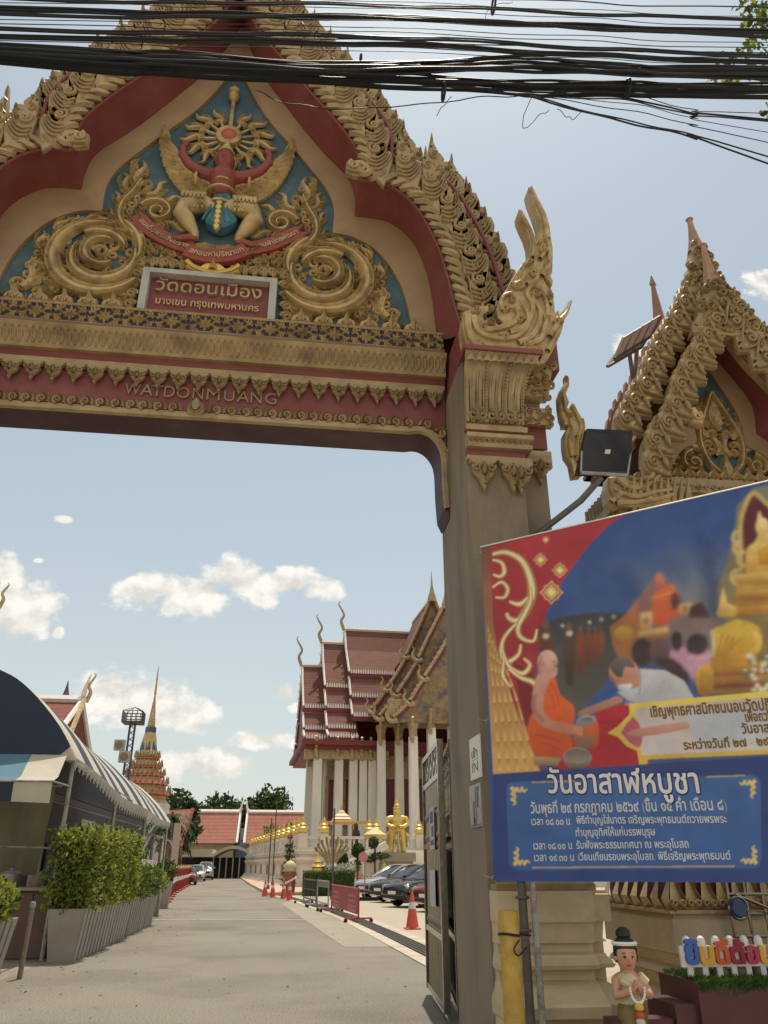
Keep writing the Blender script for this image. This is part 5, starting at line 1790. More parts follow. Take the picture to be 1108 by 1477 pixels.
# sky of the picture, with pale cloud
A.poly([(870,745), (1108,696), (1180,680), (1180,1090), (800,1110), (780,950), (820,840)], (46,82,150), (70,92,130))
for i, (cx, cy, rx, ry) in enumerate([(1010,835,90,50), (1020,850,70,42), (980,830,60,22), (1040,880,60,50), (930,815,60,10)]):
 A.ell(cx, cy, rx, ry, [(78,100,146), (98,114,148), (92,110,150), (120,126,138), (70,96,148)][i], [(100,112,140), (130,132,138), (98,112,142), (150,142,128), (72,98,148)][i])
A.poly([(1008,780), (1030,776), (1046,905), (1022,905)], (48,76,128), (66,80,110))
A.blur((690,660,1262,1115), 9)
# red field and drapes
A.poly([(694,791), (905,741), (880,757), (850,787), (825,820), (804,852), (788,888), (778,930), (772,990), (768,1060), (784,1117), (712,1117)], (176,48,58), (150,36,48))
A.poly([(742,955), (770,975), (790,1112), (760,1070)], (120,25,38), (140,30,42))
A.poly([(694,791), (708,788), (712,900), (722,960), (740,1010), (760,1062), (782,1117), (712,1117), (703,960)], (124,66,60), (210,164,92))
for k in range(5):
 A.stroke([(704 + k * 3,900 + 10 * k), (712 + k * 7,990), (722 + k * 13,1112)], lambda t: 1.5 + 3 * t, (176,122,66), (232,190,120))
# gilt flourish
gd, gl = (168,128,76), (238,222,172)
for pts, w_ in [([(711,800), (730,797), (752,808), (764,830), (768,855), (760,880), (748,895), (736,893), (731,885)], 13), ([(711,808), (724,812), (728,825), (722,832), (712,829)], 8), ([(711,848), (724,840), (733,850), (728,862), (715,862)], 7), ([(765,845), (766,866), (758,885), (748,905), (752,920), (770,925), (775,908)], 8), ([(745,900), (728,920), (724,940), (732,955), (748,945), (752,930)], 9),
    ([(726,940), (735,962), (754,972), (765,960), (756,950)], 8), ([(734,965), (752,978), (770,985), (776,1000), (770,1018)], 8), ([(735,868), (750,872), (762,862)], 8), ([(728,950), (726,975), (738,992)], 6)]:
 A.stroke(pts, lambda t, w_=w_: w_ * (0.35 + 1.3 * min(t, 1 - t) + 0.2), gd)
 A.stroke(pts, lambda t, w_=w_: w_ * 0.55 * (0.35 + 1.3 * min(t, 1 - t) + 0.15), gl)
for cx, cy, r_ in [(788,779,6), (780,808,11), (808,823,12), (796,855,18)]:
 for q, c in ((1.0, (214,160,120)), (0.78, (150,70,50)), (0.66, (214,180,104)), (0.34, (246,232,168))):
  A.poly([(cx + r_ * q * k * math.cos(a), cy + r_ * q * k * math.sin(a)) for a, k in [(i * PI / 8,1.0 if i % 4 == 0 else (0.72 if i % 2 else 0.80)) for i in range(16)]], c)
# row of monks at night
A.poly([(778,905), (800,893), (850,884), (905,884), (895,930), (890,970), (860,1000), (826,1042), (806,1030), (800,960), (778,945)], (62,62,66), (96,92,84))
for (x, hd, w_, h_, c) in [(788,900,15,72, (110,62,44)), (821,902,13,88, (92,66,50)), (838,905,10,70, (140,72,42)), (850,906,8,58, (136,70,42)), (859,906,7,50, (140,76,46)), (868,903,6,48, (150,80,50))]:
 A.poly([(x - w_ * .45, hd + 8), (x + w_ * .4, hd + 7), (x + w_ * .7, hd + h_ * .4), (x + w_ * .5, hd + h_ * .9), (x + w_ * .1, hd + h_), (x - w_ * .3, hd + h_ * .9), (x - w_ * .6, hd + h_ * .4)], c, tuple(int(v * .8) for v in c), 2)
 A.ell(x, hd + 2, w_ * .33, w_ * .42, (120,88,72))
for x, y in ((812,903), (851,898), (868,894), (886,890)):
 A.ell(x, y, 1.8,1.8, (232,232,226))
for x, y in ((788,918), (822,914)):
 for k in range(5):
  A.ell(x + 3 * math.cos(k * 1.3), y + 2.4 * math.sin(k * 1.3), 2,1.6, (226,220,190))
A.blur((776,876,912,1046), 1.3)
# red carpet, blue cushion
A.poly([(826,1042), (880,985), (905,990), (930,1018), (860,1030)], (50,86,160), (60,90,150))
A.poly([(796,1112), (836,1050), (870,1022), (920,1012), (940,1108)], (188,38,52), (160,30,44))
A.stroke([(862,1043), (890,1040), (915,1034)], 1.2, (120,24,36))
# golden blur and the abbot on his throne
A.poly([(880,905), (905,885), (925,862), (930,920), (920,960), (890,945)], (176,112,66), (150,100,52), 3)
A.ell(900,915,14,12, (206,160,66), (160,104,46))
A.poly([W(100,800), W(180,690), W(240,620), W(300,690), W(370,770), W(390,900), W(120,980)], (150,116,120), (140,96,82), 3)
A.poly([W(205,760), W(255,735), W(330,710), W(360,780), W(385,860), W(370,930), W(330,970), W(170,975), W(190,850)], (214,112,62), (196,84,44), 3)
A.poly([W(310,790), W(345,760), W(380,830), W(340,880), W(318,850)], (112,60,60), (84,44,40), 2)
A.ell(*W(240,690), 7,12, (216,132,116), (180,100,84))
A.stroke([W(180,800), W(250,785), W(320,755)], 1.4, (232,176,120))
for x0, x1, y0, y1 in [(110,190,900,1010), (370,450,840,910)]:
 A.poly([W(x0, y0), W(x1, y0 - 10), W(x1, y1 - 10), W(x0, y1)], (226,192,140), (190,140,84))
 A.ell(*W((x0 + x1) / 2, (y0 + y1) / 2 - 5), 4,5, (160,110,60))
A.poly([W(100,1020), W(300,985), W(310,1025), W(100,1060)], (224,188,118), (190,146,82))
A.poly([W(110,1055), W(300,1025), W(300,1090), W(130,1110)], (170,118,70), (110,70,44))
A.blur((860,800,1010,960), 1.5)
# onlookers from behind
A.poly([W(300,940), W(450,910), W(640,930), W(620,1150), W(480,1380), W(400,1250), W(310,1130)], (128,112,108), (134,108,112))
A.poly([W(440,860), W(520,820), W(580,930), W(430,930)], (66,36,40), (80,50,50))
A.poly([W(300,1180), W(330,1130), W(400,1125), W(430,1180), W(440,1290), W(320,1240)], (206,160,186), (186,134,162), 2)
A.poly([W(420,1230), W(450,1150), W(560,1140), W(600,1210), W(590,1360), W(450,1330)], (212,166,190), (186,132,160), 2)
A.poly([W(325,1130), W(315,1060), W(345,1020), W(385,1040), W(390,1110), W(370,1150), W(340,1150)], (48,34,38), (66,46,50), 2)
A.poly([W(430,1160), W(420,1090), W(460,1040), W(540,1045), W(565,1100), W(545,1160), W(490,1180)], (50,36,40), (70,50,54), 2)
A.ell(*W(125,1160), 16,21, (56,42,44), (70,50,48))
A.ell(*W(240,1160), 15,21, (120,90,84), (84,62,60))
A.poly([W(200,1200), W(330,1200), W(420,1290), W(430,1370), W(330,1330)], (70,50,52), (60,44,48), 2)
A.blur((900,860,1045,1015), 1.8)
# almsgiver in white with a mask
A.poly([V(800,715), V(985,725), V(1120,800), V(1200,940), V(1180,1010), V(800,960), V(770,900)], (206,206,208), (176,178,186))
A.poly([V(640,880), V(770,850), V(840,900), V(800,960), V(720,940)], (190,194,204), (170,174,184))
A.poly([V(640,905), V(690,945), V(470,1030), V(390,1060), V(365,1030), V(420,995), V(560,940)], (190,142,118), (170,116,92), 2)
A.poly([V(590,700), V(640,640), V(740,650), V(800,720), V(800,840), V(740,850), V(640,830), V(590,770)], (206,156,130), (186,132,106), 2)
A.poly([V(590,690), V(640,635), V(720,640), V(765,680), V(760,710), V(700,700), V(680,770), V(640,770), V(600,720)], (110,102,104), (84,74,74), 2)
A.ell(*V(705,775), 4,5.5, (196,140,112))
A.poly([V(640,830), V(740,820), V(745,850), V(700,872), V(650,860)], (222,226,232), (190,196,206), 2)
for k in range(7):
 A.stroke([V(830 + 24 * k, 760 + 6 * k), V(836 + 24 * k, 860), V(830 + 26 * k, 930)], 0.8, (172,176,188))
A.stroke([V(700,960), V(860,975), V(1000,1000)], 5, (150,152,162))
A.stroke([V(800,720), V(812,800), V(800,900)], 3, (160,160,168))
A.stroke([V(600,760), V(622,812), V(650,850)], 3, (150,104,84))
# seated monk with alms bowl
A.poly([V(100,600), V(180,600), V(215,680), V(215,760), V(170,800), V(130,900), V(40,960), V(60,800), V(95,720)], (214,170,156), (196,138,118), 2)
A.ell(*V(150,665), 14.5,17, (218,180,168), (196,146,128))
A.poly([V(160,790), V(210,790), V(240,900), V(330,970), V(340,1080), V(300,1180), V(330,1260), V(220,1340), V(60,1330), V(5,1130), V(60,1000), V(120,920)], (226,104,44), (196,76,32), 2)
A.poly([V(0,1130), V(120,1160), V(290,1190), V(300,1300), V(220,1345), V(70,1335)], (216,94,40), (186,70,30), 2)
A.poly([V(40,960), V(120,900), V(120,1000), V(170,1075), V(320,1110), V(395,1130), V(390,1190), V(310,1180), V(140,1140), V(50,1050)], (206,152,132), (186,120,96), 2)
A.ell(*V(205,690), 2.2,4, (170,116,98))
A.stroke([V(178,668), V(196,662), V(208,668)], 1.4, (96,64,54))
A.stroke([V(185,728), V(205,726)], 1.3, (150,80,70))
A.ell(*V(118,685), 2.4,4.5, (190,136,118))
A.stroke([V(110,620), V(90,700), V(100,760)], 4, (180,128,112))
A.stroke([V(60,900), V(50,1000), V(120,1090)], 6, (170,116,98))
for a, b in (((170,810), (230,980)), ((150,860), (200,1000)), ((60,1180), (240,1230)), ((110,1240), (250,1300))):
 A.stroke([V(*a), V((a[0] + b[0]) / 2 + 14, (a[1] + b[1]) / 2), V(*b)], 1.2, (160,60,28))
A.poly([V(340,1110), V(490,1060), V(515,1180), V(500,1270), V(460,1270), V(450,1190), V(350,1220)], (216,104,48), (170,76,36), 2)
A.ell(*V(420,1085), 15,7.5, (176,176,180), (110,108,110), rot=-0.25)
A.ell(*V(420,1085), 11,5, (90,90,96), (150,150,152), rot=-0.25)
A.poly([V(335,1200), V(470,1180), V(475,1265), V(420,1285), V(345,1265)], (150,106,78), (120,86,66), 2)
A.ell(*V(360,1350), 21,15.5, (168,160,158), (90,82,82))
A.ell(*V(360,1335), 19,11, (104,92,88), (150,132,122))
for k in range(4):
 A.stroke([V(330 + 6 * k, 1125 + 14 * k), V(372,1130 + 17 * k), V(400,1140 + 16 * k)], 2.6, (204,148,124))
A.poly([V(40,1335), V(250,1350), V(220,1400), V(60,1400)], (176,150,110), (130,108,80))
A.grain((760,930,1010,1112), .10)
A.blur((760,935,1005,1112), .9)
# gilt images on the altar
A.poly([W(700,1000), W(640,800), W(620,740), W(690,560), W(730,380), W(760,180), W(870,60), W(1000,40), W(1300,40), W(1300,1450), W(560,1440), W(590,1130)], (118,128,110), (150,120,60))
A.poly([W(790,250), W(860,110), W(960,180), W(1100,250), W(1100,640), W(810,640)], (98,26,42), (84,24,36))
A.stroke([W(780,620), W(775,400), W(790,240), W(862,100), W(960,175), W(1060,230)], 6, (206,176,104))
for (x, y, r_) in [(735,400,5), (745,470,6), (770,540,6), (725,660,6)]:
 A.stroke([W(x + 40, y + 50), W(x, y + 20), W(x, y - 30), W(x + 40, y - 50)], r_, (214,188,118))
A.poly([W(810,600), W(820,470), W(870,430), W(905,350), W(890,280), W(905,215), W(930,290), W(960,350), W(1060,420), W(1100,640), W(830,640)], (236,212,140), (206,158,62), 2)
A.poly([W(890,480), W(1000,430), W(1100,470), W(1100,580), W(900,580)], (216,168,54), (190,132,36))
A.ell(*W(925,325), 10,13, (242,224,164), (216,176,92))
for i, (y0, y1, x0) in enumerate([(640,700,740), (700,745,755), (750,800,750), (805,850,745), (855,920,740)]):
 A.poly([W(x0, y0), W(1300, y0 - 30), W(1300, y1 - 30), W(x0 - 5, y1)], [(236,206,120), (170,112,40), (226,184,84), (150,94,36), (214,160,62)][i], [(176,122,44), (210,160,66), (160,104,40), (196,140,54), (170,112,44)][i])
A.poly([W(620,900), W(640,830), W(665,720), W(690,830), W(745,850), W(750,920), W(640,925)], (240,216,140), (206,160,70), 2)
A.poly([W(590,1200), W(600,1010), W(650,990), W(760,940), W(900,990), W(920,1110), W(850,1210), W(600,1250)], (222,190,76), (190,134,36), 2)
A.poly([W(860,1010), W(915,1050), W(915,1140), W(830,1200), W(800,1190), W(880,1110)], (240,210,116), (206,156,60), 2)
A.stroke([W(590,1010), W(600,1110), W(590,1190)], 5, (196,186,140))
for k in range(4):
 A.stroke([W(660 + 40 * k, 1040 + 12 * k), W(640 + 30 * k, 1110), W(620 + 20 * k, 1190)], 1.5, (150,100,26))
for i, (y0, y1) in enumerate([(1225,1290), (1295,1315), (1320,1360), (1365,1400)]):
 A.poly([W(580, y0 + 10), W(1300, y0 - 30), W(1300, y1 - 30), W(575, y1 + 10)], [(216,166,58), (150,60,50), (196,146,60), (120,50,60)][i], [(160,108,36), (170,90,60), (150,104,42), (150,80,60)][i])
A.poly([W(480,1330), W(500,1260), W(560,1240), W(600,1290), W(590,1440), W(500,1440)], (226,176,66), (150,104,40), 2)
rnd = random.Random(3)
for k in range(40):
 x, y = rnd.uniform(810,1000), rnd.uniform(1180,1420)
 A.ell(*W(x, y), rnd.uniform(2,5), rnd.uniform(2,4), rnd.choice([(232,228,206), (206,206,176), (110,130,90), (222,214,190)]))
A.grain((1010,690,1260,1030), .28)
A.blur((1010,690,1260,1030), 1.6)
A.grain((780,740,1260,1000), .12)
# framed invitation plate with a pointed end
A.poly([T(510,202), T(550,175), T(592,130), T(590,92), T(1110,45), T(1300,28), T(1300,255), T(1110,280), T(660,300), T(660,330), T(630,330), T(620,268), T(580,250), T(548,215)], (236,214,96), (206,170,70))
A.poly([T(612,110), T(1110,66), T(1300,50), T(1300,240), T(1110,262), T(640,284), T(635,262)], (196,178,176), (206,200,200))
A.poly([T(560,200), T(605,140), T(640,200), T(630,255), T(590,235)], (196,86,112), (186,96,116), 2)
A.poly([T(580,205), T(620,185), T(800,160), T(810,185), T(640,215)], (206,156,140), (186,130,112), 2)
A.poly([T(800,120), T(1100,95), T(1100,230), T(840,250)], (186,190,200), (196,200,210))
# blue foot panel with rounded lighter plate and gilt corners
A.poly([(712,1117), (1250,1082), (1250,1273), (712,1271)], (38,62,124), (40,66,132))
A.poly([(731,1140), (734,1131), (742,1128), (1085,1118), (1094,1122), (1098,1130), (1099,1243), (1095,1251), (1087,1253), (746,1256), (738,1252), (734,1244)], (60,100,160), (52,92,156))
A.stroke([(768,1129), (800,1128), (830,1127)], 1.6, (206,170,90))
A.stroke([(1020,1121), (1050,1120), (1075,1119)], 1.6, (206,170,90))
A.stroke([(768,1252), (900,1251), (1060,1250)], 1.6, (206,170,90))
for cx, cy, sx, sy in [(738,1136,1,1), (1090,1126,-1,1), (742,1248,1,-1), (1092,1246,-1,-1)]:
 for k in range(3):
  A.stroke([(cx + sx * 7 * k, cy), (cx + sx * (5 + 7 * k), cy + sy * 6), (cx + sx * (9 + 7 * k), cy + sy * 2)], lambda t: 4.5 * (1 - t) + 1, (224,196,116))
  A.stroke([(cx, cy + sy * 8 * k), (cx + sx * 6, cy + sy * (6 + 8 * k)), (cx + sx * 2, cy + sy * (10 + 8 * k))], lambda t: 4.5 * (1 - t) + 1, (224,196,116))
A.blur((690,660,1262,1282), .55)
A.build('printed_picture', bn)
def btext(mb, s, px, py, size_px, width_px, d, bold=0.012, slope=None, grow=0.0):
 """one printed line: baseline from (px, py), running along the banner"""
 o = BP(px, py, d)
 e = BP(px + width_px, py if slope is None else py + slope, d)
 wd_ = (e - o).length
 tm = text_mesh(s, 0.2,2, width=wd_, bold=bold)
 hh = (BP(px, py - size_px, d) - o).length
 top = max(p[1] for p in tm[0])
 mx = max(p[1] for p in text_mesh('ว', 0.2, 2)[0])
 k = hh / (mx * 1.0)
 kx = tm[3]
 vs_ = [(x, y) for x, y in tm[0]]
 ky = hh / (mx * (wd_ / max(text_w(s), 1e-6)))
 vs_ = [(x, y * ky) for x, y in vs_]
 ux = (e - o).normalized()
 put_text(mb, (vs_,) + tm[1:], o, ux, (0,0,1), 0.0015, nb_)
_tw = {}
def text_w(s):
 if s not in _tw:
  p = text_polys(s, 0.2,1)
  xs = [q[0] for pl in p for q in pl]
  _tw[s] = max(xs) - min(xs)
 return _tw[s]
dd = 0.003
mb = MB()
btext(mb, 'วันอาสาฬหบูชา', 790, 1144, 27, 222, dd, 0.05)
mb.build('headline_outline', mat('headline_navy', lin((30, 44, 100)), 0.5), bn, smooth=False)
mb = MB()
btext(mb, 'วันอาสาฬหบูชา', 791, 1143.5, 26, 219, dd + 0.002, 0.018)
mb.build('headline_lettering', mat('print_white', (0.66, 0.66, 0.66), 0.5), bn, smooth=False)
mb = MB()
btext(mb, 'วันพุธที่ ๒๙ กรกฎาคม ๒๕๖๙ (ขึ้น ๑๕ ค่ำ เดือน ๘)', 766, 1173, 12, 283, dd, 0.022, -5)
for s, px, py, w_ in (('เวลา ๐๘.๐๐ น.', 767, 1190, 58), ('พิธีทำบุญใส่บาตร เจริญพระพุทธมนต์ถวายพรพระ', 832, 1188, 217), ('ทำบุญอุทิศให้แก่บรรพบุรุษ', 831, 1206, 115), ('เวลา ๑๘.๐๐ น.', 770, 1225, 58), ('รับฟังพระธรรมเทศนา ณ พระอุโบสถ', 832, 1224, 162), ('เวลา ๑๙.๓๐ น.', 771, 1242, 60), ('เวียนเทียนรอบพระอุโบสถ, พิธีเจริญพระพุทธมนต์', 835, 1241, 220)):
 btext(mb, s, px, py, 8.5, w_, dd, 0.02,-1.5 if w_ > 100 else -0.4)
mb.build('programme_lettering', mat('print_pale_blue', (0.50, 0.54, 0.60), 0.5), bn, smooth=False)
mb = MB()
for s, px, py, w_, h_, sl in (('เชิญพุทธศาสนิกชนนอนวัดปฏิบัติธรรม', 939, 1034, 230, 12, -14), ('เพื่อถวายเป็นพุทธบูชา', 1076, 1041, 110, 11, -6), ('วันอาสาฬหบูชา', 1071, 1058, 90, 11, -5), ('ระหว่างวันที่ ๒๗ - ๒๙ กรกฎาคม', 987, 1081, 190, 10, -10)):
 btext(mb, s, px, py, h_, w_, dd, 0.03, sl)
mb.build('invitation_lettering', mat('print_ochre', lin((122, 92, 30)), 0.5), bn, smooth=False)
mb = MB()
mb.tube([BP(693,789,0.004), BP(1108,693.5,0.004), br_t2 + nb_ * 0.004], 0.007,5)
mb.build('hem_rope', 'white', bn)
# eyelet ties
mb = MB()
for px, py in ((697,797), (713,1267), (704,1040)):
 c = BP(px, py, 0.005)
 mb.tube([c + Vector((0.02 * math.cos(a), 0,0.02 * math.sin(a))) for a in np.linspace(0,2 * PI, 10)], 0.004,4)
 mb.tube([c, c + Vector((-0.08,0.05,0.02))], 0.004,4)
mb.build('tie_cord', 'galv', bn)
# poles carrying it
for i, (px, r_, lab) in enumerate(((752, 0.034, 'dark rusty banner pole tied to the yellow post'), (768, 0.026, 'thin peeling steel pole just right of the darker pole'))):
 b_ = BP(px, 1272,-0.05 - 0.0 * i)
 mb = MB()
 top = BP(px - 40,800,-0.05)
 mb.tube([(b_.x, b_.y, 0), (b_.x, b_.y, 3.3)], r_, 10)
 if i == 0:
  for zz in (1.22,0.99):
   mb.tube([(b_.x + 0.045 * math.cos(a), b_.y + 0.045 * math.sin(a), zz) for a in np.linspace(0,2 * PI, 12)], 0.012,5)
 solo(mb, 'banner_pole', mat('rusty_pole_steel' if i == 0 else 'peeling_white_paint', (0.13, 0.115, 0.10) if i == 0 else (0.34, 0.32, 0.29), 0.7, 0.2, 0.3, 9, 0.3, 40, (0.10, 0.055, 0.03), 0.8, 7), lab, 'pole', 'poles behind the banner', loc=(b_.x, b_.y, 0))
# yellow post with a chained band
yb = P(738,1400,6.28)
t_ = thing('yellow_post', 'weathered yellow steel post below the banner with a cable tied round it', 'bollard', (yb.x, yb.y, 0))
mb = MB()
zt_ = P(738,1312,6.28).z
mb.lathe((yb.x, yb.y, 0), [(0.075,0), (0.075, zt_ - 0.03), (0.066, zt_ - 0.005), (0.04, zt_)], 18)
mb.build('post', mat('chipped_yellow_paint', (0.48, 0.32, 0.055), 0.55, 0, 0.15, 6, 0.2, 40, (0.22, 0.12, 0.04), 0.6, 4), t_)
mb = MB()
zz = P(738,1347,6.28).z
mb.tube([(yb.x + 0.082 * math.cos(a), yb.y + 0.082 * math.sin(a), zz + 0.006 * math.sin(2 * a)) for a in np.linspace(0,2 * PI, 20)] + [(yb.x + 0.16, yb.y - 0.01, zz - 0.01)], 0.009,5)
mb.tube(crv([(yb.x + 0.05, yb.y - 0.09, zz - 0.03), (yb.x - 0.0, yb.y - 0.10, zz - 0.09), (yb.x + 0.03, yb.y - 0.10, zz - 0.13), (yb.x + 0.10, yb.y - 0.08, zz - 0.08)], 4), 0.006,4)
mb.build('tie_cable', 'cable', t_)
# floodlight on its slanting arm
fc = P(872,652,6.6)
fl = thing('floodlight', 'square black floodlight on a slanting grey arm above the banner', 'floodlight', fc)
mb = MB()
q = [P(846,619,6.52), P(912,622,6.6), P(908,684,6.6), P(832,684,6.5)]
c = sum(q, Vector()) / 4
n_ = (q[1] - q[0]).cross(q[3] - q[0]).normalized()
if n_.y > 0:
 n_ = -n_
qi = [c + (p - c) * 0.88 for p in q]
qb = [c + (p - c) * 0.9 - n_ * 0.10 for p in q]
mb.add(q + [p - n_ * 0.05 for p in q] + qb + [p + n_ * 0.012 for p in q] + [p + n_ * 0.004 for p in qi], [(0,1,13,12), (1,2,14,13), (2,3,15,14), (3,0,12,15), (12,13,17,16), (13,14,18,17), (14,15,19,18), (15,12,16,19), (0,4,5,1), (1,5,6,2), (2,6,7,3), (3,7,4,0), (4,8,9,5), (5,9,10,6), (6,10,11,7), (7,11,8,4), (11,10,9,8)])
mb.build('housing', 'black', fl, smooth=False)
mb = MB()
mb.add([p + n_ * 0.003 for p in qi], [(0,1,2,3)])
mb.build('front_glass', mat('dark_lamp_glass', (0.012, 0.012, 0.013), 0.15, 0, 0.05, 3), fl, smooth=False)
mb = MB()
e1, e2 = (q[1] - q[0]).normalized(), (q[3] - q[0]).normalized()
cl = c + e1 * 0.01
mb.add([cl + e1 * a * 0.032 + e2 * b * 0.028 + n_ * 0.006 for a, b in ((-1,-1), (1,-1), (1,1), (-1,1))], [(0,1,2,3)])
mb.build('led_chip', mat('pale_led_chip', (0.55, 0.52, 0.42), 0.5), fl, smooth=False)
mb = MB()
a_, b_ = P(838,682,6.48), P(905,686,6.58)
mb.tube([a_, b_], 0.02,6)
mb.tube([a_, a_.lerp(q[3], 1.0) + (q[0] - q[3]) * 0.5], 0.012,5)
mb.tube([b_, q[2] + (q[1] - q[2]) * 0.5], 0.012,5)
mb.build('bracket', 'galv', fl)
mb = MB()
foot = P(770,775,7.3)
mb.tube([P(868,688,6.56), P(838,722,6.75), foot, foot + Vector((-0.15,0.12,-0.4))], 0.034,8)
mb.build('arm', mat('grey_arm_paint', (0.16, 0.16, 0.15), 0.5, 0.3, 0.1, 5), fl)
# --- foliage helpers
def leafmat(name, col, tr=0.35):
 m = bpy.data.materials.new(name)
 m.use_nodes = True
 nt = m.node_tree
 N, L = nt.nodes.new, nt.links.new
 out = nt.nodes['Material Output']
 b = nt.nodes['Principled BSDF']
 b.inputs['Roughness'].default_value = 0.55
 b.inputs['Specular IOR Level'].default_value = 0.3
 tc = N('ShaderNodeTexCoord')
 ns = N('ShaderNodeTexNoise')
 ns.inputs['Scale'].default_value = 5
 L(tc.outputs['Object'], ns.inputs['Vector'])
 mr = N('ShaderNodeMapRange')
 mr.inputs[1].default_value, mr.inputs[2].default_value, mr.inputs[3].default_value, mr.inputs[4].default_value = 0.3,0.7,0.6,1.4
 L(ns.outputs[0], mr.inputs[0])
 mx = N('ShaderNodeMixRGB')
 mx.blend_type = 'MULTIPLY'
 mx.inputs[0].default_value = 1
 mx.inputs[1].default_value = (*col, 1)
 L(mr.outputs[0], mx.inputs[2])
 L(mx.outputs[0], b.inputs['Base Color'])
 t = N('ShaderNodeBsdfTranslucent')
 L(mx.outputs[0], t.inputs['Color'])
 ms = N('ShaderNodeMixShader')
 ms.inputs[0].default_value = tr
 L(b.outputs[0], ms.inputs[1])
 L(t.outputs[0], ms.inputs[2])
 L(ms.outputs[0], out.inputs[0])
 return m
M['leaf_yellow'] = leafmat('yellow_green_leaf', (0.30, 0.33, 0.055), 0.5)
M['leaf_green'] = leafmat('mid_green_leaf', (0.12, 0.165, 0.035), 0.4)
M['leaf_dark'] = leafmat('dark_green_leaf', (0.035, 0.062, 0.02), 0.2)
M['bark'] = mat('grey_brown_bark', (0.14, 0.10, 0.07), 0.9, 0, 0.2, 8, 0.4, 30)
def leaves(mb, pts, size, rnd, nmat=2, up=0.3, asp=0.5):
 for p in pts:
  d = Vector((rnd.gauss(0,1), rnd.gauss(0,1), rnd.gauss(0,1) + up)).normalized()
  e = d.cross(Vector((rnd.gauss(0,1), rnd.gauss(0,1), rnd.gauss(0,1)))).normalized()
  s = size * rnd.uniform(0.7,1.3)
  p = Vector(p)
  mb.cur = 0 if rnd.random() < 0.55 else rnd.randrange(nmat)
  n_ = d.cross(e) * s * 0.12
  mb.add([p, p + d * s * .5 + e * s * asp * .5 + n_, p + d * s, p + d * s * .5 - e * s * asp * .5 + n_], [(0,1,2), (0,2,3)])
 mb.cur = 0
def blob_pts(c, r, n, rnd, shell=0.55):
 out = []
 while len(out) < n:
  v = Vector((rnd.uniform(-1,1), rnd.uniform(-1,1), rnd.uniform(-1,1)))
  if shell < v.length < 1:
   out.append((c[0] + v.x * r[0], c[1] + v.y * r[1], c[2] + v.z * r[2]))
 return out
def crown_pts(c, r, nclump, per, rnd, cr=0.3):
 out = []
 for _ in range(nclump):
  v = Vector((rnd.gauss(0,1), rnd.gauss(0,1), rnd.gauss(0,1))).normalized() * rnd.uniform(0.45,1.0)
  cc = (c[0] + v.x * r[0], c[1] + v.y * r[1], c[2] + v.z * r[2])
  k = cr * rnd.uniform(0.6,1.3)
  out += blob_pts(cc, (r[0] * k, r[1] * k, r[2] * k), per, rnd, 0.2)
 return out
def tree(name, label, cat, base, h, r, ncl, per, ls, seed, mats=('leaf_dark', 'leaf_green'), group=None, trunk=0.12):
 rnd = random.Random(seed)
 t = thing(name, label, cat, base, group)
 b = Vector(base)
 mb = MB()
 top = b + Vector((0,0, h - r[2] * 0.7))
 mb.tube([b, b.lerp(top, .5) + Vector((.1,0,0)), top], [trunk, trunk * .75, trunk * .4], 7)
 for k in range(5):
  a = k * 1.3 + rnd.random()
  s = b.lerp(top, 0.55 + 0.08 * k)
  mb.tube([s, s + Vector((math.cos(a) * r[0] * .35, math.sin(a) * r[1] * .35, r[2] * .35)), s + Vector((math.cos(a) * r[0] * .7, math.sin(a) * r[1] * .7, r[2] * .8))], [trunk * .45, trunk * .3, trunk * .1], 5)
 mb.build('trunk', 'bark', t)
 mb = MB()
 leaves(mb, crown_pts((b.x, b.y, b.z + h - r[2]), r, ncl, per, rnd), ls, rnd, 2)
 mb.build('crown', list(mats), t, smooth=False)
 return t
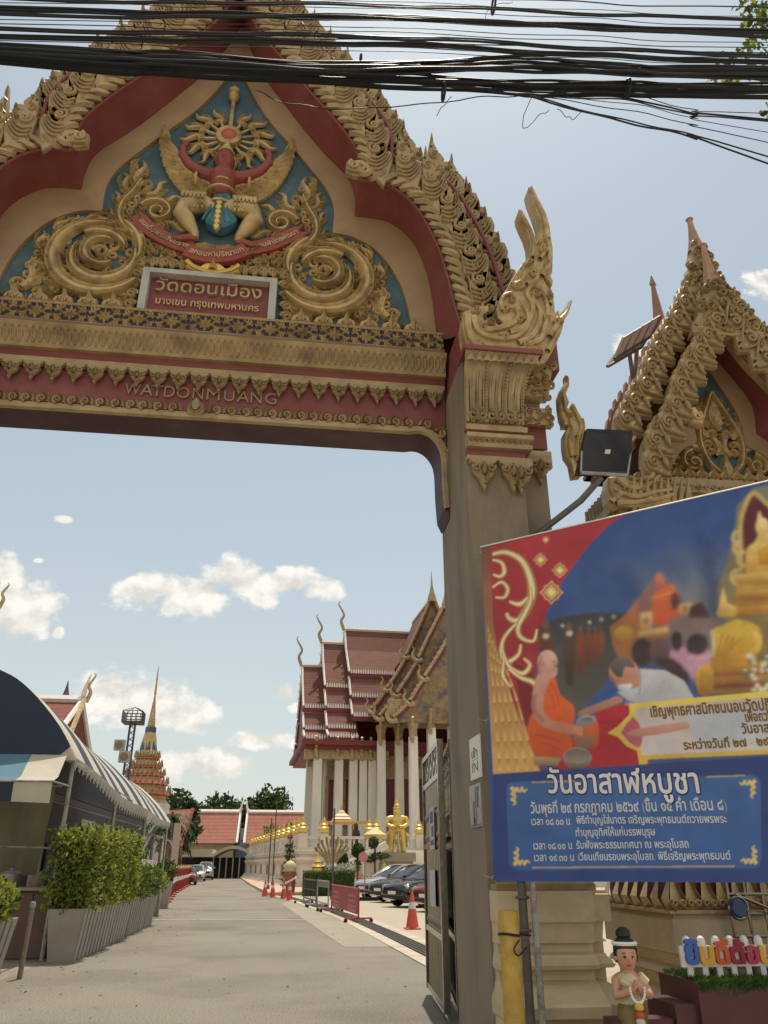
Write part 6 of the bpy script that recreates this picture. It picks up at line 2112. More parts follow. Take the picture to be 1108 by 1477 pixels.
# --- ribbed planters with hedges along the left edge of the road
pm = mat('grey_planter_concrete', (0.36, 0.325, 0.275), 0.8, 0, 0.1, 4, 0.2, 40, (0.2, 0.165, 0.125), 0.5, 2)
xr = -3.28
def planter(label, y0, y1, xr, wb=0.40, wt=0.58, h=0.78, group='long ribbed planters'):
 t = thing('ribbed_planter', label, 'planter', (xr - wb / 2, (y0 + y1) / 2, 0), group)
 mb = MB()
 xc_ = xr - wb / 2
 f = (wt - wb) / 2
 o_ = [(xc_ - wb / 2, y0 + f, 0), (xc_ + wb / 2, y0 + f, 0), (xc_ + wb / 2, y1 - f, 0), (xc_ - wb / 2, y1 - f, 0)]
 u_ = [(xc_ - wt / 2, y0, h), (xc_ + wt / 2, y0, h), (xc_ + wt / 2, y1, h), (xc_ - wt / 2, y1, h)]
 i_ = [(xc_ - wt / 2 + .05, y0 + .05, h), (xc_ + wt / 2 - .05, y0 + .05, h), (xc_ + wt / 2 - .05, y1 - .05, h), (xc_ - wt / 2 + .05, y1 - .05, h)]
 d_ = [(x, y, h - .06) for x, y, z in i_]
 mb.loft([o_, u_, i_, d_], True)
 mb.add(d_, [(0,1,2,3)])
 n = int((y1 - y0) / 0.30)
 for k in range(n):
  ya = y0 + 0.04 + k * (y1 - y0 - 0.08) / n
  yb_ = ya + 0.19
  mb.add([(xr + .001, max(ya, y0 + f), 0.0), (xr + .03, max(ya, y0 + f), 0.0), (xr + .03, min(yb_, y1 - f), 0), (xr + .001, min(yb_, y1 - f), 0), (xr + f + .001, ya, h), (xr + f + .03, ya, h), (xr + f + .03, yb_, h), (xr + f + .001, yb_, h)], [(0,1,5,4), (1,2,6,5), (2,3,7,6), (4,5,6,7), (0,3,2,1)])
 mb.build('box', pm, t, smooth=False)
 mb = MB()
 mb.add([(x, y, h - .055) for x, y, z in i_], [(0,1,2,3)])
 mb.build('soil', mat('dark_soil', (0.05, 0.035, 0.025), 0.95), t, smooth=False)
 return t
pa = PZ(102,1388)
planter('long ribbed grey planter holding the tall clipped hedge', pa.y, pa.y + 4.9, pa.x)
planter('long ribbed grey planter holding the lower hedge, beyond the tall hedge', pa.y + 5.0, pa.y + 9.2, pa.x - 0.02)
pl_ = PZ(8,1408)
planter('ribbed grey planter holding the rounded bush at the left', pl_.y - 3.0, pl_.y + 0.6, pl_.x - 0.25, 0.45, 0.7, 0.72)
def hedge(label, box, n, size, seed, mats, ns=7):
 rnd = random.Random(seed)
 x0, x1, y0, y1, z0, z1 = box
 t = thing('hedge', label, 'hedge', ((x0 + x1) / 2, (y0 + y1) / 2, z0), 'hedges in the planters')
 mb = MB()
 pts = []
 for k in range(n):
  u = rnd.random()
  yy = y0 + (y1 - y0) * u
  bump = 0.16 * abs(math.sin(yy * 1.45 + seed)) - .12 + 0.06 * math.sin(yy * 7.3) + rnd.gauss(0,0.06)
  f = rnd.random()
  a = rnd.random()
  if a < 0.35:
   p = (rnd.uniform(x0, x1), yy, z1 + bump - abs(rnd.gauss(0,.1)))
  elif a < 0.75:
   p = (x1 + bump * .8 - abs(rnd.gauss(0,.08)), yy, z0 + (z1 - z0) * f)
  else:
   p = (x0 + (x1 - x0) * rnd.random(), y0 + rnd.gauss(0,.08) + (0 if rnd.random() < .7 else (y1 - y0) * rnd.random()), z0 + (z1 - z0) * f)
  pts.append(p)
 leaves(mb, pts, size, rnd, len(mats), 0.5)
 mb.build('foliage', list(mats), t, smooth=False)
 mb = MB()
 for k in range(ns):
  yy = y0 + (k + .5) * (y1 - y0) / ns
  xx = (x0 + x1) / 2
  mb.tube([(xx, yy, z0 - .08), (xx + rnd.uniform(-.1,.1), yy + rnd.uniform(-.15,.15), z0 + (z1 - z0) * .45), (xx + rnd.uniform(-.2,.2), yy + rnd.uniform(-.3,.3), z1 - .1)], [.02,.015,.006], 5)
 mb.build('stems', 'bark', t)
 mb = MB()
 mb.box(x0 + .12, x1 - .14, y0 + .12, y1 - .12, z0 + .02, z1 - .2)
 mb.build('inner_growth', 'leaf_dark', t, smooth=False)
hz0 = 0.74
zt1 = P(130,1198,17).z
hedge('tall bushy hedge, yellow green on its sunny side, in the nearest long planter', (pa.x - 0.66, pa.x + 0.18, pa.y + 0.15, pa.y + 4.9, hz0, zt1 - 0.05), 9000, 0.085, 2, ('leaf_yellow', 'leaf_green', 'leaf_yellow', 'leaf_dark'))
hedge('lower hedge with bright leaves beyond the tall hedge', (pa.x - 0.62, pa.x + 0.14, pa.y + 5.1, pa.y + 9.0, hz0, 1.35), 5000, 0.085, 5, ('leaf_green', 'leaf_yellow', 'leaf_dark'))
rnd = random.Random(9)
bc = P(8,1310, pl_.y - 0.3)
t_ = thing('round_bush', 'rounded sunlit bush in the leftmost planter', 'bush', (pl_.x - 0.4, pl_.y - 0.5, 0.68))
mb = MB()
cb_ = (pl_.x - 0.42, pl_.y - 0.55,0.95)
leaves(mb, blob_pts(cb_, (0.52,0.8,0.36), 1900, rnd, 0.75) + blob_pts((cb_[0], cb_[1] - 1.4, cb_[2]), (0.5,0.8,0.34), 800, rnd, 0.75), 0.10, rnd, 3,0.6)
mb.build('foliage', ['leaf_yellow', 'leaf_green', 'leaf_dark'], t_, smooth=False)
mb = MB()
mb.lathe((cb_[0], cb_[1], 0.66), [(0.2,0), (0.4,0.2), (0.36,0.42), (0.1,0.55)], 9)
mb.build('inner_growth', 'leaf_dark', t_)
# rusty steel pipe post with a capped head and a sagging cord
pp = PZ(28,1412)
t_ = thing('pipe_post', 'peeling rusty pipe post beside the leftmost planter', 'post', (pp.x, pp.y, 0))
mb = MB()
hp = P(30,1302, pp.y).z
mb.tube([(pp.x, pp.y, 0), (pp.x + 0.01, pp.y, hp - .06)], 0.036,10)
mb.build('pipe', mat('peeling_rust', (0.30, 0.25, 0.19), 0.8, 0.1, 0.3, 9, 0.3, 50, (0.11, 0.06, 0.035), 0.85, 9), t_)
mb = MB()
mb.lathe((pp.x + .01, pp.y, hp - .07), [(0.044,0), (0.046,.05), (0.035,.08), (0.01,.085)], 10)
mb.build('cap', mat('teal_grey_cap', (0.25, 0.32, 0.30), 0.5), t_)
# two tapered pots with shrubs
for i, (px, py, hpx, w_, lab, lm) in enumerate(((219, 1321, 34, 0.52, 'tapered grey pot with a small yellow green shrub, nearer of two pots', ('leaf_yellow', 'leaf_green')), (234, 1310, 40, 0.62, 'tapered grey pot with a dark round shrub, farther of two pots', ('leaf_dark', 'leaf_green')))):
 g_ = PZ(px, py)
 h_ = hpx * g_.y / 1180 * 0.82
 t_ = thing('tapered_pot', lab, 'pot', (g_.x, g_.y, 0), 'pots along the left kerb')
 mb = MB()
 mb.lathe((g_.x, g_.y, 0), [(w_ * .42,0), (w_ * .62, h_), (w_ * .55, h_), (w_ * .52, h_ - .06)], 4, True)
 mb.build('pot', pm, t_, smooth=False)
 mb = MB()
 rnd = random.Random(20 + i)
 leaves(mb, blob_pts((g_.x, g_.y, h_ + .30), (.42,.42,.36 + .1 * i), 520, rnd, .5), .12, rnd, 2,.5)
 mb.build('foliage', list(lm), t_, smooth=False)
 mb = MB()
 mb.tube([(g_.x, g_.y, h_ - .1), (g_.x, g_.y, h_ + .3)], .03,5)
 mb.build('stem', 'bark', t_)
# --- striped market tent
navy = mat('navy_canvas', (0.028, 0.042, 0.075), 0.8, 0, 0.12, 2, 0.15, 12)
lit_blue = mat('sunlit_blue_canvas', (0.14, 0.27, 0.36), 0.8, 0, 0.08, 2)  # blue stripe with the awning top's sunlight put into its colour
whc = mat('cream_canvas', (0.66, 0.62, 0.52), 0.8, 0, 0.06, 2, 0.1, 12, (0.42, 0.38, 0.30), 0.35, 1.5)
for m_ in (whc, lit_blue):
 b_ = m_.node_tree.nodes['Principled BSDF']
 nt = m_.node_tree
 t2 = nt.nodes.new('ShaderNodeBsdfTranslucent')
 nt.links.new(b_.inputs['Base Color'].links[0].from_socket, t2.inputs['Color'])
 ms = nt.nodes.new('ShaderNodeMixShader')
 ms.inputs[0].default_value = 0.3
 nt.links.new(b_.outputs[0], ms.inputs[1])
 nt.links.new(t2.outputs[0], ms.inputs[2])
 nt.links.new(ms.outputs[0], nt.nodes['Material Output'].inputs[0])
YT0, YT1 = 15.3,27.4
arch_px = [(-60,950), (-30,952), (0,966), (25,979), (48,999), (68,1022), (85,1045), (98,1068), (110,1093)]
ar = [P(px, py, YT0) for px, py in arch_px]
ex, ez = ar[-1].x, ar[-1].z
cxm = -7.6
half = [(p.x, p.z) for p in crv(ar, 3)]
half = [q for q in half if q[0] > cxm]
apex = (cxm, half[0][1] + 0.12)
archR = [apex] + half
archF = [(2 * cxm - x, z) for x, z in reversed(archR)][:-1] + archR
tent = thing('market_tent', 'long arched tent of navy and white striped canvas on the left of the road', 'tent', (cxm, YT0, 0))
mb = MB()
far_e = P(237,1186, YT1)
k_e = far_e.z / ez
NS = 17
archR_n = resample([Vector(p) for p in archF], 41)
rows = []
for j in range(NS + 1):
 t = j / NS
 y = YT0 + (YT1 - YT0) * t
 rows.append([(p.x + (0.30 * t if p.x > cxm else 0), y, p.y * (1 + (k_e - 1) * t) + 0.10 * math.sin(t * PI * 4) * 0.4 - 0.12 * math.sin(t * PI)) for p in archR_n])
for j in range(NS):
 mb.cur = j % 2
 mb.loft([rows[j], rows[j + 1]])
mb.build('striped_roof', [whc, navy], tent, smooth=True, ang=60)
mb = MB()
zbp = ez - 0.05
inn = [(cxm + (x - cxm) * 0.965 , zbp + (z - zbp) * 0.98) for x, z in archF]
mb.cur = 0
pa_, pb_ = [], []
for x, z in archF:
 pa_.append((x, YT0 - .02, z))
n = len(archF)
xs_ = P(78,1085, YT0).x
poly_n = [q for q in archF if abs(q[0] - cxm) <= xs_ - cxm + 0.45]
xe = xs_ - cxm + 0.0
navp = [(2 * cxm - xs_, zbp)] + [q for q in archF if abs(q[0] - cxm) < xe + 0.35] + [(xs_, zbp)]
mb.add([(x, YT0 - .025, z) for x, z in navp], [tuple(range(len(navp)))])
mb.cur = 1
for sgn in (1,-1):
 w_ = [q for q in archF if (q[0] - cxm) * sgn >= xe + 0.28]
 w_ = w_ if sgn > 0 else w_[::-1]
 top_in = [q for q in archF if (q[0] - cxm) * sgn < xe + 0.35 and (q[0] - cxm) * sgn > 0]
 ti = (top_in[-1] if sgn > 0 else top_in[0])
 w_ = [(cxm + sgn * xe, zbp), ti] + w_ + [(cxm + sgn * (ex - cxm), zbp)]
 mb.add([(x, YT0 - .015, z) for x, z in w_], [tuple(range(len(w_)))])
mb.build('end_panel', [navy, whc], tent, smooth=False)
mb = MB()
a0, a1 = P(97,1089, YT0 - .05), P(76,1127,14.25)
f1 = P(70,1158,14.25)
bounds = [0,0.62,1.95,2.6,3.95,4.6,5.9,6.5]
for i in range(len(bounds) - 1):
 mb.cur = 1 if i % 2 == 0 else 0
 A0, B0 = a0.x - bounds[i], a0.x - bounds[i + 1]
 k = 0.99
 mb.loft([[(A0 - .03 * 0, a0.y, a0.z), (B0, a0.y, a0.z)], [(A0 + (a1.x - a0.x), a1.y + .3, a1.z + .10), (B0 + (a1.x - a0.x), a1.y + .3, a1.z + .1)], [(A0 + (a1.x - a0.x), a1.y, a1.z), (B0 + (a1.x - a0.x), a1.y, a1.z)]])
 mb.cur = 1 if i % 2 == 0 else 2  # hanging flap: shade put into the stripe colour by switching to navy
 mb.loft([[(A0 + (a1.x - a0.x), a1.y, a1.z), (B0 + (a1.x - a0.x), a1.y, a1.z)], [(A0 + (f1.x - a0.x), a1.y + .06, f1.z + .02 * (i % 2)), (B0 + (f1.x - a0.x), a1.y + .06, f1.z + .02)]])
mb.build('awning', [lit_blue, whc, navy], tent, smooth=False)
mb = MB()
er = [Vector(r_[-1]) for r_ in rows]
er = resample(er, 150)
for i in range(149):
 a, b = er[i], er[i + 1]
 d = 0.16 + 0.05 * math.sin(i * 1.7) + 0.10 * math.sin(PI * i / 149)
 mb.add([a, b, b.lerp(a, .2) - Vector((0.02,0, d)), b.lerp(a, .7) - Vector((.02,0, d * .93))], [(0,1,2,3)])
mb.build('fringe', whc, tent, smooth=False)
pole0 = None
for j in range(4):
 y = YT0 + 0.1 + (YT1 - YT0 - 0.4) * j / 3
 t = j / 3
 for x in (ex - 0.06 + .3 * t, 2 * cxm - ex + 0.06):
  zt_ = ez * (1 + (k_e - 1) * t) - .03
  mb = MB()
  mb.tube([(x, y, 0), (x, y, zt_)], 0.038,8)
  mb.tube([(x, y, zt_ - .05), (x - .5 if x > cxm else x + .5, y, zt_ + .12)], 0.022,6)
  mb.build('pole', 'galv', tent)
mb = MB()
mb.tube([(ex - .06, YT0 + .1, ez - .08), (ex + .24, YT1 - .3, far_e.z - .06)], .024,6)
mb.tube([(ex - .02, YT0 + .05,1.72), (ex - 2.4, YT0 + .05,1.78)], .018,6)
mb.tube([(a1.x, a1.y, a1.z), (a1.x - 6.4, a1.y, a1.z)], .02,6)
mb.tube([(a1.x, a1.y, a1.z), (ex - .05, YT0 + .1, a1.z + .02)], .018,6)
mb.build('rail', 'galv', tent)
# cloth screen, counter and jumble under the tent
scr = thing('cloth_screen', 'stained tan cloth screen hanging under the near end of the tent', 'screen', (-6, 16.4, 0))
mb = MB()
x1_ = P(70,1200,16.4).x
zt_, zb_ = P(60,1135,16.4).z, P(60,1262,16.4).z
rows_ = []
for j in range(7):
 rows_.append([(x1_ - 0.10 * j / 6 - i * .22,16.4 + .05 * math.sin(i * 1.3 + j * .3) + .02 * math.sin(i * 3.1), zt_ + (zb_ - zt_) * j / 6) for i in range(30)])
mb.loft(rows_)
mb.build('cloth', mat('stained_tan_cloth', (0.235, 0.20, 0.13), 0.9, 0, 0.25, 1.6, 0.2, 8, (0.12, 0.105, 0.075), 0.6, 1.0, stretch=(1.5, 1.5, 0.35)), scr)
mb = MB()
mb.tube([(x1_ + .1,16.4, zt_ + .02), (x1_ - 6.5,16.4, zt_ + .02)], .025,6)
mb.build('rail', 'galv', scr)
cn = thing('stall_counter', 'brown boarded stall counter with things on top, left of the tall hedge', 'counter', (-4.2, 15.9, 0))
mb = MB()
cx1 = P(70,1340,15.6).x
zc_ = P(60,1280,15.6).z
mb.box(cx1 - 4.5, cx1,15.65,16.3,0, zc_ - .05)
for k in range(13):
 mb.box(cx1 - .32 - k * .34, cx1 - .02 - k * .34,15.63,15.65,0.02, zc_ - .08)
mb.build('boarding', mat('red_brown_board', (0.15, 0.095, 0.075), 0.75, 0, 0.15, 3, 0.1, 20, (0.10, 0.07, 0.055), 0.5, 1.2), cn, smooth=False)
mb = MB()
mb.box(cx1 - 4.55, cx1 + .06,15.55,16.35, zc_ - .05, zc_)
mb.build('top', mat('pale_counter_top', (0.30, 0.26, 0.21), 0.6, 0, 0.1, 4), cn, smooth=False)
rnd = random.Random(4)
for k, (dx, w_, h_, lab, nm, mm_) in enumerate(((.35, .30, .22, 'grey bundle lying on the brown stall counter, nearest the tent pole', 'bundle', 'concrete'), (.85, .36, .30, 'pale grey cooking pot on the brown stall counter', 'cooking_pot', 'galv'), (1.5, .26, .34, 'dark kettle on the brown stall counter', 'kettle', 'black'))):
 mb = MB()
 c = (cx1 - dx, 15.85, zc_ + .001)
 if k == 0:
  mb.lathe(c, [(w_ * .5,0), (w_ * .55, h_ * .4), (w_ * .45, h_ * .8), (w_ * .15, h_), (w_ * .05, h_ * 1.15)], 9)
 else:
  mb.lathe(c, [(w_ * .46,0), (w_ * .5,.03), (w_ * .5, h_ * .7), (w_ * .53, h_ * .72), (w_ * .4, h_ * .85), (w_ * .08, h_ * .92), (w_ * .08, h_), (.005, h_ * 1.02)], 14)
  mb.tube([(c[0] - w_ * .5, c[1], c[2] + h_ * .55), (c[0] - w_ * .7, c[1], c[2] + h_ * .6), (c[0] - w_ * .5, c[1], c[2] + h_ * .68)], .015,5)
 solo(mb, nm, mm_, lab, nm.split('_')[-1], loc=c)
# --- low shophouse behind the tent
sh = thing('shophouse', 'long low shophouse with dark upper front behind the striped tent', 'building', (-7.5, 28, 0))
XW = -6.3
wallm = mat('shop_wall_cream', (0.42, 0.34, 0.23), 0.85, 0, 0.12, 1.2, 0.1, 20, (0.25, 0.2, 0.14), 0.5, .8)
mb = MB()
mb.box(-13, XW, 17.2,41,0,3.1)
mb.build('wall', wallm, sh, smooth=False)
mb = MB()
mb.box(-13.2, XW + .02,17.0,41.2,3.1,3.3)
mb.box(-13.2, XW + .1,17.0,41.2,4.301,4.4)
mb.build('roof', mat('dark_metal_roof', (0.07, 0.065, 0.07), 0.6, 0.2, 0.1, 3), sh, smooth=False)
dkf = mat('dark_shopfront', (0.035, 0.032, 0.042), 0.7, 0, 0.15, 2)
mb = MB()
mb.box(XW, XW + .05,17.6,40.5,1.98,3.05)
mb.box(-13, XW + .04,17.3,40.9,3.31,4.3)  # added dark block, its colour standing in for shade under the tent
mb.build('fascia_and_shade_block', dkf, sh, smooth=False)
fr_ = [(19.5,21.0), (21.2,23.4), (27.5,29.5), (31,33)]
for k, (a, b) in enumerate(fr_):
 mb = MB()
 for q0, q1 in ((a, (a + b) / 2 - .03), ((a + b) / 2 + .03, b)):
  for z0_, z1_ in ((2.1,2.42), (2.47,2.8)):
   mb.box(XW + .05, XW + .07, q0, q1, z0_, z1_)
 w_ = mb.build('window', mat('pale_pane', (0.30, 0.28, 0.25), 0.4, 0, .1, 2), sh, smooth=False)  # panes given a pale colour
for k in range(8):
 ya = 18.2 + k * 2.8
 mb = MB()
 rows_ = [[(XW + .10 + .03 * math.sin(i * 2.1), ya + i * .16, z) for i in range(10)] for z in (1.98,1.2,.75)]
 mb.loft(rows_)
 mb.build('blind', navy, sh)
mb = MB()
mb.box(XW, XW + .9,17.4,40.8,0,.12)
mb.build('step', conc, sh, smooth=False)
# white picket fence and a grey lean-to roof
pf_ = thing('picket_fence', 'white picket fence beside the shophouse, behind the low hedge', 'fence', (-5.4, 36, 0))
mb = MB()
for k in range(34):
 y = 28.5 + k * .42
 x = -4.95 - (y - 28.5) * .062
 mb.box(x - .02, x + .02, y, y + .17,.1,1.55 + .12 * (k % 2))
mb.build('pickets', 'white', pf_, smooth=False)
mb = MB()
for z in (.45,1.15):
 mb.tube([(-4.99,28.5, z), (-4.99 - 34 * .42 * .062,28.5 + 34 * .42, z)], .03,4)
mb.build('rail', 'white', pf_, smooth=False)
lt = thing('lean_to_roof', 'small grey corrugated lean-to roof on posts behind the picket fence', 'shelter', (-6.4, 42, 0))
mb = MB()
q = [P(225,1198,42), P(246,1207,42), P(240,1216,50), P(222,1207,50)]
z0_ = 2.6
mb.add([(-9.5,40,3.5), (-5.6,40,2.75), (-6.1,50,2.75), (-10,50,3.5), (-9.5,40,3.42), (-5.6,40,2.67), (-6.1,50,2.67), (-10,50,3.42)], [(0,1,2,3), (7,6,5,4), (0,4,5,1), (1,5,6,2), (2,6,7,3)])
mb.build('roof', mat('grey_corrugated_sheet', (0.30, 0.29, 0.28), 0.5, .3, .1, 4), lt, smooth=False)
for y in (40.3,45,49.7):
 mb = MB()
 mb.box(-5.85 - (y - 40) * .05,-5.73 - (y - 40) * .05, y, y + .12,0,2.7)
 mb.build('post', 'concrete', lt, smooth=False)
# red and white guard posts with gilt tips
redp = mat('signal_red_paint', (0.32, 0.03, 0.03), 0.5, 0, .1, 4)
gp0 = None
ngp = 11
for k in range(ngp):
 y = 37.5 + k * 3.3
 x = at_y(RL, y) + .22
 lab = 'red guard post with white band and gilt tip, at the kerb behind the pots'
 if gp0 is None:
  gp0 = thing('guard_post', lab, 'post', (0, 0, 0), 'red guard posts along the left kerb', local=True)
  mb = MB()
  mb.lathe((0,0,0), [(.20,0), (.20,.06), (.10,.12), (.09,.5), (.085,1.1), (.10,1.12), (.10,1.2), (.05,1.24)], 8)
  mb.build('shaft', redp, gp0)
  mb = MB()
  mb.lathe((0,0,1.24), [(.05,0), (.085,.05), (.075,.12), (.03,.18), (.005,.24)], 8)
  mb.build('gilt_tip', 'gold_bright', gp0)
  mb = MB()
  mb.lathe((0,0,.62), [(.094,0), (.094,.2)], 8)
  mb.box(-.03,.03,.09,3.1,.62,.86)
  mb.build('white_panel', 'white', gp0, smooth=False)
  o = gp0
 else:
  o = copy_tree(gp0)
 o.location = (x, y, 0)
 o.rotation_euler = (0,0,.08)
# dry leaves blown along the left kerb
rnd = random.Random(55)
mb = MB()
leaves(mb, [(at_y(RL, y) + abs(rnd.gauss(0,.5)) + .35, y, .012) for y in [rnd.uniform(9,32) for _ in range(220)]] + [(rnd.uniform(-3.6,2), rnd.uniform(9,22), .012) for _ in range(60)], .07, rnd, 2,0,.5)
mb.v = [(x, y, .006 + abs(z) * .3) for x, y, z in mb.v]
tag(mb.build('fallen_leaves', [mat('dry_leaf', (.22, .14, .06), .8), 'leaf_green'], None, smooth=False), kind='stuff')
# --- ordination hall on its raised terrace
TO = Vector((1.75,58.0,0))
def frame(a):
 return R(a), Vector((math.cos(R(a)), math.sin(R(a)), 0)), Vector((-math.sin(R(a)), math.cos(R(a)), 0))
TR, eu, ev = frame(3.0)
def TP(px, py, v):
 d = pix_dir(px, py)
 o = Vector((0,0, CH))
 t = (TO + ev * v - o).dot(ev) / d.dot(ev)
 p = o + d * t
 return (p - TO).dot(eu), p.z
hall = thing('ordination_hall', 'large temple hall with stepped red-brown tiled roofs and white columns', 'temple', TO, rz=TR, local=True)
def tilemat(name, col, row=0.32):
 m = mat(name, col, 0.85,0,0.14,3,0,40, tuple(c * .6 for c in col), 0.5,.8)
 nt = m.node_tree
 b = nt.nodes['Principled BSDF']
 src = b.inputs['Base Color'].links[0].from_socket
 tc = nt.nodes.new('ShaderNodeTexCoord')
 sp = nt.nodes.new('ShaderNodeSeparateXYZ')
 nt.links.new(tc.outputs['Object'], sp.inputs[0])
 w = nt.nodes.new('ShaderNodeMath')
 w.operation = 'MULTIPLY'
 w.inputs[1].default_value = 1 / row
 nt.links.new(sp.outputs[2], w.inputs[0])
 f = nt.nodes.new('ShaderNodeMath')
 f.operation = 'FRACT'
 nt.links.new(w.outputs[0], f.inputs[0])
 r = nt.nodes.new('ShaderNodeMapRange')
 r.inputs[1].default_value, r.inputs[2].default_value, r.inputs[3].default_value, r.inputs[4].default_value = 0,.35,.62,1.05
 nt.links.new(f.outputs[0], r.inputs[0])
 mx = nt.nodes.new('ShaderNodeMixRGB')
 mx.blend_type = 'MULTIPLY'
 mx.inputs[0].default_value = 1
 nt.links.new(src, mx.inputs[1])
 nt.links.new(r.outputs[0], mx.inputs[2])
 nt.links.new(mx.outputs[0], b.inputs['Base Color'])
 return m
tile = tilemat('red_brown_roof_tile', (0.155, 0.064, 0.046))
tred = mat('temple_red_paint', (.17, .03, .033), .6, 0, .1, 2)
tile2 = tilemat('orange_red_roof_tile', (0.30, 0.11, 0.08), .45)
VC = 15.0
VR = 22.0
segs = [  # left px, right px, (ridge py, bottom py), lower tiers
 (437,470, (961,1019), [(1028,1050), (1054,1063)]),
 (466,504, (928,989), [(995,1019), (1026,1048), (1053,1061)]),
 (498,640, (909,969), [(976,1003), (1009,1031)])]
def horn(mb, base, h, sgn=-1, r=0.10):
 u, v, z = base
 pts = [(u, v, z - .2), (u + sgn * .12 * h, v, z + .25 * h), (u + sgn * .02 * h, v, z + .5 * h), (u + sgn * .16 * h, v, z + .78 * h), (u + sgn * .22 * h, v, z + .92 * h), (u + sgn * .14 * h, v, z + 1.0 * h)]
 mb.tube(crv(pts, 4), [r * (1.6 - 1.45 * i / 20) for i in range(21)], 6)
urx = TP(640,909, VR)[0]
for i, (pl, pr, (ry, by), low) in enumerate(segs):
 u0 = TP(pl, ry, VR)[0]
 u1 = TP(pr, ry, VR)[0] if i < 2 else urx + 22
 zr = TP(pl, ry, VR)[1]
 vb = VR - (4.2 - .3 * (2 - i))
 zb_ = TP(pl + 4, by, vb)[1]
 mb = MB()
 prof = [(VR, zr), (VR - 1.5, zr - (zr - zb_) * .47), (vb, zb_)]
 slopes = [prof]
 v_ = vb + .15
 for (ta, tb_) in low:
  v1 = v_ - (1.55 if i else 1.5)
  slopes.append([(v_, TP(pl + 4, ta, v_)[1]), (v1, TP(pl + 4, tb_, v1)[1])])
  v_ = v1 + .15
 trims = MB()
 edges = MB()
 dn = MB()
 for pr_ in slopes:
  for s in (1,-1):
   q = [(VR + (v - VR) * s, z) for v, z in pr_]
   mb.loft([[(u0, v, z) for v, z in q], [(u1, v, z) for v, z in q]])
   mb.loft([[(u0, v, z - .14) for v, z in q], [(u1, v, z - .14) for v, z in q]])
   # white verge, eave with pale drip tiles, red fascia
   trims.tube([(u0 - .05, v, z + .05) for v, z in q], .12,5)
   if pr_ is not prof:
    trims.tube([(u0, q[0][0], q[0][1] + .06), (u1, q[0][0], q[0][1] + .06)], .10,5)
   dn.box(u0 - .1, u1, min(q[-1][0], q[-1][0] + .16 * s), max(q[-1][0], q[-1][0] + .16 * s), q[-1][1] - .55, q[-1][1] - .12)
   if s > 0:
    n = int((min(u1, urx + 2) - u0) / .24)
    for k in range(n):
     uu = u0 + .1 + k * .24
     edges.add([(uu, q[-1][0] - .03, q[-1][1] + .12), (uu + .17, q[-1][0] - .03, q[-1][1] + .12), (uu + .085, q[-1][0] - .05, q[-1][1] + .36), (uu, q[-1][0] - .03, q[-1][1] - .12), (uu + .17, q[-1][0] - .03, q[-1][1] - .12)], [(0,1,2), (3,4,1,0)])
 trims.tube([(u0 - .1, VR, zr + .12), (u1, VR, zr + .12)], .22,6)
 # gable end below the verge
 gz = slopes[-1][-1][1]
 gp = [(v, z - .1) for pr_ in slopes for v, z in pr_]
 gpoly = [(u0 + .15, v, z) for v, z in gp] + [(u0 + .15,2 * VR - v, z) for v, z in reversed(gp)]
 dn.add(gpoly, [tuple(range(len(gpoly)))])
 rf = mb.build('roof', tile, hall, smooth=False)
 trims.build('white_trim', mat('grey_white_trim', (0.62, 0.59, 0.54), .6), rf)
 dn.build('red_fascia', tred, rf, smooth=False)
 edges.build('drip_tiles', 'white', rf, smooth=False)
 mb = MB()
 horn(mb, (u0 - .1, VR, zr + .2), 3.0,-1,.13)
 for s in (1,-1):
  for pr_ in slopes:
   for k in range(7 if pr_ is prof else 2):
    t = (k + .5) / (7 if pr_ is prof else 2)
    a, b = (pr_[0], pr_[-1])
    v = a[0] + (b[0] - a[0]) * t
    z = a[1] + (b[1] - a[1]) * t
    vv = VR + (v - VR) * s
    mb.add([(u0 - .12, vv, z + .05), (u0 - .12, vv - .25 * s, z), (u0 - .35, vv, z + .42)], [(0,1,2)])
 mb.build('ridge_horn', 'gold_dull', rf)
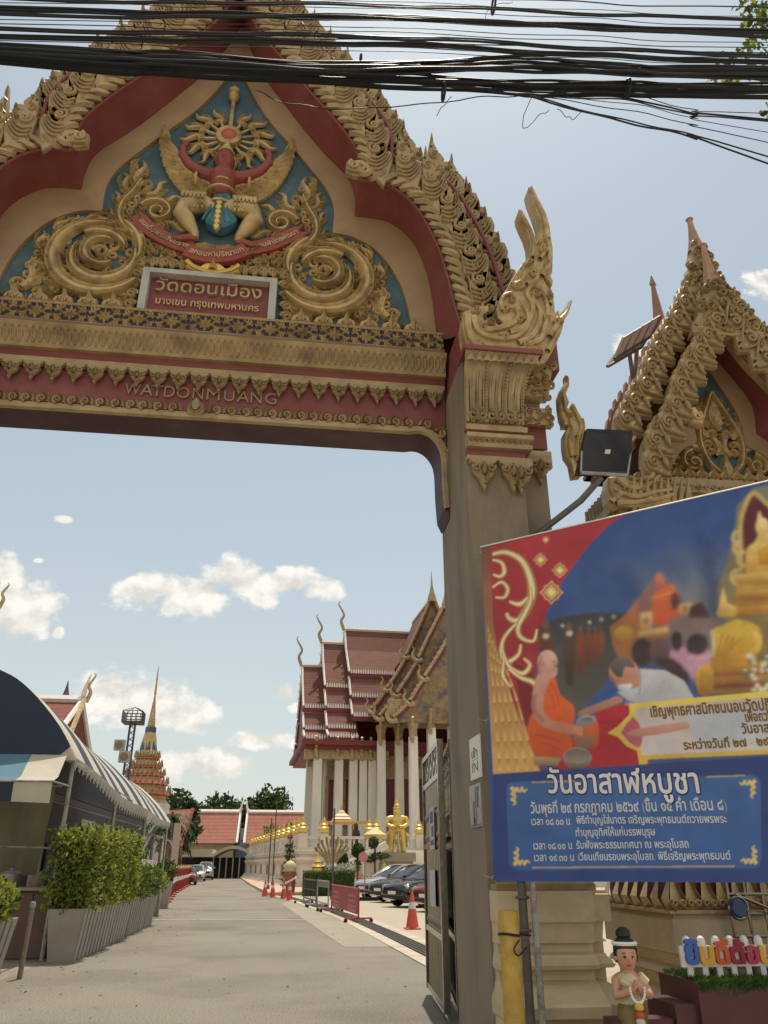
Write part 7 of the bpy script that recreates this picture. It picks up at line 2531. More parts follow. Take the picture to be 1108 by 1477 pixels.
# cross wing with its stacked gables facing the street
ucx = TP(656,900,13)[0]
gabs = [  # v, list of verge tiers (px)
 (13.0, VR, [[(623,862), (613,888), (601,916), (587,946)], [(586,951), (573,974), (560,993)], [(558,997), (549,1011), (538,1024)]]),
 (10.5,13.2, [[(643,872), (630,898), (617,924), (605,950)], [(603,955), (589,979), (574,1001)], [(572,1005), (562,1019), (549,1034)]]),
 (8.0,10.7, [[(656,905), (642,932), (629,954), (614,977)], [(612,981), (602,997), (593,1012)], [(590,1016), (580,1027), (568,1036)]])]
for gi, (vg, vback, tiers) in enumerate(gabs):
 mb, tr, gd_, inf = MB(), MB(), MB(), MB()
 apx = TP(*tiers[0][0], vg)
 uc = apx[0] if gi == 0 else ucx
 uc = ucx if gi else TP(623,862, vg)[0]
 polys = []
 for ti, tpx in enumerate(tiers):
  q = [TP(*p, vg) for p in tpx]
  for s in (1,-1):
   qq = [(uc + (u - uc) * s, z) for u, z in q]
   vb_ = vback if ti == 0 else vback
   mb.loft([[(u, vg, z) for u, z in qq], [(u, vb_, z) for u, z in qq]])
   mb.loft([[(u, vg, z - .15) for u, z in qq], [(u, vb_, z - .15) for u, z in qq]])
   inf.tube([(u, vg - .05, z - .12) for u, z in qq], .14,5)
   gd_.tube([(u - .1 * s, vg - .12, z + .10) for u, z in qq], .16,5)
   n = 9 if ti == 0 else 5
   rs = resample([Vector(p) for p in qq], n * 2 + 1)
   for k in range(n):
    p = rs[2 * k + 1]
    gd_.add([(p.x - .22, vg - .14, p.y + .05), (p.x + .22, vg - .14, p.y + .05), (p.x - .12 * s, vg - .14, p.y + .62)], [(0,1,2)])
   e = qq[-1]
   if gi > 0 or s > 0:
    hk = [(e[0] + .25 * s, vg - .15, e[1] - .15), (e[0] - .15 * s, vg - .15, e[1] - .28), (e[0] - .55 * s, vg - .15, e[1] - .05), (e[0] - .68 * s, vg - .15, e[1] + .4), (e[0] - .5 * s, vg - .15, e[1] + .75), (e[0] - .72 * s, vg - .15, e[1] + 1.15)]
    gd_.tube(crv(hk, 3), [.26 - .016 * i for i in range(16)], 6)
   if s > 0:
    tr.tube([(qq[-1][0] - .05, vg, qq[-1][1] + .02), (qq[-1][0] - .05, vb_, qq[-1][1] + .02)], .12,4)
    polys += qq
 pz = [(u, z - .3) for u, z in polys]
 base_z = pz[-1][1]
 gp = [(uc - (u - uc) * -1, z) for u, z in pz]
 full = [(u, vg + .12, z) for u, z in pz] + [(2 * uc - u, vg + .12, z) for u, z in reversed(pz)]
 pd = MB()
 pd.add(full, [tuple(range(len(full)))])
 rf = mb.build('cross_roof', tile, hall, smooth=False)
 tr.build('red_eave', tred, rf, smooth=False)
 inf.build('red_verge', tred, rf, smooth=False)
 gd_.build('gilt_barge', 'gold_dull', rf)
 pd.build('pediment', mat('gilt_and_blue_pediment', (0.25, 0.17, 0.08), .5, .1, .3, 3, .2, 20, (0.03, 0.04, 0.12), .8, 1.4), rf, smooth=False)
 if gi < 2:
  mb = MB()
  z_ = apx[1] if gi == 0 else TP(*tiers[0][0], vg)[1]
  uu = uc if gi == 0 else TP(*tiers[0][0], vg)[0]
  mb.lathe((uu, vg - .1, z_ - .5), [(.5,0), (.42,.5), (.25,1.0), (.14,1.5), (.07,2.4), (.02,3.2)], 6)
  mb.build('spire', 'gold_dull', rf)
 if gi == 0:
  mb = MB()
  q = [TP(*p, vg) for p in tiers[0]]
  zz = q[0][1]
  mb.tube([(q[0][0], vg + .3, q[0][1] + .05), (q[0][0], VR, q[0][1] + .05)], .15,5)
  mb.build('ridge_cap', 'white', rf)
# columns, capitals, brackets
ZP = 2.45
colm = mat('whitewashed_column', (0.66, 0.62, 0.55), .6, 0, .05, 1.5, .05, 20, (.46, .42, .36), .4, .7, stretch=(1, 1, .3))
cols = []
for px, v in ((446, VC + 5.5), (457, VC), (472, VC + 5), (488, VC + .2), (500, VC + 4), (509, VC + .2), (523, VC + 0.2), (536, VC + .2)):
 cols.append((TP(px, 1140, v)[0], v, TP(457,1070, VC)[1], .40,1))
for px, v, ty in ((550,12.5,1050), (576,12.5,1050), (597,8.6,1044), (624,8.6,1032), (655,8.6,1030), (690,8.6,1030), (735,12.5,1050)):
 cols.append((TP(px, 1140, v)[0], v, TP(px, ty, v)[1], .38,2))
for (u, v, zt_, w_, ty) in cols:
 mb = MB()
 mb.obox((u, v, 0), (1,0,0), (0,1,0), w_ * 1.35, w_ * 1.35, ZP, ZP + .4)
 mb.obox((u, v, 0), (1,0,0), (0,1,0), w_, w_, ZP + .4, zt_ - 1.1,.88)
 mb.obox((u, v, 0), (1,0,0), (0,1,0), w_ * .82, w_ * 1.05, ZP + .4, zt_ - 1.1,.9)
 c = mb.build('column', colm, hall, smooth=False)
 mb = MB()
 k = w_ * .9
 mb.lathe((u, v, zt_ - 1.15), [(k * 1.2,0), (k * 1.35,.1), (k * 1.2,.2), (k * 1.25,.6), (k * 1.75,1.15), (k * 1.8,1.35)], 4, True)
 # slanting bracket towards the eave
 mb.tube(crv([(u - .1, v - k, zt_ - 1.6), (u - .25, v - k - .3, zt_ - .9), (u - .3, v - k - .9, zt_ - .3), (u - .35, v - k - 1.3, zt_ + .3)], 4), [.16,.17,.2,.22,.22,.2,.17,.15,.14,.13,.12,.12,.12], 5)
 mb.build('gilt_capital', 'gold_dull', c)
u0, u9 = TP(437,1075, VC)[0], urx + 22
za, zb_ = TP(437,1088, VC - 1.5)[1], TP(437,1066, VC - 1.5)[1]
mb = MB()
ul = TP(430,1085, VC - 1.2)[0]
mb.box(ul + .3, u9, VC - 1.5,2 * VR - VC + 1.5, zb_ - .42, zb_)
mb.box(ul + .7, u9, VC - 1.1,2 * VR - VC + 1.1, zb_ - .7, zb_ - .42)
mb.build('red_eave_soffit', tred, hall, smooth=False)
mb = MB()
mb.box(TP(560,1030,8.5)[0], TP(560,1030,8.5)[0] + 16,8.2,9.0, TP(597,1040,8.6)[1], TP(597,1010,8.6)[1])
mb.box(TP(548,1045,12.4)[0], TP(548,1045,12.4)[0] + 19,12.1,12.9, TP(550,1048,12.5)[1], TP(550,1034,12.5)[1])
mb.box(TP(440,1070, VC)[0], TP(560,1070, VC)[0], VC - .4, VC + .5, zb_ - 1.5, zb_ - .7)
mb.build('gilt_entablature', 'gold_dull', hall, smooth=False)
mb = MB()
mb.box(TP(470,1150, VC + 3)[0], u9, VC + 3, VC + 11, ZP, zb_ - .7)
mb.build('cella_wall', mat('pale_hall_wall', (.42, .36, .30), .7, 0, .08, 1), hall, smooth=False)
for k, px in enumerate((481,506,530,562,588,612)):
 u = TP(px, 1150, VC + 3)[0]
 z0_, z1_ = TP(px, 1192, VC + 3)[1], TP(px, 1085, VC + 3)[1]
 mb = MB()
 mb.plate([(u - .85, z0_), (u + .85, z0_), (u + .8, z1_ - 2.4), (u + .45, z1_ - 1.2), (u, z1_), (u - .45, z1_ - 1.2), (u - .8, z1_ - 2.4)], VC + 2.8, VC + 3.0)
 f = mb.build('window', 'gold_dull', hall, smooth=False)
 mb = MB()
 mb.box(u - .5, u + .5, VC + 2.77, VC + 2.8, z0_ + .4, z1_ - 2.5)
 mb.build('shutter', mat('oxblood_shutter', (.13, .035, .03), .5), f, smooth=False)
# terrace wall with mouldings, balustrade and gilt lotus lanterns
TR, eu, ev = frame(6.7)
terr = thing('terrace_wall', 'white moulded terrace wall with balustrade below the temple hall', 'wall', TO, rz=TR, local=True)
tw = mat('terrace_white_paint', (.66, .60, .51), .7, 0, .07, 1.2, .1, 20, (.34, .29, .22), .6, .6)
VB = 43.0
def wallprof(mb, pr, side):
 for (d, z0_, z1_) in pr:
  if side == 'f':
   mb.box(-d, 40, -d, 1.0, z0_, z1_)
  else:
   mb.box(-d, .999,1.001, VB, z0_, z1_)
mb = MB()
prf = [(.75,0,.22), (.55,.22,.42), (.38,.42,.62), (.12,.62,1.6), (.25,1.6,1.75), (.4,1.75,1.95), (.2,1.95,2.15), (.32,2.15,2.3), (.42,2.3,2.45)]
wallprof(mb, prf, 'f')
wallprof(mb, prf, 's')
mb.box(0.998,40,0.998, VB, 2.2,2.44)
mb.build('wall', tw, terr, smooth=False)
mb = MB()
for a, b, s in (((0,0), (40,0), 1), ((0,0), (0, VB), 1)):
 if a[0] != b[0]:
  mb.box(0,40,-.16,.16,3.12,3.3)
  mb.box(0,40,-.16,.16,2.452,2.6)
 else:
  mb.box(-.16,.16,.17, VB, 3.12,3.3)
  mb.box(-.16,.16,.17, VB, 2.452,2.6)
mb.build('rail', tw, terr, smooth=False)
mb = MB()
for k in range(75):
 x = .4 + k * .36
 mb.lathe((x, 0,2.6), [(.07,0), (.10,.12), (.05,.3), (.09,.42), (.06,.53)], 6)
for k in range(40):
 y = .6 + k * .7
 mb.lathe((0, y, 2.6), [(.07,0), (.10,.12), (.05,.3), (.09,.42), (.06,.53)], 6)
mb.build('balusters', tw, terr)
posts = [(0,0), (TP(467,1215,0)[0], 0), (TP(533,1215,0)[0], 0), (TP(543,1215,0)[0], 0), (TP(605,1215,0)[0], 0), (TP(640,1215,0)[0], 0)] + [(0,1.9)] + [(0,4.5 + 3.1 * k) for k in range(12)]
for (u, v) in posts:
 mb = MB()
 mb.box(u - .3, u + .3, v - .3, v + .3,2.455,3.45)
 p = mb.build('post', tw, terr, smooth=False)
 mb = MB()
 mb.lathe((u, v, 3.45), [(.30,0), (.38,.12), (.34,.3), (.4,.36), (.25,.5), (.28,.58), (.12,.75), (.14,.82), (.03,1.1)], 8)
 mb.build('gilt_lotus_lantern', 'gold_bright', p)
for k in range(4):
 u = 2.2 + 4.5 * k
 mb = MB()
 mb.box(u - .5, u + .5,-.16,-.121,.8,1.5)
 mb.build('niche', mat('niche_dark', (.12, .10, .085), .8), terr, smooth=False)
for k in range(7):
 v = 4 + 5.5 * k
 mb = MB()
 mb.box(-.16,-.121, v - .6, v + .6,.75,1.5)
 mb.build('niche', M['concrete'], terr, smooth=False)
# stair with sloping white parapets
st = thing('terrace_stair', 'white stair with sloping parapets rising to the terrace', 'stairs', TO, rz=TR, local=True)
for (pa_, pb_) in (((566,1208), (502,1242)), ((612,1206), (650,1268))):
 ua, za_ = TP(*pa_, -.6)
 ub_, zb2 = TP(*pb_, -.6)
 if ub_ > ua:
  ub_ = ua + 3.2
  zb2 = .4
 mb = MB()
 mb.plate([(ua, za_), (ub_, zb2), (ub_, zb2 - .55), (ua, za_ - .55)], -1.0,-.44)
 mb.build('parapet', tw, st, smooth=False)
mb = MB()
ua = TP(580,1210,-1)[0]
for k in range(12):
 mb.box(ua, ua + 3.2,-4.2 + k * .3,-.44,.2 * k, .2 * k + .2)
mb.build('steps', tw, st, smooth=False)
# --- things between the car park and the terrace
def Tw(px, py, Y):
 return P(px, py, Y)
# gilt guardian statue on a stone pedestal
Yg = 52.0
gb = P(573,1230, Yg)
gt = P(573,1147, Yg)
gs = thing('guardian_statue', 'tall gilded guardian statue with a spired crown, hands on a club, before the terrace', 'statue', (gb.x, gb.y, 0))
H_ = gt.z - gb.z
k = H_ / 3.6
x, y, z = gb
mb = MB()
for s in (-1,1):
 mb.tube([(x + s * .42 * k, y, z + .05), (x + s * .40 * k, y, z + .5 * k), (x + s * .34 * k, y, z + 1.0 * k), (x + s * .22 * k, y, z + 1.5 * k)], [.2 * k, .19 * k, .24 * k, .3 * k], 10)
 mb.tube([(x + s * .42 * k, y + .1, z + .07 * k), (x + s * .5 * k, y - .3 * k, z + .06 * k)], [.14 * k, .10 * k], 8)
 mb.tube([(x + s * .3 * k, y, z + 2.15 * k), (x + s * .62 * k, y, z + 2.1 * k), (x + s * .70 * k, y - .12 * k, z + 1.75 * k), (x + s * .38 * k, y - .38 * k, z + 1.58 * k), (x + s * .06 * k, y - .45 * k, z + 1.6 * k)], [.2 * k, .21 * k, .16 * k, .13 * k, .10 * k], 9)
mb.tube([(x, y, z + 1.3 * k), (x, y, z + 1.6 * k), (x, y, z + 1.95 * k), (x, y, z + 2.2 * k), (x, y, z + 2.4 * k)], [.42 * k, .36 * k, .42 * k, .34 * k, .16 * k], 14)
mb.tube([(x, y, z + 2.3 * k), (x, y - .05 * k, z + 2.5 * k), (x, y, z + 2.75 * k)], [.18 * k, .27 * k, .22 * k], 12)
body('figure', mb, 'gold_bright', gs, .055, 2)
mb = MB()
mb.lathe((x, y, z + 2.72 * k), [(.25 * k, 0), (.27 * k, .08 * k), (.2 * k, .12 * k), (.2 * k, .28 * k), (.13 * k, .34 * k), (.12 * k, .5 * k), (.06 * k, .58 * k), (.02 * k, .95 * k)], 12)
mb.build('crown', 'gold_bright', gs)
mb = MB()
mb.tube([(x, y - .48 * k, z + .02), (x, y - .48 * k, z + 1.7 * k)], [.09 * k, .05 * k], 8)
mb.build('club', 'gold', gs)
mb = MB()
mb.tube([(x - .45 * k, y, z + 1.25 * k), (x, y - .35 * k, z + .55 * k), (x + .45 * k, y, z + 1.25 * k)], [.06,.16,.06], 6)
for s in (-1,1):
 mb.tube([(x + s * .35 * k, y + .05, z + 1.4 * k), (x + s * .72 * k, y + .05, z + 1.0 * k), (x + s * .62 * k, y + .05, z + .5 * k)], [.1,.22 * k, .05], 6)
mb.build('armour_skirt', 'gold', gs)
mb = MB()
mb.box(x - 1.05, x + 1.05, y - .8, y + .8, z - .5, z)
mb.box(x - .9, x + .9, y - .65, y + .65,.25, z - .5)
mb.box(x - 1.2, x + 1.2, y - .95, y + .95,0,.25)
mb.build('pedestal', mat('weathered_pedestal', (.30, .25, .19), .8, 0, .15, 2), gs, smooth=False)
mb = MB()
mb.box(x - .45, x + .45, y - .69, y - .651,.6,1.45)
mb.build('plaque', mat('dark_stone_plaque', (.06, .06, .06), .4), gs, smooth=False)
# parasol
ps = P(541,1204,50.2)
pr_ = thing('parasol', 'cream parasol with scalloped edge standing left of the guardian statue', 'parasol', (ps.x, ps.y, 0))
mb = MB()
rw = P(557,1204,50.2).x - ps.x
mb.lathe((ps.x, ps.y, ps.z), [(rw, -.25), (rw * 1.02,0), (rw * .55,.22), (rw * .08,.42), (.02,.6)], 16)
mb.build('canopy', mat('cream_gold_cloth', (.58, .47, .22), .7, 0, .08, 5), pr_)
mb = MB()
mb.tube([(ps.x, ps.y, 0), (ps.x, ps.y, ps.z + .3)], .04,6)
mb.build('pole', 'galv', pr_)
# small shrine with a spired roof on the terrace edge
sc_ = TO + eu * TP(492,1200,2.5)[0] + ev * 2.5
zt_ = P(492,1163, sc_.y).z
sr = thing('spirit_shrine', 'small spired shrine with yellow canopy on the terrace edge', 'shrine', (sc_.x, sc_.y, 2.45))
mb = MB()
for dx in (-.9,.9):
 for dy in (-.7,.7):
  mb.tube([(sc_.x + dx, sc_.y + dy, 2.45), (sc_.x + dx, sc_.y + dy, 4.2)], .06,6)
mb.build('post', 'gold_dull', sr)
mb = MB()
mb.box(sc_.x - 1.6, sc_.x + 2.2, sc_.y - 1.1, sc_.y + 1,4.2,4.36)
mb.build('canopy', mat('yellow_canopy_cloth', (.55, .36, .10), .7), sr, smooth=False)
mb = MB()
h_ = zt_ - 4.36
mb.lathe((sc_.x, sc_.y, 4.361), [(1.1,0), (.95, h_ * .1), (1.0, h_ * .14), (.7, h_ * .32), (.72, h_ * .36), (.38, h_ * .55), (.4, h_ * .58), (.16, h_ * .75), (.03, h_)], 4, True)
mb.build('spired_roof', mat('rose_gold_roof', (.42, .22, .13), .5, .2, .15, 5), sr, smooth=False)
mb = MB()
mb.box(sc_.x - .6, sc_.x + .6, sc_.y - .3, sc_.y + .4,2.45,3.4)
mb.build('altar', 'gold_dull', sr, smooth=False)
for dx, lab in ((-1.3, 'small dark robed statue left of the spired shrine'), (1.0, 'small dark robed statue right of the spired shrine'), (2.0, 'small dark robed statue at the right end of the yellow canopy')):
 c = (sc_.x + dx, sc_.y - 1.2,2.45)
 mb = MB()
 mb.lathe(c, [(.3,0), (.26,.6), (.3,1.0), (.22,1.3), (.09,1.38), (.14,1.5), (.13,1.65), (.03,1.78)], 9)
 solo(mb, 'robed_statue', mat('dark_bronze', (.05, .035, .03), .5, .3), lab, 'statue', 'statues by the shrine', loc=c)
# clipped topiaries
rnd = random.Random(31)
for (px, top, bot, rx, ry, lab, kind) in ((493, 1226, 1262, 8, 14, 'egg-shaped dark clipped shrub, leftmost of three topiaries', 0), (516, 1217, 1262, 8.5, 9, 'ball-headed dark topiary on a stout stem, middle of three', 1), (541, 1208, 1258, 7, 7, 'tiered dark topiary with a small ball on top, rightmost of three', 2)):
 Y = 49.0
 b = P(px, bot, Y)
 s = Y / 1215.0
 zt_ = P(px, top, Y).z
 t_ = thing('topiary', lab, 'topiary', (b.x, Y, 0), 'topiaries before the terrace')
 mb = MB()
 mb.tube([(b.x, Y, 0), (b.x, Y, zt_ - .3)], .07,6)
 mb.build('trunk', 'bark', t_)
 mb = MB()
 if kind == 0:
  pts = blob_pts((b.x, Y, zt_ - ry * s), (rx * s, rx * s, ry * s), 900, rnd, .85)
 elif kind == 1:
  pts = blob_pts((b.x, Y, zt_ - ry * s), (rx * s, rx * s, ry * s), 900, rnd, .85) + blob_pts((b.x, Y, zt_ - 1.0), (.16,.16,.5), 160, rnd, .6)
 else:
  pts = blob_pts((b.x - .1, Y, zt_ - ry * s), (rx * s, rx * s, ry * s), 500, rnd, .8) + blob_pts((b.x + .3, Y, zt_ - 1.0), (.55,.4,.18), 400, rnd, .8) + blob_pts((b.x - .35, Y, zt_ - 1.15), (.4,.4,.16), 300, rnd, .8)
 leaves(mb, pts, .13, rnd, 2,0)
 mb.build('crown', ['leaf_dark', 'leaf_green'], t_, smooth=False)
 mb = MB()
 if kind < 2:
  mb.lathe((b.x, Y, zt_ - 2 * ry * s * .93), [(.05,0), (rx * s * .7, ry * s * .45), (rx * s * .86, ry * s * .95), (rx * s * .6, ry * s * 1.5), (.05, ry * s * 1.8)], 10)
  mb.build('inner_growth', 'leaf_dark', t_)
# flower bed with clipped green border
fb = [P(437,1281,44.5), P(513,1284,44.5)]
bx0, bx1, by = fb[0].x, fb[1].x, fb[0].y
t_ = thing('flower_bed', 'flower bed with low clipped green border and white blossom, behind the barricades', 'flower bed', ((bx0 + bx1) / 2, by + 1, 0))
hb = P(470,1258, by).z
mb = MB()
rnd = random.Random(12)
pts = []
for _ in range(2600):
 f = rnd.random()
 pts.append((rnd.uniform(bx0, bx1), by + rnd.uniform(0,.05), rnd.uniform(.05, hb)) if f < .6 else (rnd.uniform(bx0, bx1), by + rnd.uniform(0,.5), hb + rnd.uniform(-.03,.03)))
leaves(mb, pts, .09, rnd, 2,.3)
mb.build('clipped_border', ['leaf_green', 'leaf_dark'], t_, smooth=False)
mb = MB()
mb.box(bx0 + .05, bx1 - .05, by + .06, by + 2.8,0, hb - .05)
mb.build('soil_bank', 'leaf_dark', t_, smooth=False)
mb = MB()
leaves(mb, [(rnd.uniform(bx0 + .9, bx1 - .1), by + rnd.uniform(.6,2.2), hb + rnd.uniform(0,.35)) for _ in range(700)], .16, rnd, 2,.6,.8)
mb.build('blossom', [mat('white_petal', (.6, .58, .5), .6), 'leaf_green'], t_, smooth=False)
# gilt spray ornament and small gilt lantern in the bed
c = P(478,1262, by + 1.5)
t_ = thing('gilt_spray', 'gilded fan of curved naga heads rising from the flower bed', 'ornament', (c.x, c.y, hb))
for i in range(9):
 a = (i - 4) * .22
 h_ = 1.9 - .12 * abs(i - 4)
 mb = MB()
 mb.tube(crv([(c.x, c.y, hb), (c.x + .35 * math.sin(a) * h_, c.y, hb + .5 * h_), (c.x + .8 * math.sin(a) * h_, c.y - .1, hb + .9 * h_ * math.cos(a * .6)), (c.x + .75 * math.sin(a) * h_, c.y - .25, hb + h_ * math.cos(a * .6))], 3), [.09,.085,.08,.075,.07,.07,.08,.08,.06,.02], 6)
 mb.build('naga_head', 'gold_dull', t_)
c = P(458,1262, by + .9)
mb = MB()
mb.lathe((c.x, c.y, hb - .1), [(.28,0), (.34,.15), (.28,.3), (.36,.36), (.2,.55), (.24,.6), (.08,.8), (.02,1.1)], 10)
solo(mb, 'gilt_lantern', 'gold_bright', 'small gilded lotus lantern at the left end of the flower bed', 'lantern', loc=(c.x, c.y, hb - .1))
# round pink sign and a huddle of small painted figures
c = P(524,1236,47.9)
t_ = thing('round_sign', 'round pink sign on a short post among the painted figures', 'sign', (c.x, c.y, 0))
mb = MB()
mb.tube([(c.x, c.y - .02, c.z), (c.x, c.y + .04, c.z)], .27,20)
mb.build('disc', mat('dusty_pink', (.50, .22, .22), .6), t_)
mb = MB()
mb.tube([(c.x, c.y + .02,0), (c.x, c.y + .02, c.z - .2)], .04,6)
mb.build('post', 'white', t_)
for (px, col, lab, h_) in ((502, (.45, .08, .09), 'small red painted figure, leftmost before the topiaries', .85), (509, (.6, .56, .5), 'small white painted figure beside the red one', .8), (522, (.42, .05, .10), 'small crimson painted figure under the pink sign', .9), (530, (.10, .22, .06), 'small green painted figure right of the pink sign', .8), (537, (.55, .25, .05), 'small orange painted figure nearest the silver car', .75), (544, (.10, .11, .16), 'small dark blue painted figure at the right end of the row', .85)):
 c = PZ(px, 1281)
 c = Vector((P(px, 1275,47.6).x, 47.6,0))
 mb = MB()
 mb.lathe(c, [(.16,0), (.2,.15), (.17, h_ * .45), (.19, h_ * .55), (.08, h_ * .62), (.15, h_ * .74), (.15, h_ * .88), (.05, h_ * .99), (.01, h_ + .1)], 10)
 for s in (-1,1):
  mb.tube([(c.x + s * .15, c.y, h_ * .55), (c.x + s * .24, c.y - .08, h_ * .4), (c.x + s * .1, c.y - .2, h_ * .42)], .05,6)
 solo(mb, 'painted_figure', mat('figure_paint', col, .5), lab, 'figurine', 'painted figures by the flower bed', loc=c)
c = Vector((P(551,1250,49.5).x, 49.5,0))
zt_ = P(556,1232,49.5).z
mb = MB()
mb.lathe(c, [(.5,0), (.5,.35), (.38,.4), (.42,.6), (.2,.75), (.24, zt_ * .6), (.2, zt_ * .75), (.1, zt_ * .8), (.13, zt_ * .88), (.02, zt_ + .1)], 10)
solo(mb, 'seated_statue', 'gold', 'small gilded seated statue in front of the guardian pedestal', 'statue', loc=c)
# flowering pole shrub and a young tree at the terrace corner
tree('flowering_tree', 'young light green tree at the terrace corner', 'tree', tuple(PZ(408, 1277) + Vector((0.0, 12.0, 0))), P(408, 1180, PZ(408, 1277).y + 12).z, (1.9, 1.6, 1.7), 22, 45, .26, 5, ('leaf_green', 'leaf_yellow'))
cg = PZ(415,1290)
t_ = thing('slim_conifer', 'slim tiered dark conifer with a red flower at its tip by the walkway', 'tree', (cg.x, cg.y, 0))
zt_ = P(413,1207, cg.y).z
mb = MB()
mb.tube([(cg.x, cg.y, 0), (cg.x, cg.y, zt_)], .045,6)
mb.build('trunk', 'bark', t_)
mb = MB()
rnd = random.Random(8)
for kk in range(8):
 zz = .5 + (zt_ - .7) * kk / 8
 rr = .48 - .03 * kk
 leaves(mb, blob_pts((cg.x, cg.y, zz), (rr, rr, .07), 70, rnd, .2), .15, rnd, 2,0)
mb.build('foliage_tiers', ['leaf_dark', 'leaf_green'], t_, smooth=False)
mb = MB()
leaves(mb, blob_pts((cg.x, cg.y, zt_), (.16,.16,.16), 40, rnd, .2), .12, rnd, 1,0,.8)
mb.build('flower', mat('red_petal', (.5, .06, .08), .6), t_, smooth=False)
# --- traffic cones and barricades
cone0 = None
cm = mat('cone_orange_red', (.55, .085, .05), .5, 0, .1, 5)
for (px, py, lab) in ((595, 1340, 'lone red traffic cone standing in the car park near the cars'), (382, 1293, 'red traffic cone, leftmost of the group at the end of the kerb'), (393, 1294.5, 'red traffic cone with white band, second from left at the end of the kerb'), (409, 1296.5, 'red traffic cone with white band, third from left at the end of the kerb'), (417.5, 1298.5, 'red traffic cone, rightmost of the group at the end of the kerb')):
 g_ = PZ(px, py)
 if cone0 is None:
  cone0 = thing('traffic_cone', lab, 'traffic cone', g_, 'red traffic cones', local=True)
  mb = MB()
  mb.lathe((0,0,.03), [(.165,0), (.03,.80), (.022,.82)], 16)
  mb.build('cone', cm, cone0)
  mb = MB()
  mb.lathe((0,0,0), [(.27,0), (.27,.025), (.2,.035), (.17,.06)], 4, True)
  mb.build('base', cm, cone0, smooth=False)
  mb = MB()
  mb.lathe((0,0,.45), [(.0985,0), (.074,.15)], 16)
  mb.build('reflective_band', mat('reflective_white', (.62, .58, .52), .35), cone0)
 else:
  o = copy_tree(cone0, g_, 0, lab)
  o.scale = (.92,.92,.92)
brm = {'red': mat('barricade_red', (.36, .045, .06), .5, 0, .1, 4), 'grey': mat('barricade_grey', (.20, .21, .18), .5, .2, .1, 4)}
def barricade(a, b, h, label, kind):
 a, b = Vector(a), Vector(b)
 d = (b - a).normalized()
 n_ = Vector((-d.y, d.x, 0))
 t_ = thing('barricade', label, 'barricade', (a + b) / 2, 'wheeled barricades beside the drain')
 fm = brm['red'] if kind == 'red' else M['galv']
 up_ = Vector((0,0,1))
 mb = MB()
 z0_ = .22
 for p in (a, b):
  mb.tube([p + up_ * .1, p + up_ * h], .028,6)
 mb.tube([a + up_ * h, b + up_ * h], .028,6)
 mb.tube([a + up_ * z0_, b + up_ * z0_], .028,6)
 if kind == 'rail':
  n = 7
  for i in range(1, n):
   p = a.lerp(b, i / n)
   mb.tube([p + up_ * z0_, p + up_ * h], .014,5)
  mb.tube([a + up_ * (h * .62), b + up_ * (h * .62)], .018,5)
 mb.build('frame', fm if kind != 'rail' else mat('dark_rail_steel', (.09, .085, .08), .5, .4), t_)
 if kind != 'rail':
  mb = MB()
  for (t0_, t1_) in ((0.02,.98),):
   p, q = a.lerp(b, t0_), a.lerp(b, t1_)
   o_ = n_ * .012
   zz0 = z0_ + (.03 if kind == 'red' else .5)
   mb.add([p + o_ + up_ * zz0, q + o_ + up_ * zz0, q + o_ + up_ * (h - .03), p + o_ + up_ * (h - .03), p - o_ + up_ * zz0, q - o_ + up_ * zz0, q - o_ + up_ * (h - .03), p - o_ + up_ * (h - .03)], [(0,1,2,3), (7,6,5,4), (0,4,5,1), (1,5,6,2), (2,6,7,3), (3,7,4,0)])
  pn = mb.build('panel', brm[kind], t_, smooth=False)
  if kind == 'red':
   mb = MB()
   for zz in (h * .72, h * .56, h * .40, h * .28):
    for t0_, t1_ in ((.08,.32), (.66,.92)):
     p, q = a.lerp(b, t0_) - n_ * .016, a.lerp(b, t1_) - n_ * .016
     mb.add([p + up_ * zz, q + up_ * zz, q + up_ * (zz + .07), p + up_ * (zz + .07)], [(0,1,2,3)])
   mb.build('stencilled_lines', mat('faded_pink_print', (.45, .16, .17), .5), pn, smooth=False)
 for p in (a, b):
  mb = MB()
  mb.tube([p - n_ * .38 + up_ * .11, p + n_ * .38 + up_ * .11], .025,6)
  f = mb.build('foot', fm, t_)
  mb = MB()
  for s in (-1,1):
   c = p + n_ * .36 * s + up_ * .055
   mb.tube([c - d * .02, c + d * .02], .055,10)
  mb.build('castors', 'black', f)
ga, gb_ = PZ(478,1316), PZ(517,1331)
barricade(ga, gb_, P(478, 1276, ga.y).z, 'red mesh-panel barricade on castors, nearest of the row', 'red')
gc, gd2 = PZ(458,1310), PZ(479,1316)
barricade(gc + Vector((0, .4, 0)), gd2 + Vector((-.1, .6, 0)), P(460, 1270, gc.y).z, 'grey sheet-panel barricade behind the red one', 'grey')
ge, gf = PZ(438,1303), PZ(456,1309)
barricade(ge, gf + Vector((0, .3, 0)), P(438, 1268, ge.y).z, 'dark steel railed barricade behind the grey one', 'rail')
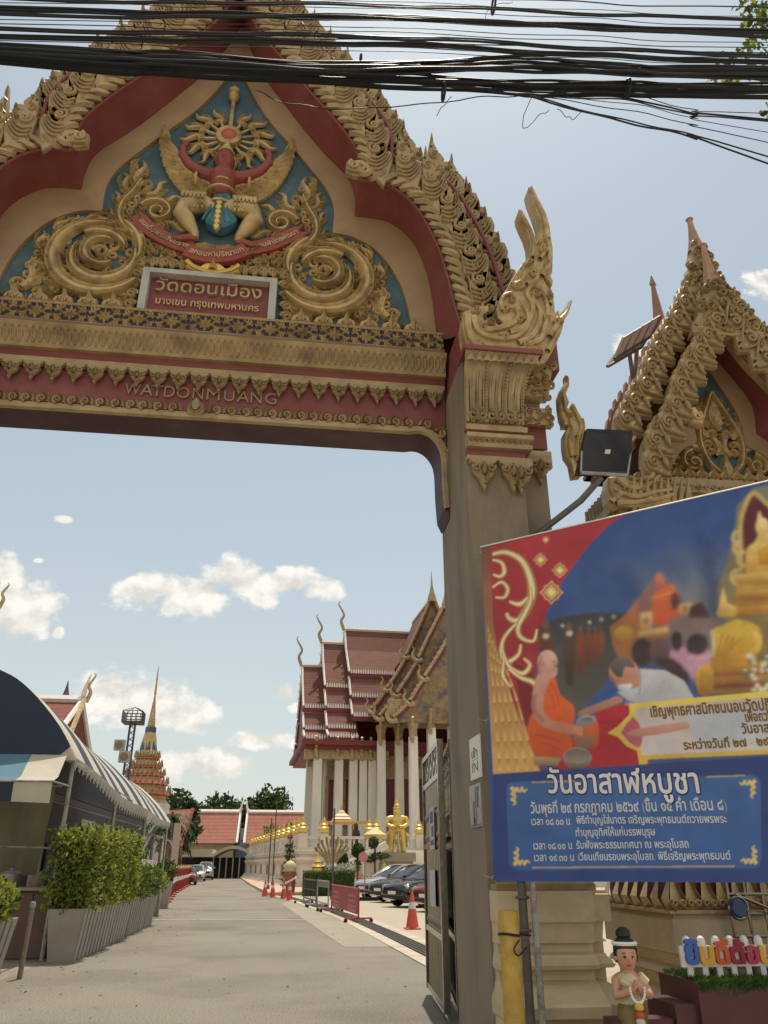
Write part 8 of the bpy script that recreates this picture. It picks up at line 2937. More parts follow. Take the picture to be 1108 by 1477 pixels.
# striped dummy post by the cones
c = PZ(417,1291)
t_ = thing('wrapped_statue', 'red wrapped statue with white sash and cream rounded head behind the cones', 'statue', (c.x, c.y, 0))
zt_ = P(417,1241, c.y).z
mb = MB()
mb.lathe(c, [(.26,0), (.30,.3), (.30, zt_ * .5), (.32, zt_ * .68)], 12)
mb.build('wrapped_body', mat('brick_red_cloth', (.34, .10, .07), .7, 0, .15, 5), t_)
mb = MB()
mb.lathe(c + Vector((0,0, zt_ * .68)), [(.30,0), (.33, zt_ * .1), (.30, zt_ * .2), (.18, zt_ * .29), (.02, zt_ * .32)], 12)
mb.build('head', mat('cream_yellow_paint', (.55, .46, .24), .6), t_)
mb = MB()
mb.tube([(c.x + .32 * math.cos(a), c.y + .32 * math.sin(a), zt_ * .40 + .16 * math.cos(a)) for a in np.linspace(PI * .9, PI * 2.1,12)], .06,6)
mb.build('sash', 'white', t_)
# portable signpost with a heavy base in the car park
c = PZ(526,1299)
t_ = thing('stanchion', 'thin grey stanchion on a black rubber base in front of the silver car', 'post', (c.x, c.y, 0))
mb = MB()
mb.box(c.x - .6, c.x + .6, c.y - .25, c.y + .25,0,.14)
mb.build('base', 'black', t_, smooth=False)
mb = MB()
mb.tube([(c.x, c.y, .14), (c.x, c.y, 1.45)], .025,6)
mb.build('pole', 'galv', t_)
# --- parked cars
glassm = mat('dark_car_glass', (.02, .022, .025), .06, 0, .02, 1, spec=.8)
rub = mat('tyre_rubber', (.02, .02, .02), .8)
alloy = mat('alloy_wheel', (.35, .35, .36), .3, .8)
lampm = mat('headlamp_glass', (.55, .55, .54), .1, .3, .02, 1)
trimm = mat('black_trim', (.02, .02, .022), .4)
def car(label, loc, rz, paint, kind='sedan', group=None):
 t_ = thing('parked_car', label, 'car', loc, group, rz, local=True)
 if kind == 'sedan':
  L, Wd = 4.6,1.78
  prof = [(-2.3,.45,.60,.62), (-2.22,.28,.74,.76), (-1.9,.22,.86,.82), (-1.0,.2,.95,.88), (0.3,.2,.98,.89), (1.3,.2,1.0,.88), (2.0,.24,1.0,.82), (2.22,.3,.92,.76), (2.3,.45,.75,.68)]
  cab = [(-1.25,.94,.95,.78), (-.45,.96,1.36,.66), (.15,.97,1.46,.62), (.85,.98,1.42,.62), (1.75,.99,1.06,.70)]
 else:
  L, Wd = 4.6,1.84
  prof = [(-2.3,.5,.8,.7), (-2.2,.35,.95,.82), (-1.8,.3,1.05,.88), (-1.0,.28,1.1,.9), (.3,.28,1.12,.91), (1.5,.28,1.14,.9), (2.15,.32,1.12,.86), (2.3,.5,1.0,.8)]
  cab = [(-1.35,1.08,1.09,.82), (-.6,1.1,1.62,.72), (.2,1.1,1.76,.70), (1.4,1.12,1.74,.70), (2.15,1.12,1.3,.76)]
 mb = MB()
 rows = []
 for x, z0_, z1_, hw in prof:
  zm = z0_ + (z1_ - z0_) * .55
  rows.append([(x, -hw * .92, z0_), (x, -hw, z0_ + .1), (x, -hw * 1.01, zm), (x, -hw * .93, z1_ - .06), (x, -hw * .8, z1_), (x, 0, z1_ + .035), (x, hw * .8, z1_), (x, hw * .93, z1_ - .06), (x, hw * 1.01, zm), (x, hw, z0_ + .1), (x, hw * .92, z0_)])
 # finer lengthwise sections for rounder panels
 cols_ = list(zip(*rows))
 fine = [crv(c, 3) for c in cols_]
 rows = [[f[i] for f in fine] for i in range(len(fine[0]))]
 mb.loft(rows, True)
 mb.add(rows[0], [tuple(range(11))])
 mb.add(rows[-1], [tuple(range(11))])
 bd = mb.build('body', paint, t_, ang=50)
 mb = MB()
 rows = []
 for x, z0_, z1_, hw in cab:
  rows.append([(x, -hw * 1.12, z0_ - .02), (x, -hw * 1.02, z0_ + (z1_ - z0_) * .75), (x, -hw * .8, z1_ + .0), (x, 0, z1_ + .03), (x, hw * .8, z1_), (x, hw * 1.02, z0_ + (z1_ - z0_) * .75), (x, hw * 1.12, z0_ - .02)])
 fine = [crv(c, 3) for c in zip(*rows)]
 rows = [[f[i] for f in fine] for i in range(len(fine[0]))]
 mb.loft(rows)
 mb.build('windows', glassm, t_, ang=60)
 mb = MB()
 a, b = int(len(rows) * .33), int(len(rows) * .80)
 rr = [[Vector(p) + Vector((0,0,.012)) for p in r_[2:5]] for r_ in rows[a:b]]
 mb.loft(rr)
 for s in (2,4):
  mb.tube([Vector(r_[s]) for r_ in rows], .035,4)
 for i in (a, (a + b) // 2, b):
  for s0_, s1_ in ((0,2), (6,4)):
   sd = -1 if s0_ == 0 else 1
   mb.tube([Vector(rows[i][s0_]) + Vector((0, sd * .005,0)), Vector(rows[i][1 if s0_ == 0 else 5]) + Vector((0, sd * .012,0)), Vector(rows[i][s1_])], .03,4)
 mb.build('roof_skin', paint, t_, ang=60)
 fz = .62 if kind == 'sedan' else .85
 for s in (-1,1):
  mb = MB()
  mb.lathe((0,0,0), [(.17,0), (.15,.05), (.04,.08)], 10)
  mb.v = [(-2.12 - z * .9 - .02, s * .62 + y_ * 1.25, fz + .08 + x_ * .55) for x_, y_, z in mb.v]
  mb.build('headlight', lampm, t_)
  mb = MB()
  mb.box(-.98, -.78, s * .92 - .09, s * .92 + .09, .95 if kind == 'sedan' else 1.12, 1.08 if kind == 'sedan' else 1.28)
  mb.build('wing_mirror', paint, t_)
  mb = MB()
  mb.box(2.22, 2.32, s * .68 - .14, s * .68 + .14, .78 if kind == 'sedan' else .9, .92 if kind == 'sedan' else 1.15)
  mb.build('tail_light', redp, t_)
  for wx in (-1.42,1.38):
   mb = MB()
   rw = .32 if kind == 'sedan' else .37
   y0_, y1_ = (s * .70, s * .895)
   mb.tube([(wx, y0_, rw), (wx, y0_ + (y1_ - y0_) * .15, rw), (wx, y0_ + (y1_ - y0_) * .85, rw), (wx, y1_, rw)], [rw * .93, rw, rw, rw * .92], 20)
   w_ = mb.build('wheel', rub, t_)
   mb = MB()
   mb.tube([(wx, y1_ - s * .01, rw), (wx, y1_ + s * .012, rw)], [rw * .66, rw * .6], 16)
   mb.build('rim', alloy, w_)
 mb = MB()
 mb.box(-2.315,-2.2,-.48,.48, fz - .18, fz - .02)
 mb.box(-2.29,-2.15,-.7,.7,.32,.42)
 mb.build('grille', trimm, t_, smooth=False)
 mb = MB()
 mb.box(-2.335,-2.316,-.23,.23,.45,.56)
 mb.build('number_plate', 'white', t_, smooth=False)
 return t_
silv = mat('silver_car_paint', (.50, .50, .49), .22, .55, .02, 2, coat=.6)
blk = mat('black_car_paint', (.012, .012, .014), .15, .1, .02, 2, coat=1.0)
grey_p = mat('dark_grey_car_paint', (.05, .048, .046), .2, .4, .02, 2, coat=.8)
redc = mat('dark_red_car_paint', (.20, .012, .015), .2, .2, .02, 2, coat=.8)
wht = mat('white_car_paint', (.68, .67, .64), .25, 0, .02, 2, coat=.6)
hd = R(22)
fwd = Vector((-math.cos(hd), -math.sin(hd), 0))
def park(label, px, py, paint, kind, rz):
 f = PZ(px, py)
 d = Vector((-math.cos(rz), -math.sin(rz), 0))
 c = f - d * 2.3
 return car(label, (c.x, c.y, 0), rz, paint, kind, 'cars in the car park on the right')
park('silver sedan parked farthest back of the cars right of the road', 522, 1298, silv, 'sedan', R(30))
park('dark grey sedan parked between the silver and the black car', 545, 1302, grey_p, 'sedan', R(30))
park('black sedan with bright headlight, nearest of the dark cars', 566, 1309, blk, 'sedan', R(30))
park('red car mostly hidden behind the steel gate leaf', 612, 1316, redc, 'sedan', R(30))
for label, px, py, paint, kind in (('dark red car parked at the left kerb behind the guard posts', 263, 1277, redc, 'sedan'), ('white car parked ahead of the dark red one at the left kerb', 280, 1271.5, wht, 'sedan'), ('pale silver off-road car parked farthest along the left kerb', 293, 1269.5, silv, 'suv')):
 g_ = PZ(px, py)
 car(label, (g_.x, g_.y + 2.3, 0), R(-86) + PI, paint, kind, 'cars parked along the left kerb')
# --- far end of the road and things rising over the tent
def hallroof(name, label, px0, px1, py_r, py_e, Y, depth, m, horn_side, wall_z=None):
 a, b = P(px0, py_r, Y + depth / 2), P(px1, py_r, Y + depth / 2)
 e0 = P(px0, py_e, Y)
 t_ = thing(name, label, 'building', ((a.x + b.x) / 2, Y, 0))
 mb = MB()
 yr, y1 = Y + depth / 2, Y + depth
 zm = e0.z + (a.z - e0.z) * .42
 sec = [(Y, e0.z), (Y + depth * .22, zm), (yr, a.z), (y1 - depth * .22, zm), (y1, e0.z)]
 mb.loft([[(a.x, y, z) for y, z in sec], [(b.x, y, z) for y, z in sec]])
 mb.add([(a.x + .1, y, z) for y, z in sec], [(0,1,2,3,4)])
 mb.add([(b.x - .1, y, z) for y, z in sec], [(0,1,2,3,4)])
 mb.build('roof', m, t_, smooth=False)
 mb = MB()
 for x in (a.x, b.x):
  mb.tube([(x, y, z + .08) for y, z in sec], .16,5)
 mb.tube([(a.x, yr, a.z + .1), (b.x, yr, a.z + .1)], .28,5)
 for x, s in ((b.x, 1), (a.x, -1)):
  if s == horn_side or horn_side == 0:
   mb.tube(crv([(x - s * .6, yr, a.z), (x, yr, a.z + .35), (x + s * .12, yr, a.z + 1.0), (x + s * .3, yr, a.z + 1.7)], 3), [.28,.26,.24,.2,.17,.14,.11,.08,.06,.03], 5)
 mb.build('white_trim', 'white', t_)
 mb = MB()
 mb.box(a.x + .4, b.x - .4, Y + .6, y1 - .6,0, e0.z)
 mb.build('wall', wallm, t_, smooth=False)
 return t_
hallroof('monastery_hall', 'low red-roofed hall at the end of the road, left of two', 258, 347, 1171, 1216, 112, 9, tile2, 1)
hallroof('monastery_hall', 'low red-roofed hall at the end of the road, right of two', 357, 470, 1172, 1217, 112, 9, tile2, -1)
tile3 = tilemat('dark_red_roof_tile', (.20, .055, .045), .3)
bs = P(354,1204,118)
mb = MB()
mb.box(bs.x - 3, bs.x + 3,122,126, bs.z - .6, bs.z + 1)
mb.box(bs.x - 2.5, bs.x + 2.5,122.2,125.8,0, bs.z - .6)
solo(mb, 'blue_roofed_shed', mat('blue_sheet', (.17, .28, .42), .5), 'blue-roofed shed glimpsed between the two red halls', 'shed', smooth=False)
et = thing('entrance_canopy', 'cream canopy with an arched section over the dark entrance at the road end', 'canopy', (P(310, 1260, 103).x, 103, 0))
c0, c1 = P(252,1238,103), P(372,1238,103)
zc0, zc1 = P(310,1236,103).z, P(310,1225,103).z
ax0, ax1 = P(306,1235,103).x, P(367,1235,103).x
crm = mat('cream_canopy_sheet', (.55, .48, .36), .6)
mb = MB()
mb.box(c0.x, ax0,103,110, zc0, zc1)
arc = [(ax0 + (ax1 - ax0) * t, zc0 + 1.0 * math.sin(PI * t)) for t in np.linspace(0,1,15)]
mb.loft([[(x, 102.6, z + .25) for x, z in arc], [(x, 102.6, z - .1) for x, z in arc], [(x, 110, z - .1) for x, z in arc], [(x, 110, z + .25) for x, z in arc]], False)
mb.build('roof', crm, et, smooth=False)
mb = MB()
mb.box(c0.x + .3, ax1 + .3,108,110,0, zc0 - .02)
mb.build('dark_entrance', mat('entrance_shade', (.035, .03, .03), .8, 0, .2, 1), et, smooth=False)  # solid block; shade of the opening is put into its dark colour
for k in range(7):
 x = ax0 + .2 + k * (ax1 - ax0 - .4) / 6
 mb = MB()
 mb.box(x - .07, x + .07,103.2,103.34,0, zc0)
 mb.build('post', 'galv', et, smooth=False)
mb = MB()
put_text(mb, text_mesh('ศาลา', .8, 1, width=1.6), (P(256, 1231, 103).x, 102.99, zc0 + .3), (1, 0, 0), (0, 0, 1), .01, (0, -1, 0))
mb.build('lettering', 'black', et, smooth=False)
mb = MB()
x = P(371,1250,98).x
mb.box(x - .15, x + .15,98,98.3,0, P(371,1222,98).z)
mb.box(x - .15, x + 4.4,98.31,106, P(371,1222,98).z, P(371,1222,98).z + .25)
solo(mb, 'side_shelter', 'galv', 'narrow grey shelter roof on a white post at the far right kerb', 'shelter', smooth=False)
rnd = random.Random(3)
for i, (px, top, Y, rx, lab) in enumerate(((268, 1160, 128, 4.5, 'dark tree at the left behind the red halls'), (300, 1152, 132, 6.5, 'broad dark tree behind the left red hall'), (333, 1158, 130, 5, 'dark tree behind the gap between the red halls'), (352, 1196, 128, 3, 'low dark tree just above the blue shed roof'), (387, 1146, 130, 5, 'round dark tree behind the right red hall'), (250, 1148, 95, 3.2, 'dark leafy tree behind the stupa and palm'))):
 c = P(px, top, Y)
 tree('broad_tree', lab, 'tree', (c.x, Y, 0), c.z, (rx, 4, c.z * .38), 60, 70, .85, 40 + i, trunk=.35, group='trees at the end of the road')
pb = P(243,1180,70)
t_ = thing('palm_tree', 'dark drooping palm just right of the stupa', 'palm tree', (pb.x, 70, 0))
mb = MB()
mb.tube([(pb.x, 70,0), (pb.x + .2,70, pb.z * .5), (pb.x, 70, pb.z)], [.22,.16,.14], 7)
mb.build('trunk', 'bark', t_)
mb = MB()
for k in range(26):
 a = k * 2.4
 l_ = 2.1 + .5 * math.sin(k * 1.7)
 el = .9 - .055 * k
 pts = [Vector((pb.x, 70, pb.z)) + Vector((math.cos(a) * l_ * t, math.sin(a) * l_ * t, l_ * (el * t - 1.1 * t * t))) for t in np.linspace(0,1,8)]
 for i in range(7):
  d = (pts[i + 1] - pts[i])
  n_ = d.cross(Vector((0,0,1))).normalized()
  for s in (-1,1):
   for f in (.2,.7):
    p = pts[i] + d * f
    mb.add([p, p + d * .6, p + n_ * s * .5 * (1 - .07 * i) + d * .7 - Vector((0,0,.25))], [(0,1,2)])
mb.build('fronds', 'leaf_dark', t_, smooth=False)
# stupa
Ys = 75.0
sb_, st_ = P(206,1150, Ys), P(225,963, Ys)
sx_ = P(213,1090, Ys).x
t_ = thing('stupa', 'gilded stupa with red tiers and a long needle spire left of the road', 'stupa', (sx_, Ys, 0))
def zs_(py):
 return P(213, py, Ys).z
pink = mat('pink_red_tier', (.42, .13, .08), .6, 0, .15, 3)
goldw = mat('gilt_and_white_tiles', (.50, .36, .16), .5, .1, .3, 6, 0, 40, (.6, .5, .4), .5, 4)
pw = Ys / 1190
tiers_ = [(1160,1142,37), (1142,1129,33), (1129,1117,27), (1117,1105,22), (1105,1092,17)]
mb = MB()
mb.lathe((sx_, Ys, 0), [(39 * pw, 0), (39 * pw, zs_(1160))], 12)
mb.build('base', 'white', t_)
tp = None
for y0_, y1_, r_ in tiers_:
 a, b = zs_(y0_), zs_(y1_)
 h_ = b - a
 mb = MB()
 mb.lathe((sx_, Ys, a), [(r_ * pw, 0), (r_ * pw * .86, h_ * .45), (r_ * pw * .88, h_ * .6)], 12)
 tp = mb.build('tier', goldw, t_)
 mb = MB()
 mb.lathe((sx_, Ys, a + h_ * .6), [(r_ * pw * .9,0), (r_ * pw * 1.02, h_ * .12), (r_ * pw * .97, h_ * .4)], 12)
 mb.build('red_cornice', pink, tp)
 mb = MB()
 for k in range(24):
  a_ = 2 * PI * k / 24
  x, y = sx_ + r_ * pw * math.cos(a_), Ys + r_ * pw * math.sin(a_)
  mb.lathe((x, y, b - .05), [(.11,0), (.12,.12), (.015,.6)], 4)
 mb.build('gilt_tips', 'gold_dull', tp)
mb = MB()
prof = [(14.5,1092), (15,1089), (12.5,1085), (10.5,1068), (7.5,1056), (7.8,1053), (6.6,1050)]
mb.lathe((sx_, Ys, 0), [(r_ * pw, zs_(py)) for r_, py in prof], 12)
mb.build('bell', goldw, t_)
mb = MB()
mb.lathe((sx_, Ys, zs_(1057)), [(7.8 * pw, 0), (8.0 * pw, .25), (7.6 * pw, .5)], 12)
mb.build('teal_band', 'blue', t_)
for k in range(8):
 a_ = k * PI / 4 + .1
 mb = MB()
 mb.plate([(-.22,0), (.22,0), (.16,.6), (0,1.0), (-.16,.6)], -.06,.06)
 r_ = 11.3 * pw
 mb.v = [(sx_ + math.cos(a_) * (r_ - y - .28 * z / 1.9) - math.sin(a_) * x, Ys + math.sin(a_) * (r_ - y - .28 * z / 1.9) + math.cos(a_) * x, zs_(1083) + z) for x, y, z in mb.v]
 mb.build('teal_niche', 'blue', t_, smooth=False)
mb = MB()
pr = []
for i in range(15):
 py = 1050 - i * 3.2
 r_ = 6.4 * (1 - i / 18)
 pr += [(r_ * pw, zs_(py)), (r_ * .84 * pw, zs_(py - 1.8))]
pr += [(1.7 * pw, zs_(1000)), (1.1 * pw, zs_(975)), (.5 * pw, zs_(962))]
mb.lathe((sx_, Ys, 0), pr, 10)
mb.build('ringed_spire', 'gold', t_)
# light tower with a caged head and loudspeakers
Yt = 60.0
tb, tt = P(183,1130, Yt), P(189,1044, Yt)
t_ = thing('lattice_tower', 'thin lattice light tower with caged platform and loudspeakers beside the stupa', 'tower', (tb.x, Yt, 0))
stl = mat('dark_tower_steel', (.10, .09, .10), .5, .4)
mb = MB()
x = (tb.x + tt.x) / 2
w_ = .22
for dx in (-w_, w_):
 for dy in (-w_, w_):
  mb.tube([(x + dx, Yt + dy, 0), (x + dx * .8, Yt + dy * .8, tt.z)], .045,4)
for k in range(24):
 z0_ = k * tt.z / 24
 mb.tube([(x - w_, Yt - w_, z0_), (x + w_, Yt - w_, z0_ + tt.z / 24)], .025,4)
 mb.tube([(x + w_, Yt + w_, z0_), (x - w_, Yt + w_, z0_ + tt.z / 24)], .025,4)
mb.build('mast', stl, t_)
mb = MB()
zc0, zc1, za_ = tt.z, P(189,1027, Yt).z, P(189,1020, Yt).z
hw = P(203,1035, Yt).x - P(189,1035, Yt).x
mb.box(x - hw, x + hw, Yt - hw, Yt + hw, zc0, zc0 + .12)
for i in range(5):
 d = -hw + i * hw / 2
 for s in (-hw, hw):
  mb.tube([(x + d, Yt + s, zc0), (x + d, Yt + s, zc1)], .03,4)
  mb.tube([(x + s, Yt + d, zc0), (x + s, Yt + d, zc1)], .03,4)
for i in range(4):
 z = zc0 + (zc1 - zc0) * (i + 1) / 4
 mb.tube([(x - hw, Yt - hw, z), (x + hw, Yt - hw, z), (x + hw, Yt + hw, z), (x - hw, Yt + hw, z), (x - hw, Yt - hw, z)], .03,4)
for sx2 in (-1,1):
 for sy in (-1,1):
  mb.tube([(x + sx2 * hw, Yt + sy * hw, zc1), (x, Yt, za_)], .03,4)
mb.build('cage', stl, t_)
for px, py, s in ((173,1075,.36), (180,1092,.38)):
 c = P(px, py, Yt - .4)
 mb = MB()
 mb.box(c.x - s, c.x + s, Yt - .7, Yt - .25, c.z - s, c.z + s)
 lb = mb.build('loudspeaker', 'pale', t_, smooth=False)
 mb = MB()
 mb.tube([(c.x, Yt - .74, c.z), (c.x, Yt - .705, c.z)], s * .75,14)
 mb.build('grille', 'concrete', lb)
# roofs rising behind the tent
t_ = hallroof('temple_hall', 'red tiled temple roof with a gilded horn behind the tent', -60, 119, 1008, 1062, 45, 9, tile3, 0)
c = P(121,1008,49.5)
mb = MB()
horn(mb, (0,0,0), 1.6,-1,.09)
mb.v = [(c.x + .15 - x, 49.5 + y, c.z + z) for x, y, z in mb.v]
mb.tube([P(100,1062,45.2), c + Vector((.1,-.2,0))], .14,5)
mb.build('ridge_horn', 'gold', t_)
c = P(95,1003,55)
mb = MB()
mb.lathe((c.x, 55, c.z - 1), [(.45,0), (.35,.8), (.2,1.1), (.1,1.5), (.02,2)], 8)
mb.lathe((c.x, 55,0), [(.5,0), (.5, c.z - 1)], 8)
solo(mb, 'dark_finial', stl, 'small dark spire tip just above the red roof behind the tent', 'spire')
t_ = hallroof('temple_hall', 'tall temple roof cut off by the left edge, only its curled horn in view', -200, -14, 872, 960, 42, 9, tile2, 0)
c = P(-2,872,46.5)
mb = MB()
horn(mb, (0,0,0), 1.4,-1,.08)
mb.v = [(c.x + .05 - x, 46.5 + y, c.z + z) for x, y, z in mb.v]
mb.build('ridge_horn', 'gold', t_)
# small gilded gable beside the far left hall, pale post, street lamps
mb = MB()
a = P(256,1222,88)
mb.add([(a.x - 4,88, a.z + .2), (a.x + .3,88, a.z), (a.x + .3,88, a.z + .6), (a.x - 1.4,91, P(256,1168,88).z), (a.x - 4,91, P(256,1168,88).z), (a.x + .9,91, P(262,1164,88).z)], [(0,1,2,5,4)])
mb.tube([(a.x + .3,87.9, a.z), (a.x + .9,90.9, P(262,1164,88).z)], .2,5)
mb.tube([(a.x - 4,87.9, a.z), (a.x + .3,87.9, a.z)], .3,5)
mb.box(a.x - 4, a.x + .1,88.5,92,0, a.z)
solo(mb, 'pavilion', tile2, 'small red-roofed pavilion half hidden behind the palm', 'building', smooth=False)
mb = MB()
c = P(251,1240,60)
mb.box(c.x - .22, c.x + .22,60,60.4,0, P(251,1187,60).z)
solo(mb, 'gate_post', mat('pale_pink_plaster', (.45, .36, .31), .8), 'square pale pink post at the left kerb before the canopy', 'post', smooth=False)
for px, top, base, Y, lab in ((386, 1180, 1290, 52, 'thin dark lamp post beside the cones'), (393, 1160, 1275, 62, 'thin dark lamp post beside the terrace corner'), (480, 1166, 1270, 40, 'thin steel mast in front of the flower bed')):
 c = P(px, base, Y)
 mb = MB()
 mb.tube([(c.x, Y, 0), (c.x, Y, P(px, top, Y).z)], .045,6)
 mb.tube([(c.x, Y, .01), (c.x, Y, .35)], .1,8)
 solo(mb, 'lamp_post', stl, lab, 'lamp post', 'thin posts on the right', loc=(c.x, Y, 0))
# --- stainless gate leaves folded back beside the right pillar
def leaf(label, px0, py0, px1, py1, Yn, Yf_, papers):
 a, b = P(px1, py1, Yn), P(px0, py0, Yf_)
 a, b = Vector((a.x, a.y, 0)), Vector((b.x, b.y, 0))
 h = P(px1, py1, Yn).z
 d = (b - a).normalized()
 L_ = (b - a).length
 n_ = Vector((d.y, -d.x, 0))
 t_ = thing('steel_gate_leaf', label, 'gate', a, 'folded steel gate leaves')
 up_ = Vector((0,0,1))
 mb = MB()
 def bar(p, q, w):
  p, q = Vector(p), Vector(q)
  ax = (q - p).normalized()
  s1 = n_ if abs(ax.dot(n_)) < .9 else d
  s2 = ax.cross(s1).normalized()
  vs_ = [e + s1 * w * i + s2 * w * j for e in (p, q) for i, j in ((-1,-1), (1,-1), (1,1), (-1,1))]
  mb.add(vs_, [(0,1,2,3), (7,6,5,4), (0,4,5,1), (1,5,6,2), (2,6,7,3), (3,7,4,0)])
 for s in (0, L_):
  bar(a + d * s + up_ * .08, a + d * s + up_ * h, .035)
 for z in (.12,.75, h * .60, h * .86, h - .035):
  bar(a + d * .036 + up_ * z, a + d * (L_ - .036) + up_ * z, .03)
 mb.build('frame', 'steel', t_, smooth=False)
 mb = MB()
 nb2 = 11
 for i in range(1, nb2):
  p = a + d * L_ * i / nb2
  mb.tube([p + up_ * .15, p + up_ * (h * .86)], .014,6)
  for z in (h * .60 + .1,.75 + .1, h * .72):
   mb.lathe((p.x, p.y, z), [(.012,-.05), (.034,0), (.012,.05)], 8)
 mb.build('bars', 'steel', t_)
 mb = MB()
 for i in range(5):
  p, q = a + d * (L_ * (i + .08) / 5), a + d * (L_ * (i + .92) / 5)
  z0_, z1_ = h * .87 + .03, h - .08
  for f, g in ((z0_, z1_), (z1_, z0_)):
   mb.tube([p + up_ * f, p.lerp(q, .3) + up_ * (f * .6 + g * .4), p.lerp(q, .7) + up_ * (f * .4 + g * .6), q + up_ * g], .012,5)
 mb.build('crossed_panel', 'steel', t_)
 mb = MB()
 z0_, z1_ = .16, h * .58
 o_ = n_ * -.012
 mb.add([a + d * .04 + up_ * z0_ - o_, a + d * (L_ - .04) + up_ * z0_ - o_, a + d * (L_ - .04) + up_ * z1_ - o_, a + d * .04 + up_ * z1_ - o_], [(0,1,2,3)])
 mb.build('backing_sheet', mat('smoked_sheet', (.055, .048, .038), .3, .5, .2, 2), t_, smooth=False)
 for (s0, s1, z0_, z1_, m_, lab, lines) in papers:
  mb = MB()
  q = [a + d * s0 + up_ * z0_, a + d * s1 + up_ * z0_, a + d * s1 + up_ * z1_, a + d * s0 + up_ * z1_]
  o_ = n_ * (-.045)
  mb.add([p + o_ for p in q] + [p + o_ * .95 for p in q], [(0,1,2,3), (7,6,5,4)])
  c = sum(q, Vector()) / 4
  pt = thing('paper_notice', lab, 'notice', c, 'paper notices on the gate')
  mb.build('sheet', m_, pt, smooth=False)
  mb = MB()
  for k, (u0, u1, v0, v1) in enumerate(lines):
   pp_ = [q[0].lerp(q[1], u).lerp(q[3].lerp(q[2], u), v) + n_ * -.047 for u, v in ((u0, v0), (u1, v0), (u1, v1), (u0, v1))]
   mb.add(pp_, [(0,1,2,3)])
  if lines:
   mb.build('print', mat('faded_blue_print', (.10, .12, .28), .6), pt, smooth=False)
 return t_
pwh = mat('weathered_paper', (.52, .51, .50), .7, 0, .08, 6)
leaf('steel gate leaf with two paper notices, outermost of the folded leaves', 613, 1120, 634, 1066, 9.05, 10.9, [(.40, .95, 1.62, 2.08, pwh, 'printed paper notice with blue pictures, upper one on the outermost gate leaf', [(.15, .85, .1, .22), (.15, .6, .3, .55), (.2, .85, .62, .9)]), (.45, 1.05, 1.02, 1.40, pwh, 'blank white paper notice, lower one on the outermost gate leaf', [])])
leaf('steel gate leaf tucked between the outermost leaf and the pillar', 640, 1086, 651, 1066, 8.85, 10.4, [])
mb = MB()
a = P(663,1064,8.65)
mb.box(a.x - .03, a.x + .05,8.62,8.72,0, a.z)
solo(mb, 'gate_hinge_post', 'steel', 'square steel hinge post standing against the pillar behind the leaves', 'post', smooth=False)
# --- signs on the inner face of the pillar
XS = XR - .002
def psign(name, label, pxl, pxr, py0, py1, m_):
 c = [PX(pxl, (py0 + py1) / 2, XR), PX(pxr, (py0 + py1) / 2, XR)]
 ya, yb_ = c[0].y, c[1].y
 z1_, z0_ = PX((pxl + pxr) / 2, py0, XR).z, PX((pxl + pxr) / 2, py1, XR).z
 t_ = thing(name, label, 'sign', (XR, (ya + yb_) / 2, z0_))
 mb = MB()
 mb.box(XR - .015, XR - .001, yb_, ya, z0_, z1_)
 mb.build('board', m_, t_, smooth=False)
 return t_, ya, yb_, z0_, z1_
t_, ya, yb_, z0_, z1_ = psign('entrance_sign', 'white sign reading IN on the inner side of the pillar', 680, 695, 1062, 1124, 'white')
w_ = ya - yb_
mb = MB()
for s, zf, hf in (('เข้า', .50, .26), ('IN', .16, .24)):
 tm = text_mesh(s, .3,2, width=w_ * .56, height=(z1_ - z0_) * hf, bold=.012)
 mn = min(q[1] for q in tm[0])
 put_text(mb, ([(x, y - mn) for x, y in tm[0]],) + tm[1:], (XR - .015, ya - w_ * .2, z0_ + (z1_ - z0_) * zf), (0,-1,0), (0,0,1), .002, (-1,0,0))
mb.box(XR - .0165, XR - .0155, yb_ + w_ * .2, ya - w_ * .2, z0_ + (z1_ - z0_) * .445, z0_ + (z1_ - z0_) * .455)
mb.build('lettering', 'black', t_, smooth=False)
t_, ya, yb_, z0_, z1_ = psign('notice_plate', 'reflective lower plate with dark columns of print under the IN sign', 680, 697, 1131, 1193, mat('glossy_plate', (.42, .40, .37), .25, .3, .2, 4))
mb = MB()
w_ = ya - yb_
for u0, u1, v0, v1 in ((.30,.42,.08,.62), (.50,.56,.06,.94), (.64,.76,.45,.82), (.62,.84,.84,.93), (.1,.9,.03,.06), (.36,.44,.04,.22)):
 mb.box(XR - .0165, XR - .0155, ya - w_ * u1, ya - w_ * u0, z0_ + (z1_ - z0_) * v0, z0_ + (z1_ - z0_) * v1)
mb.build('print', mat('grey_print', (.12, .12, .13), .5), t_, smooth=False)
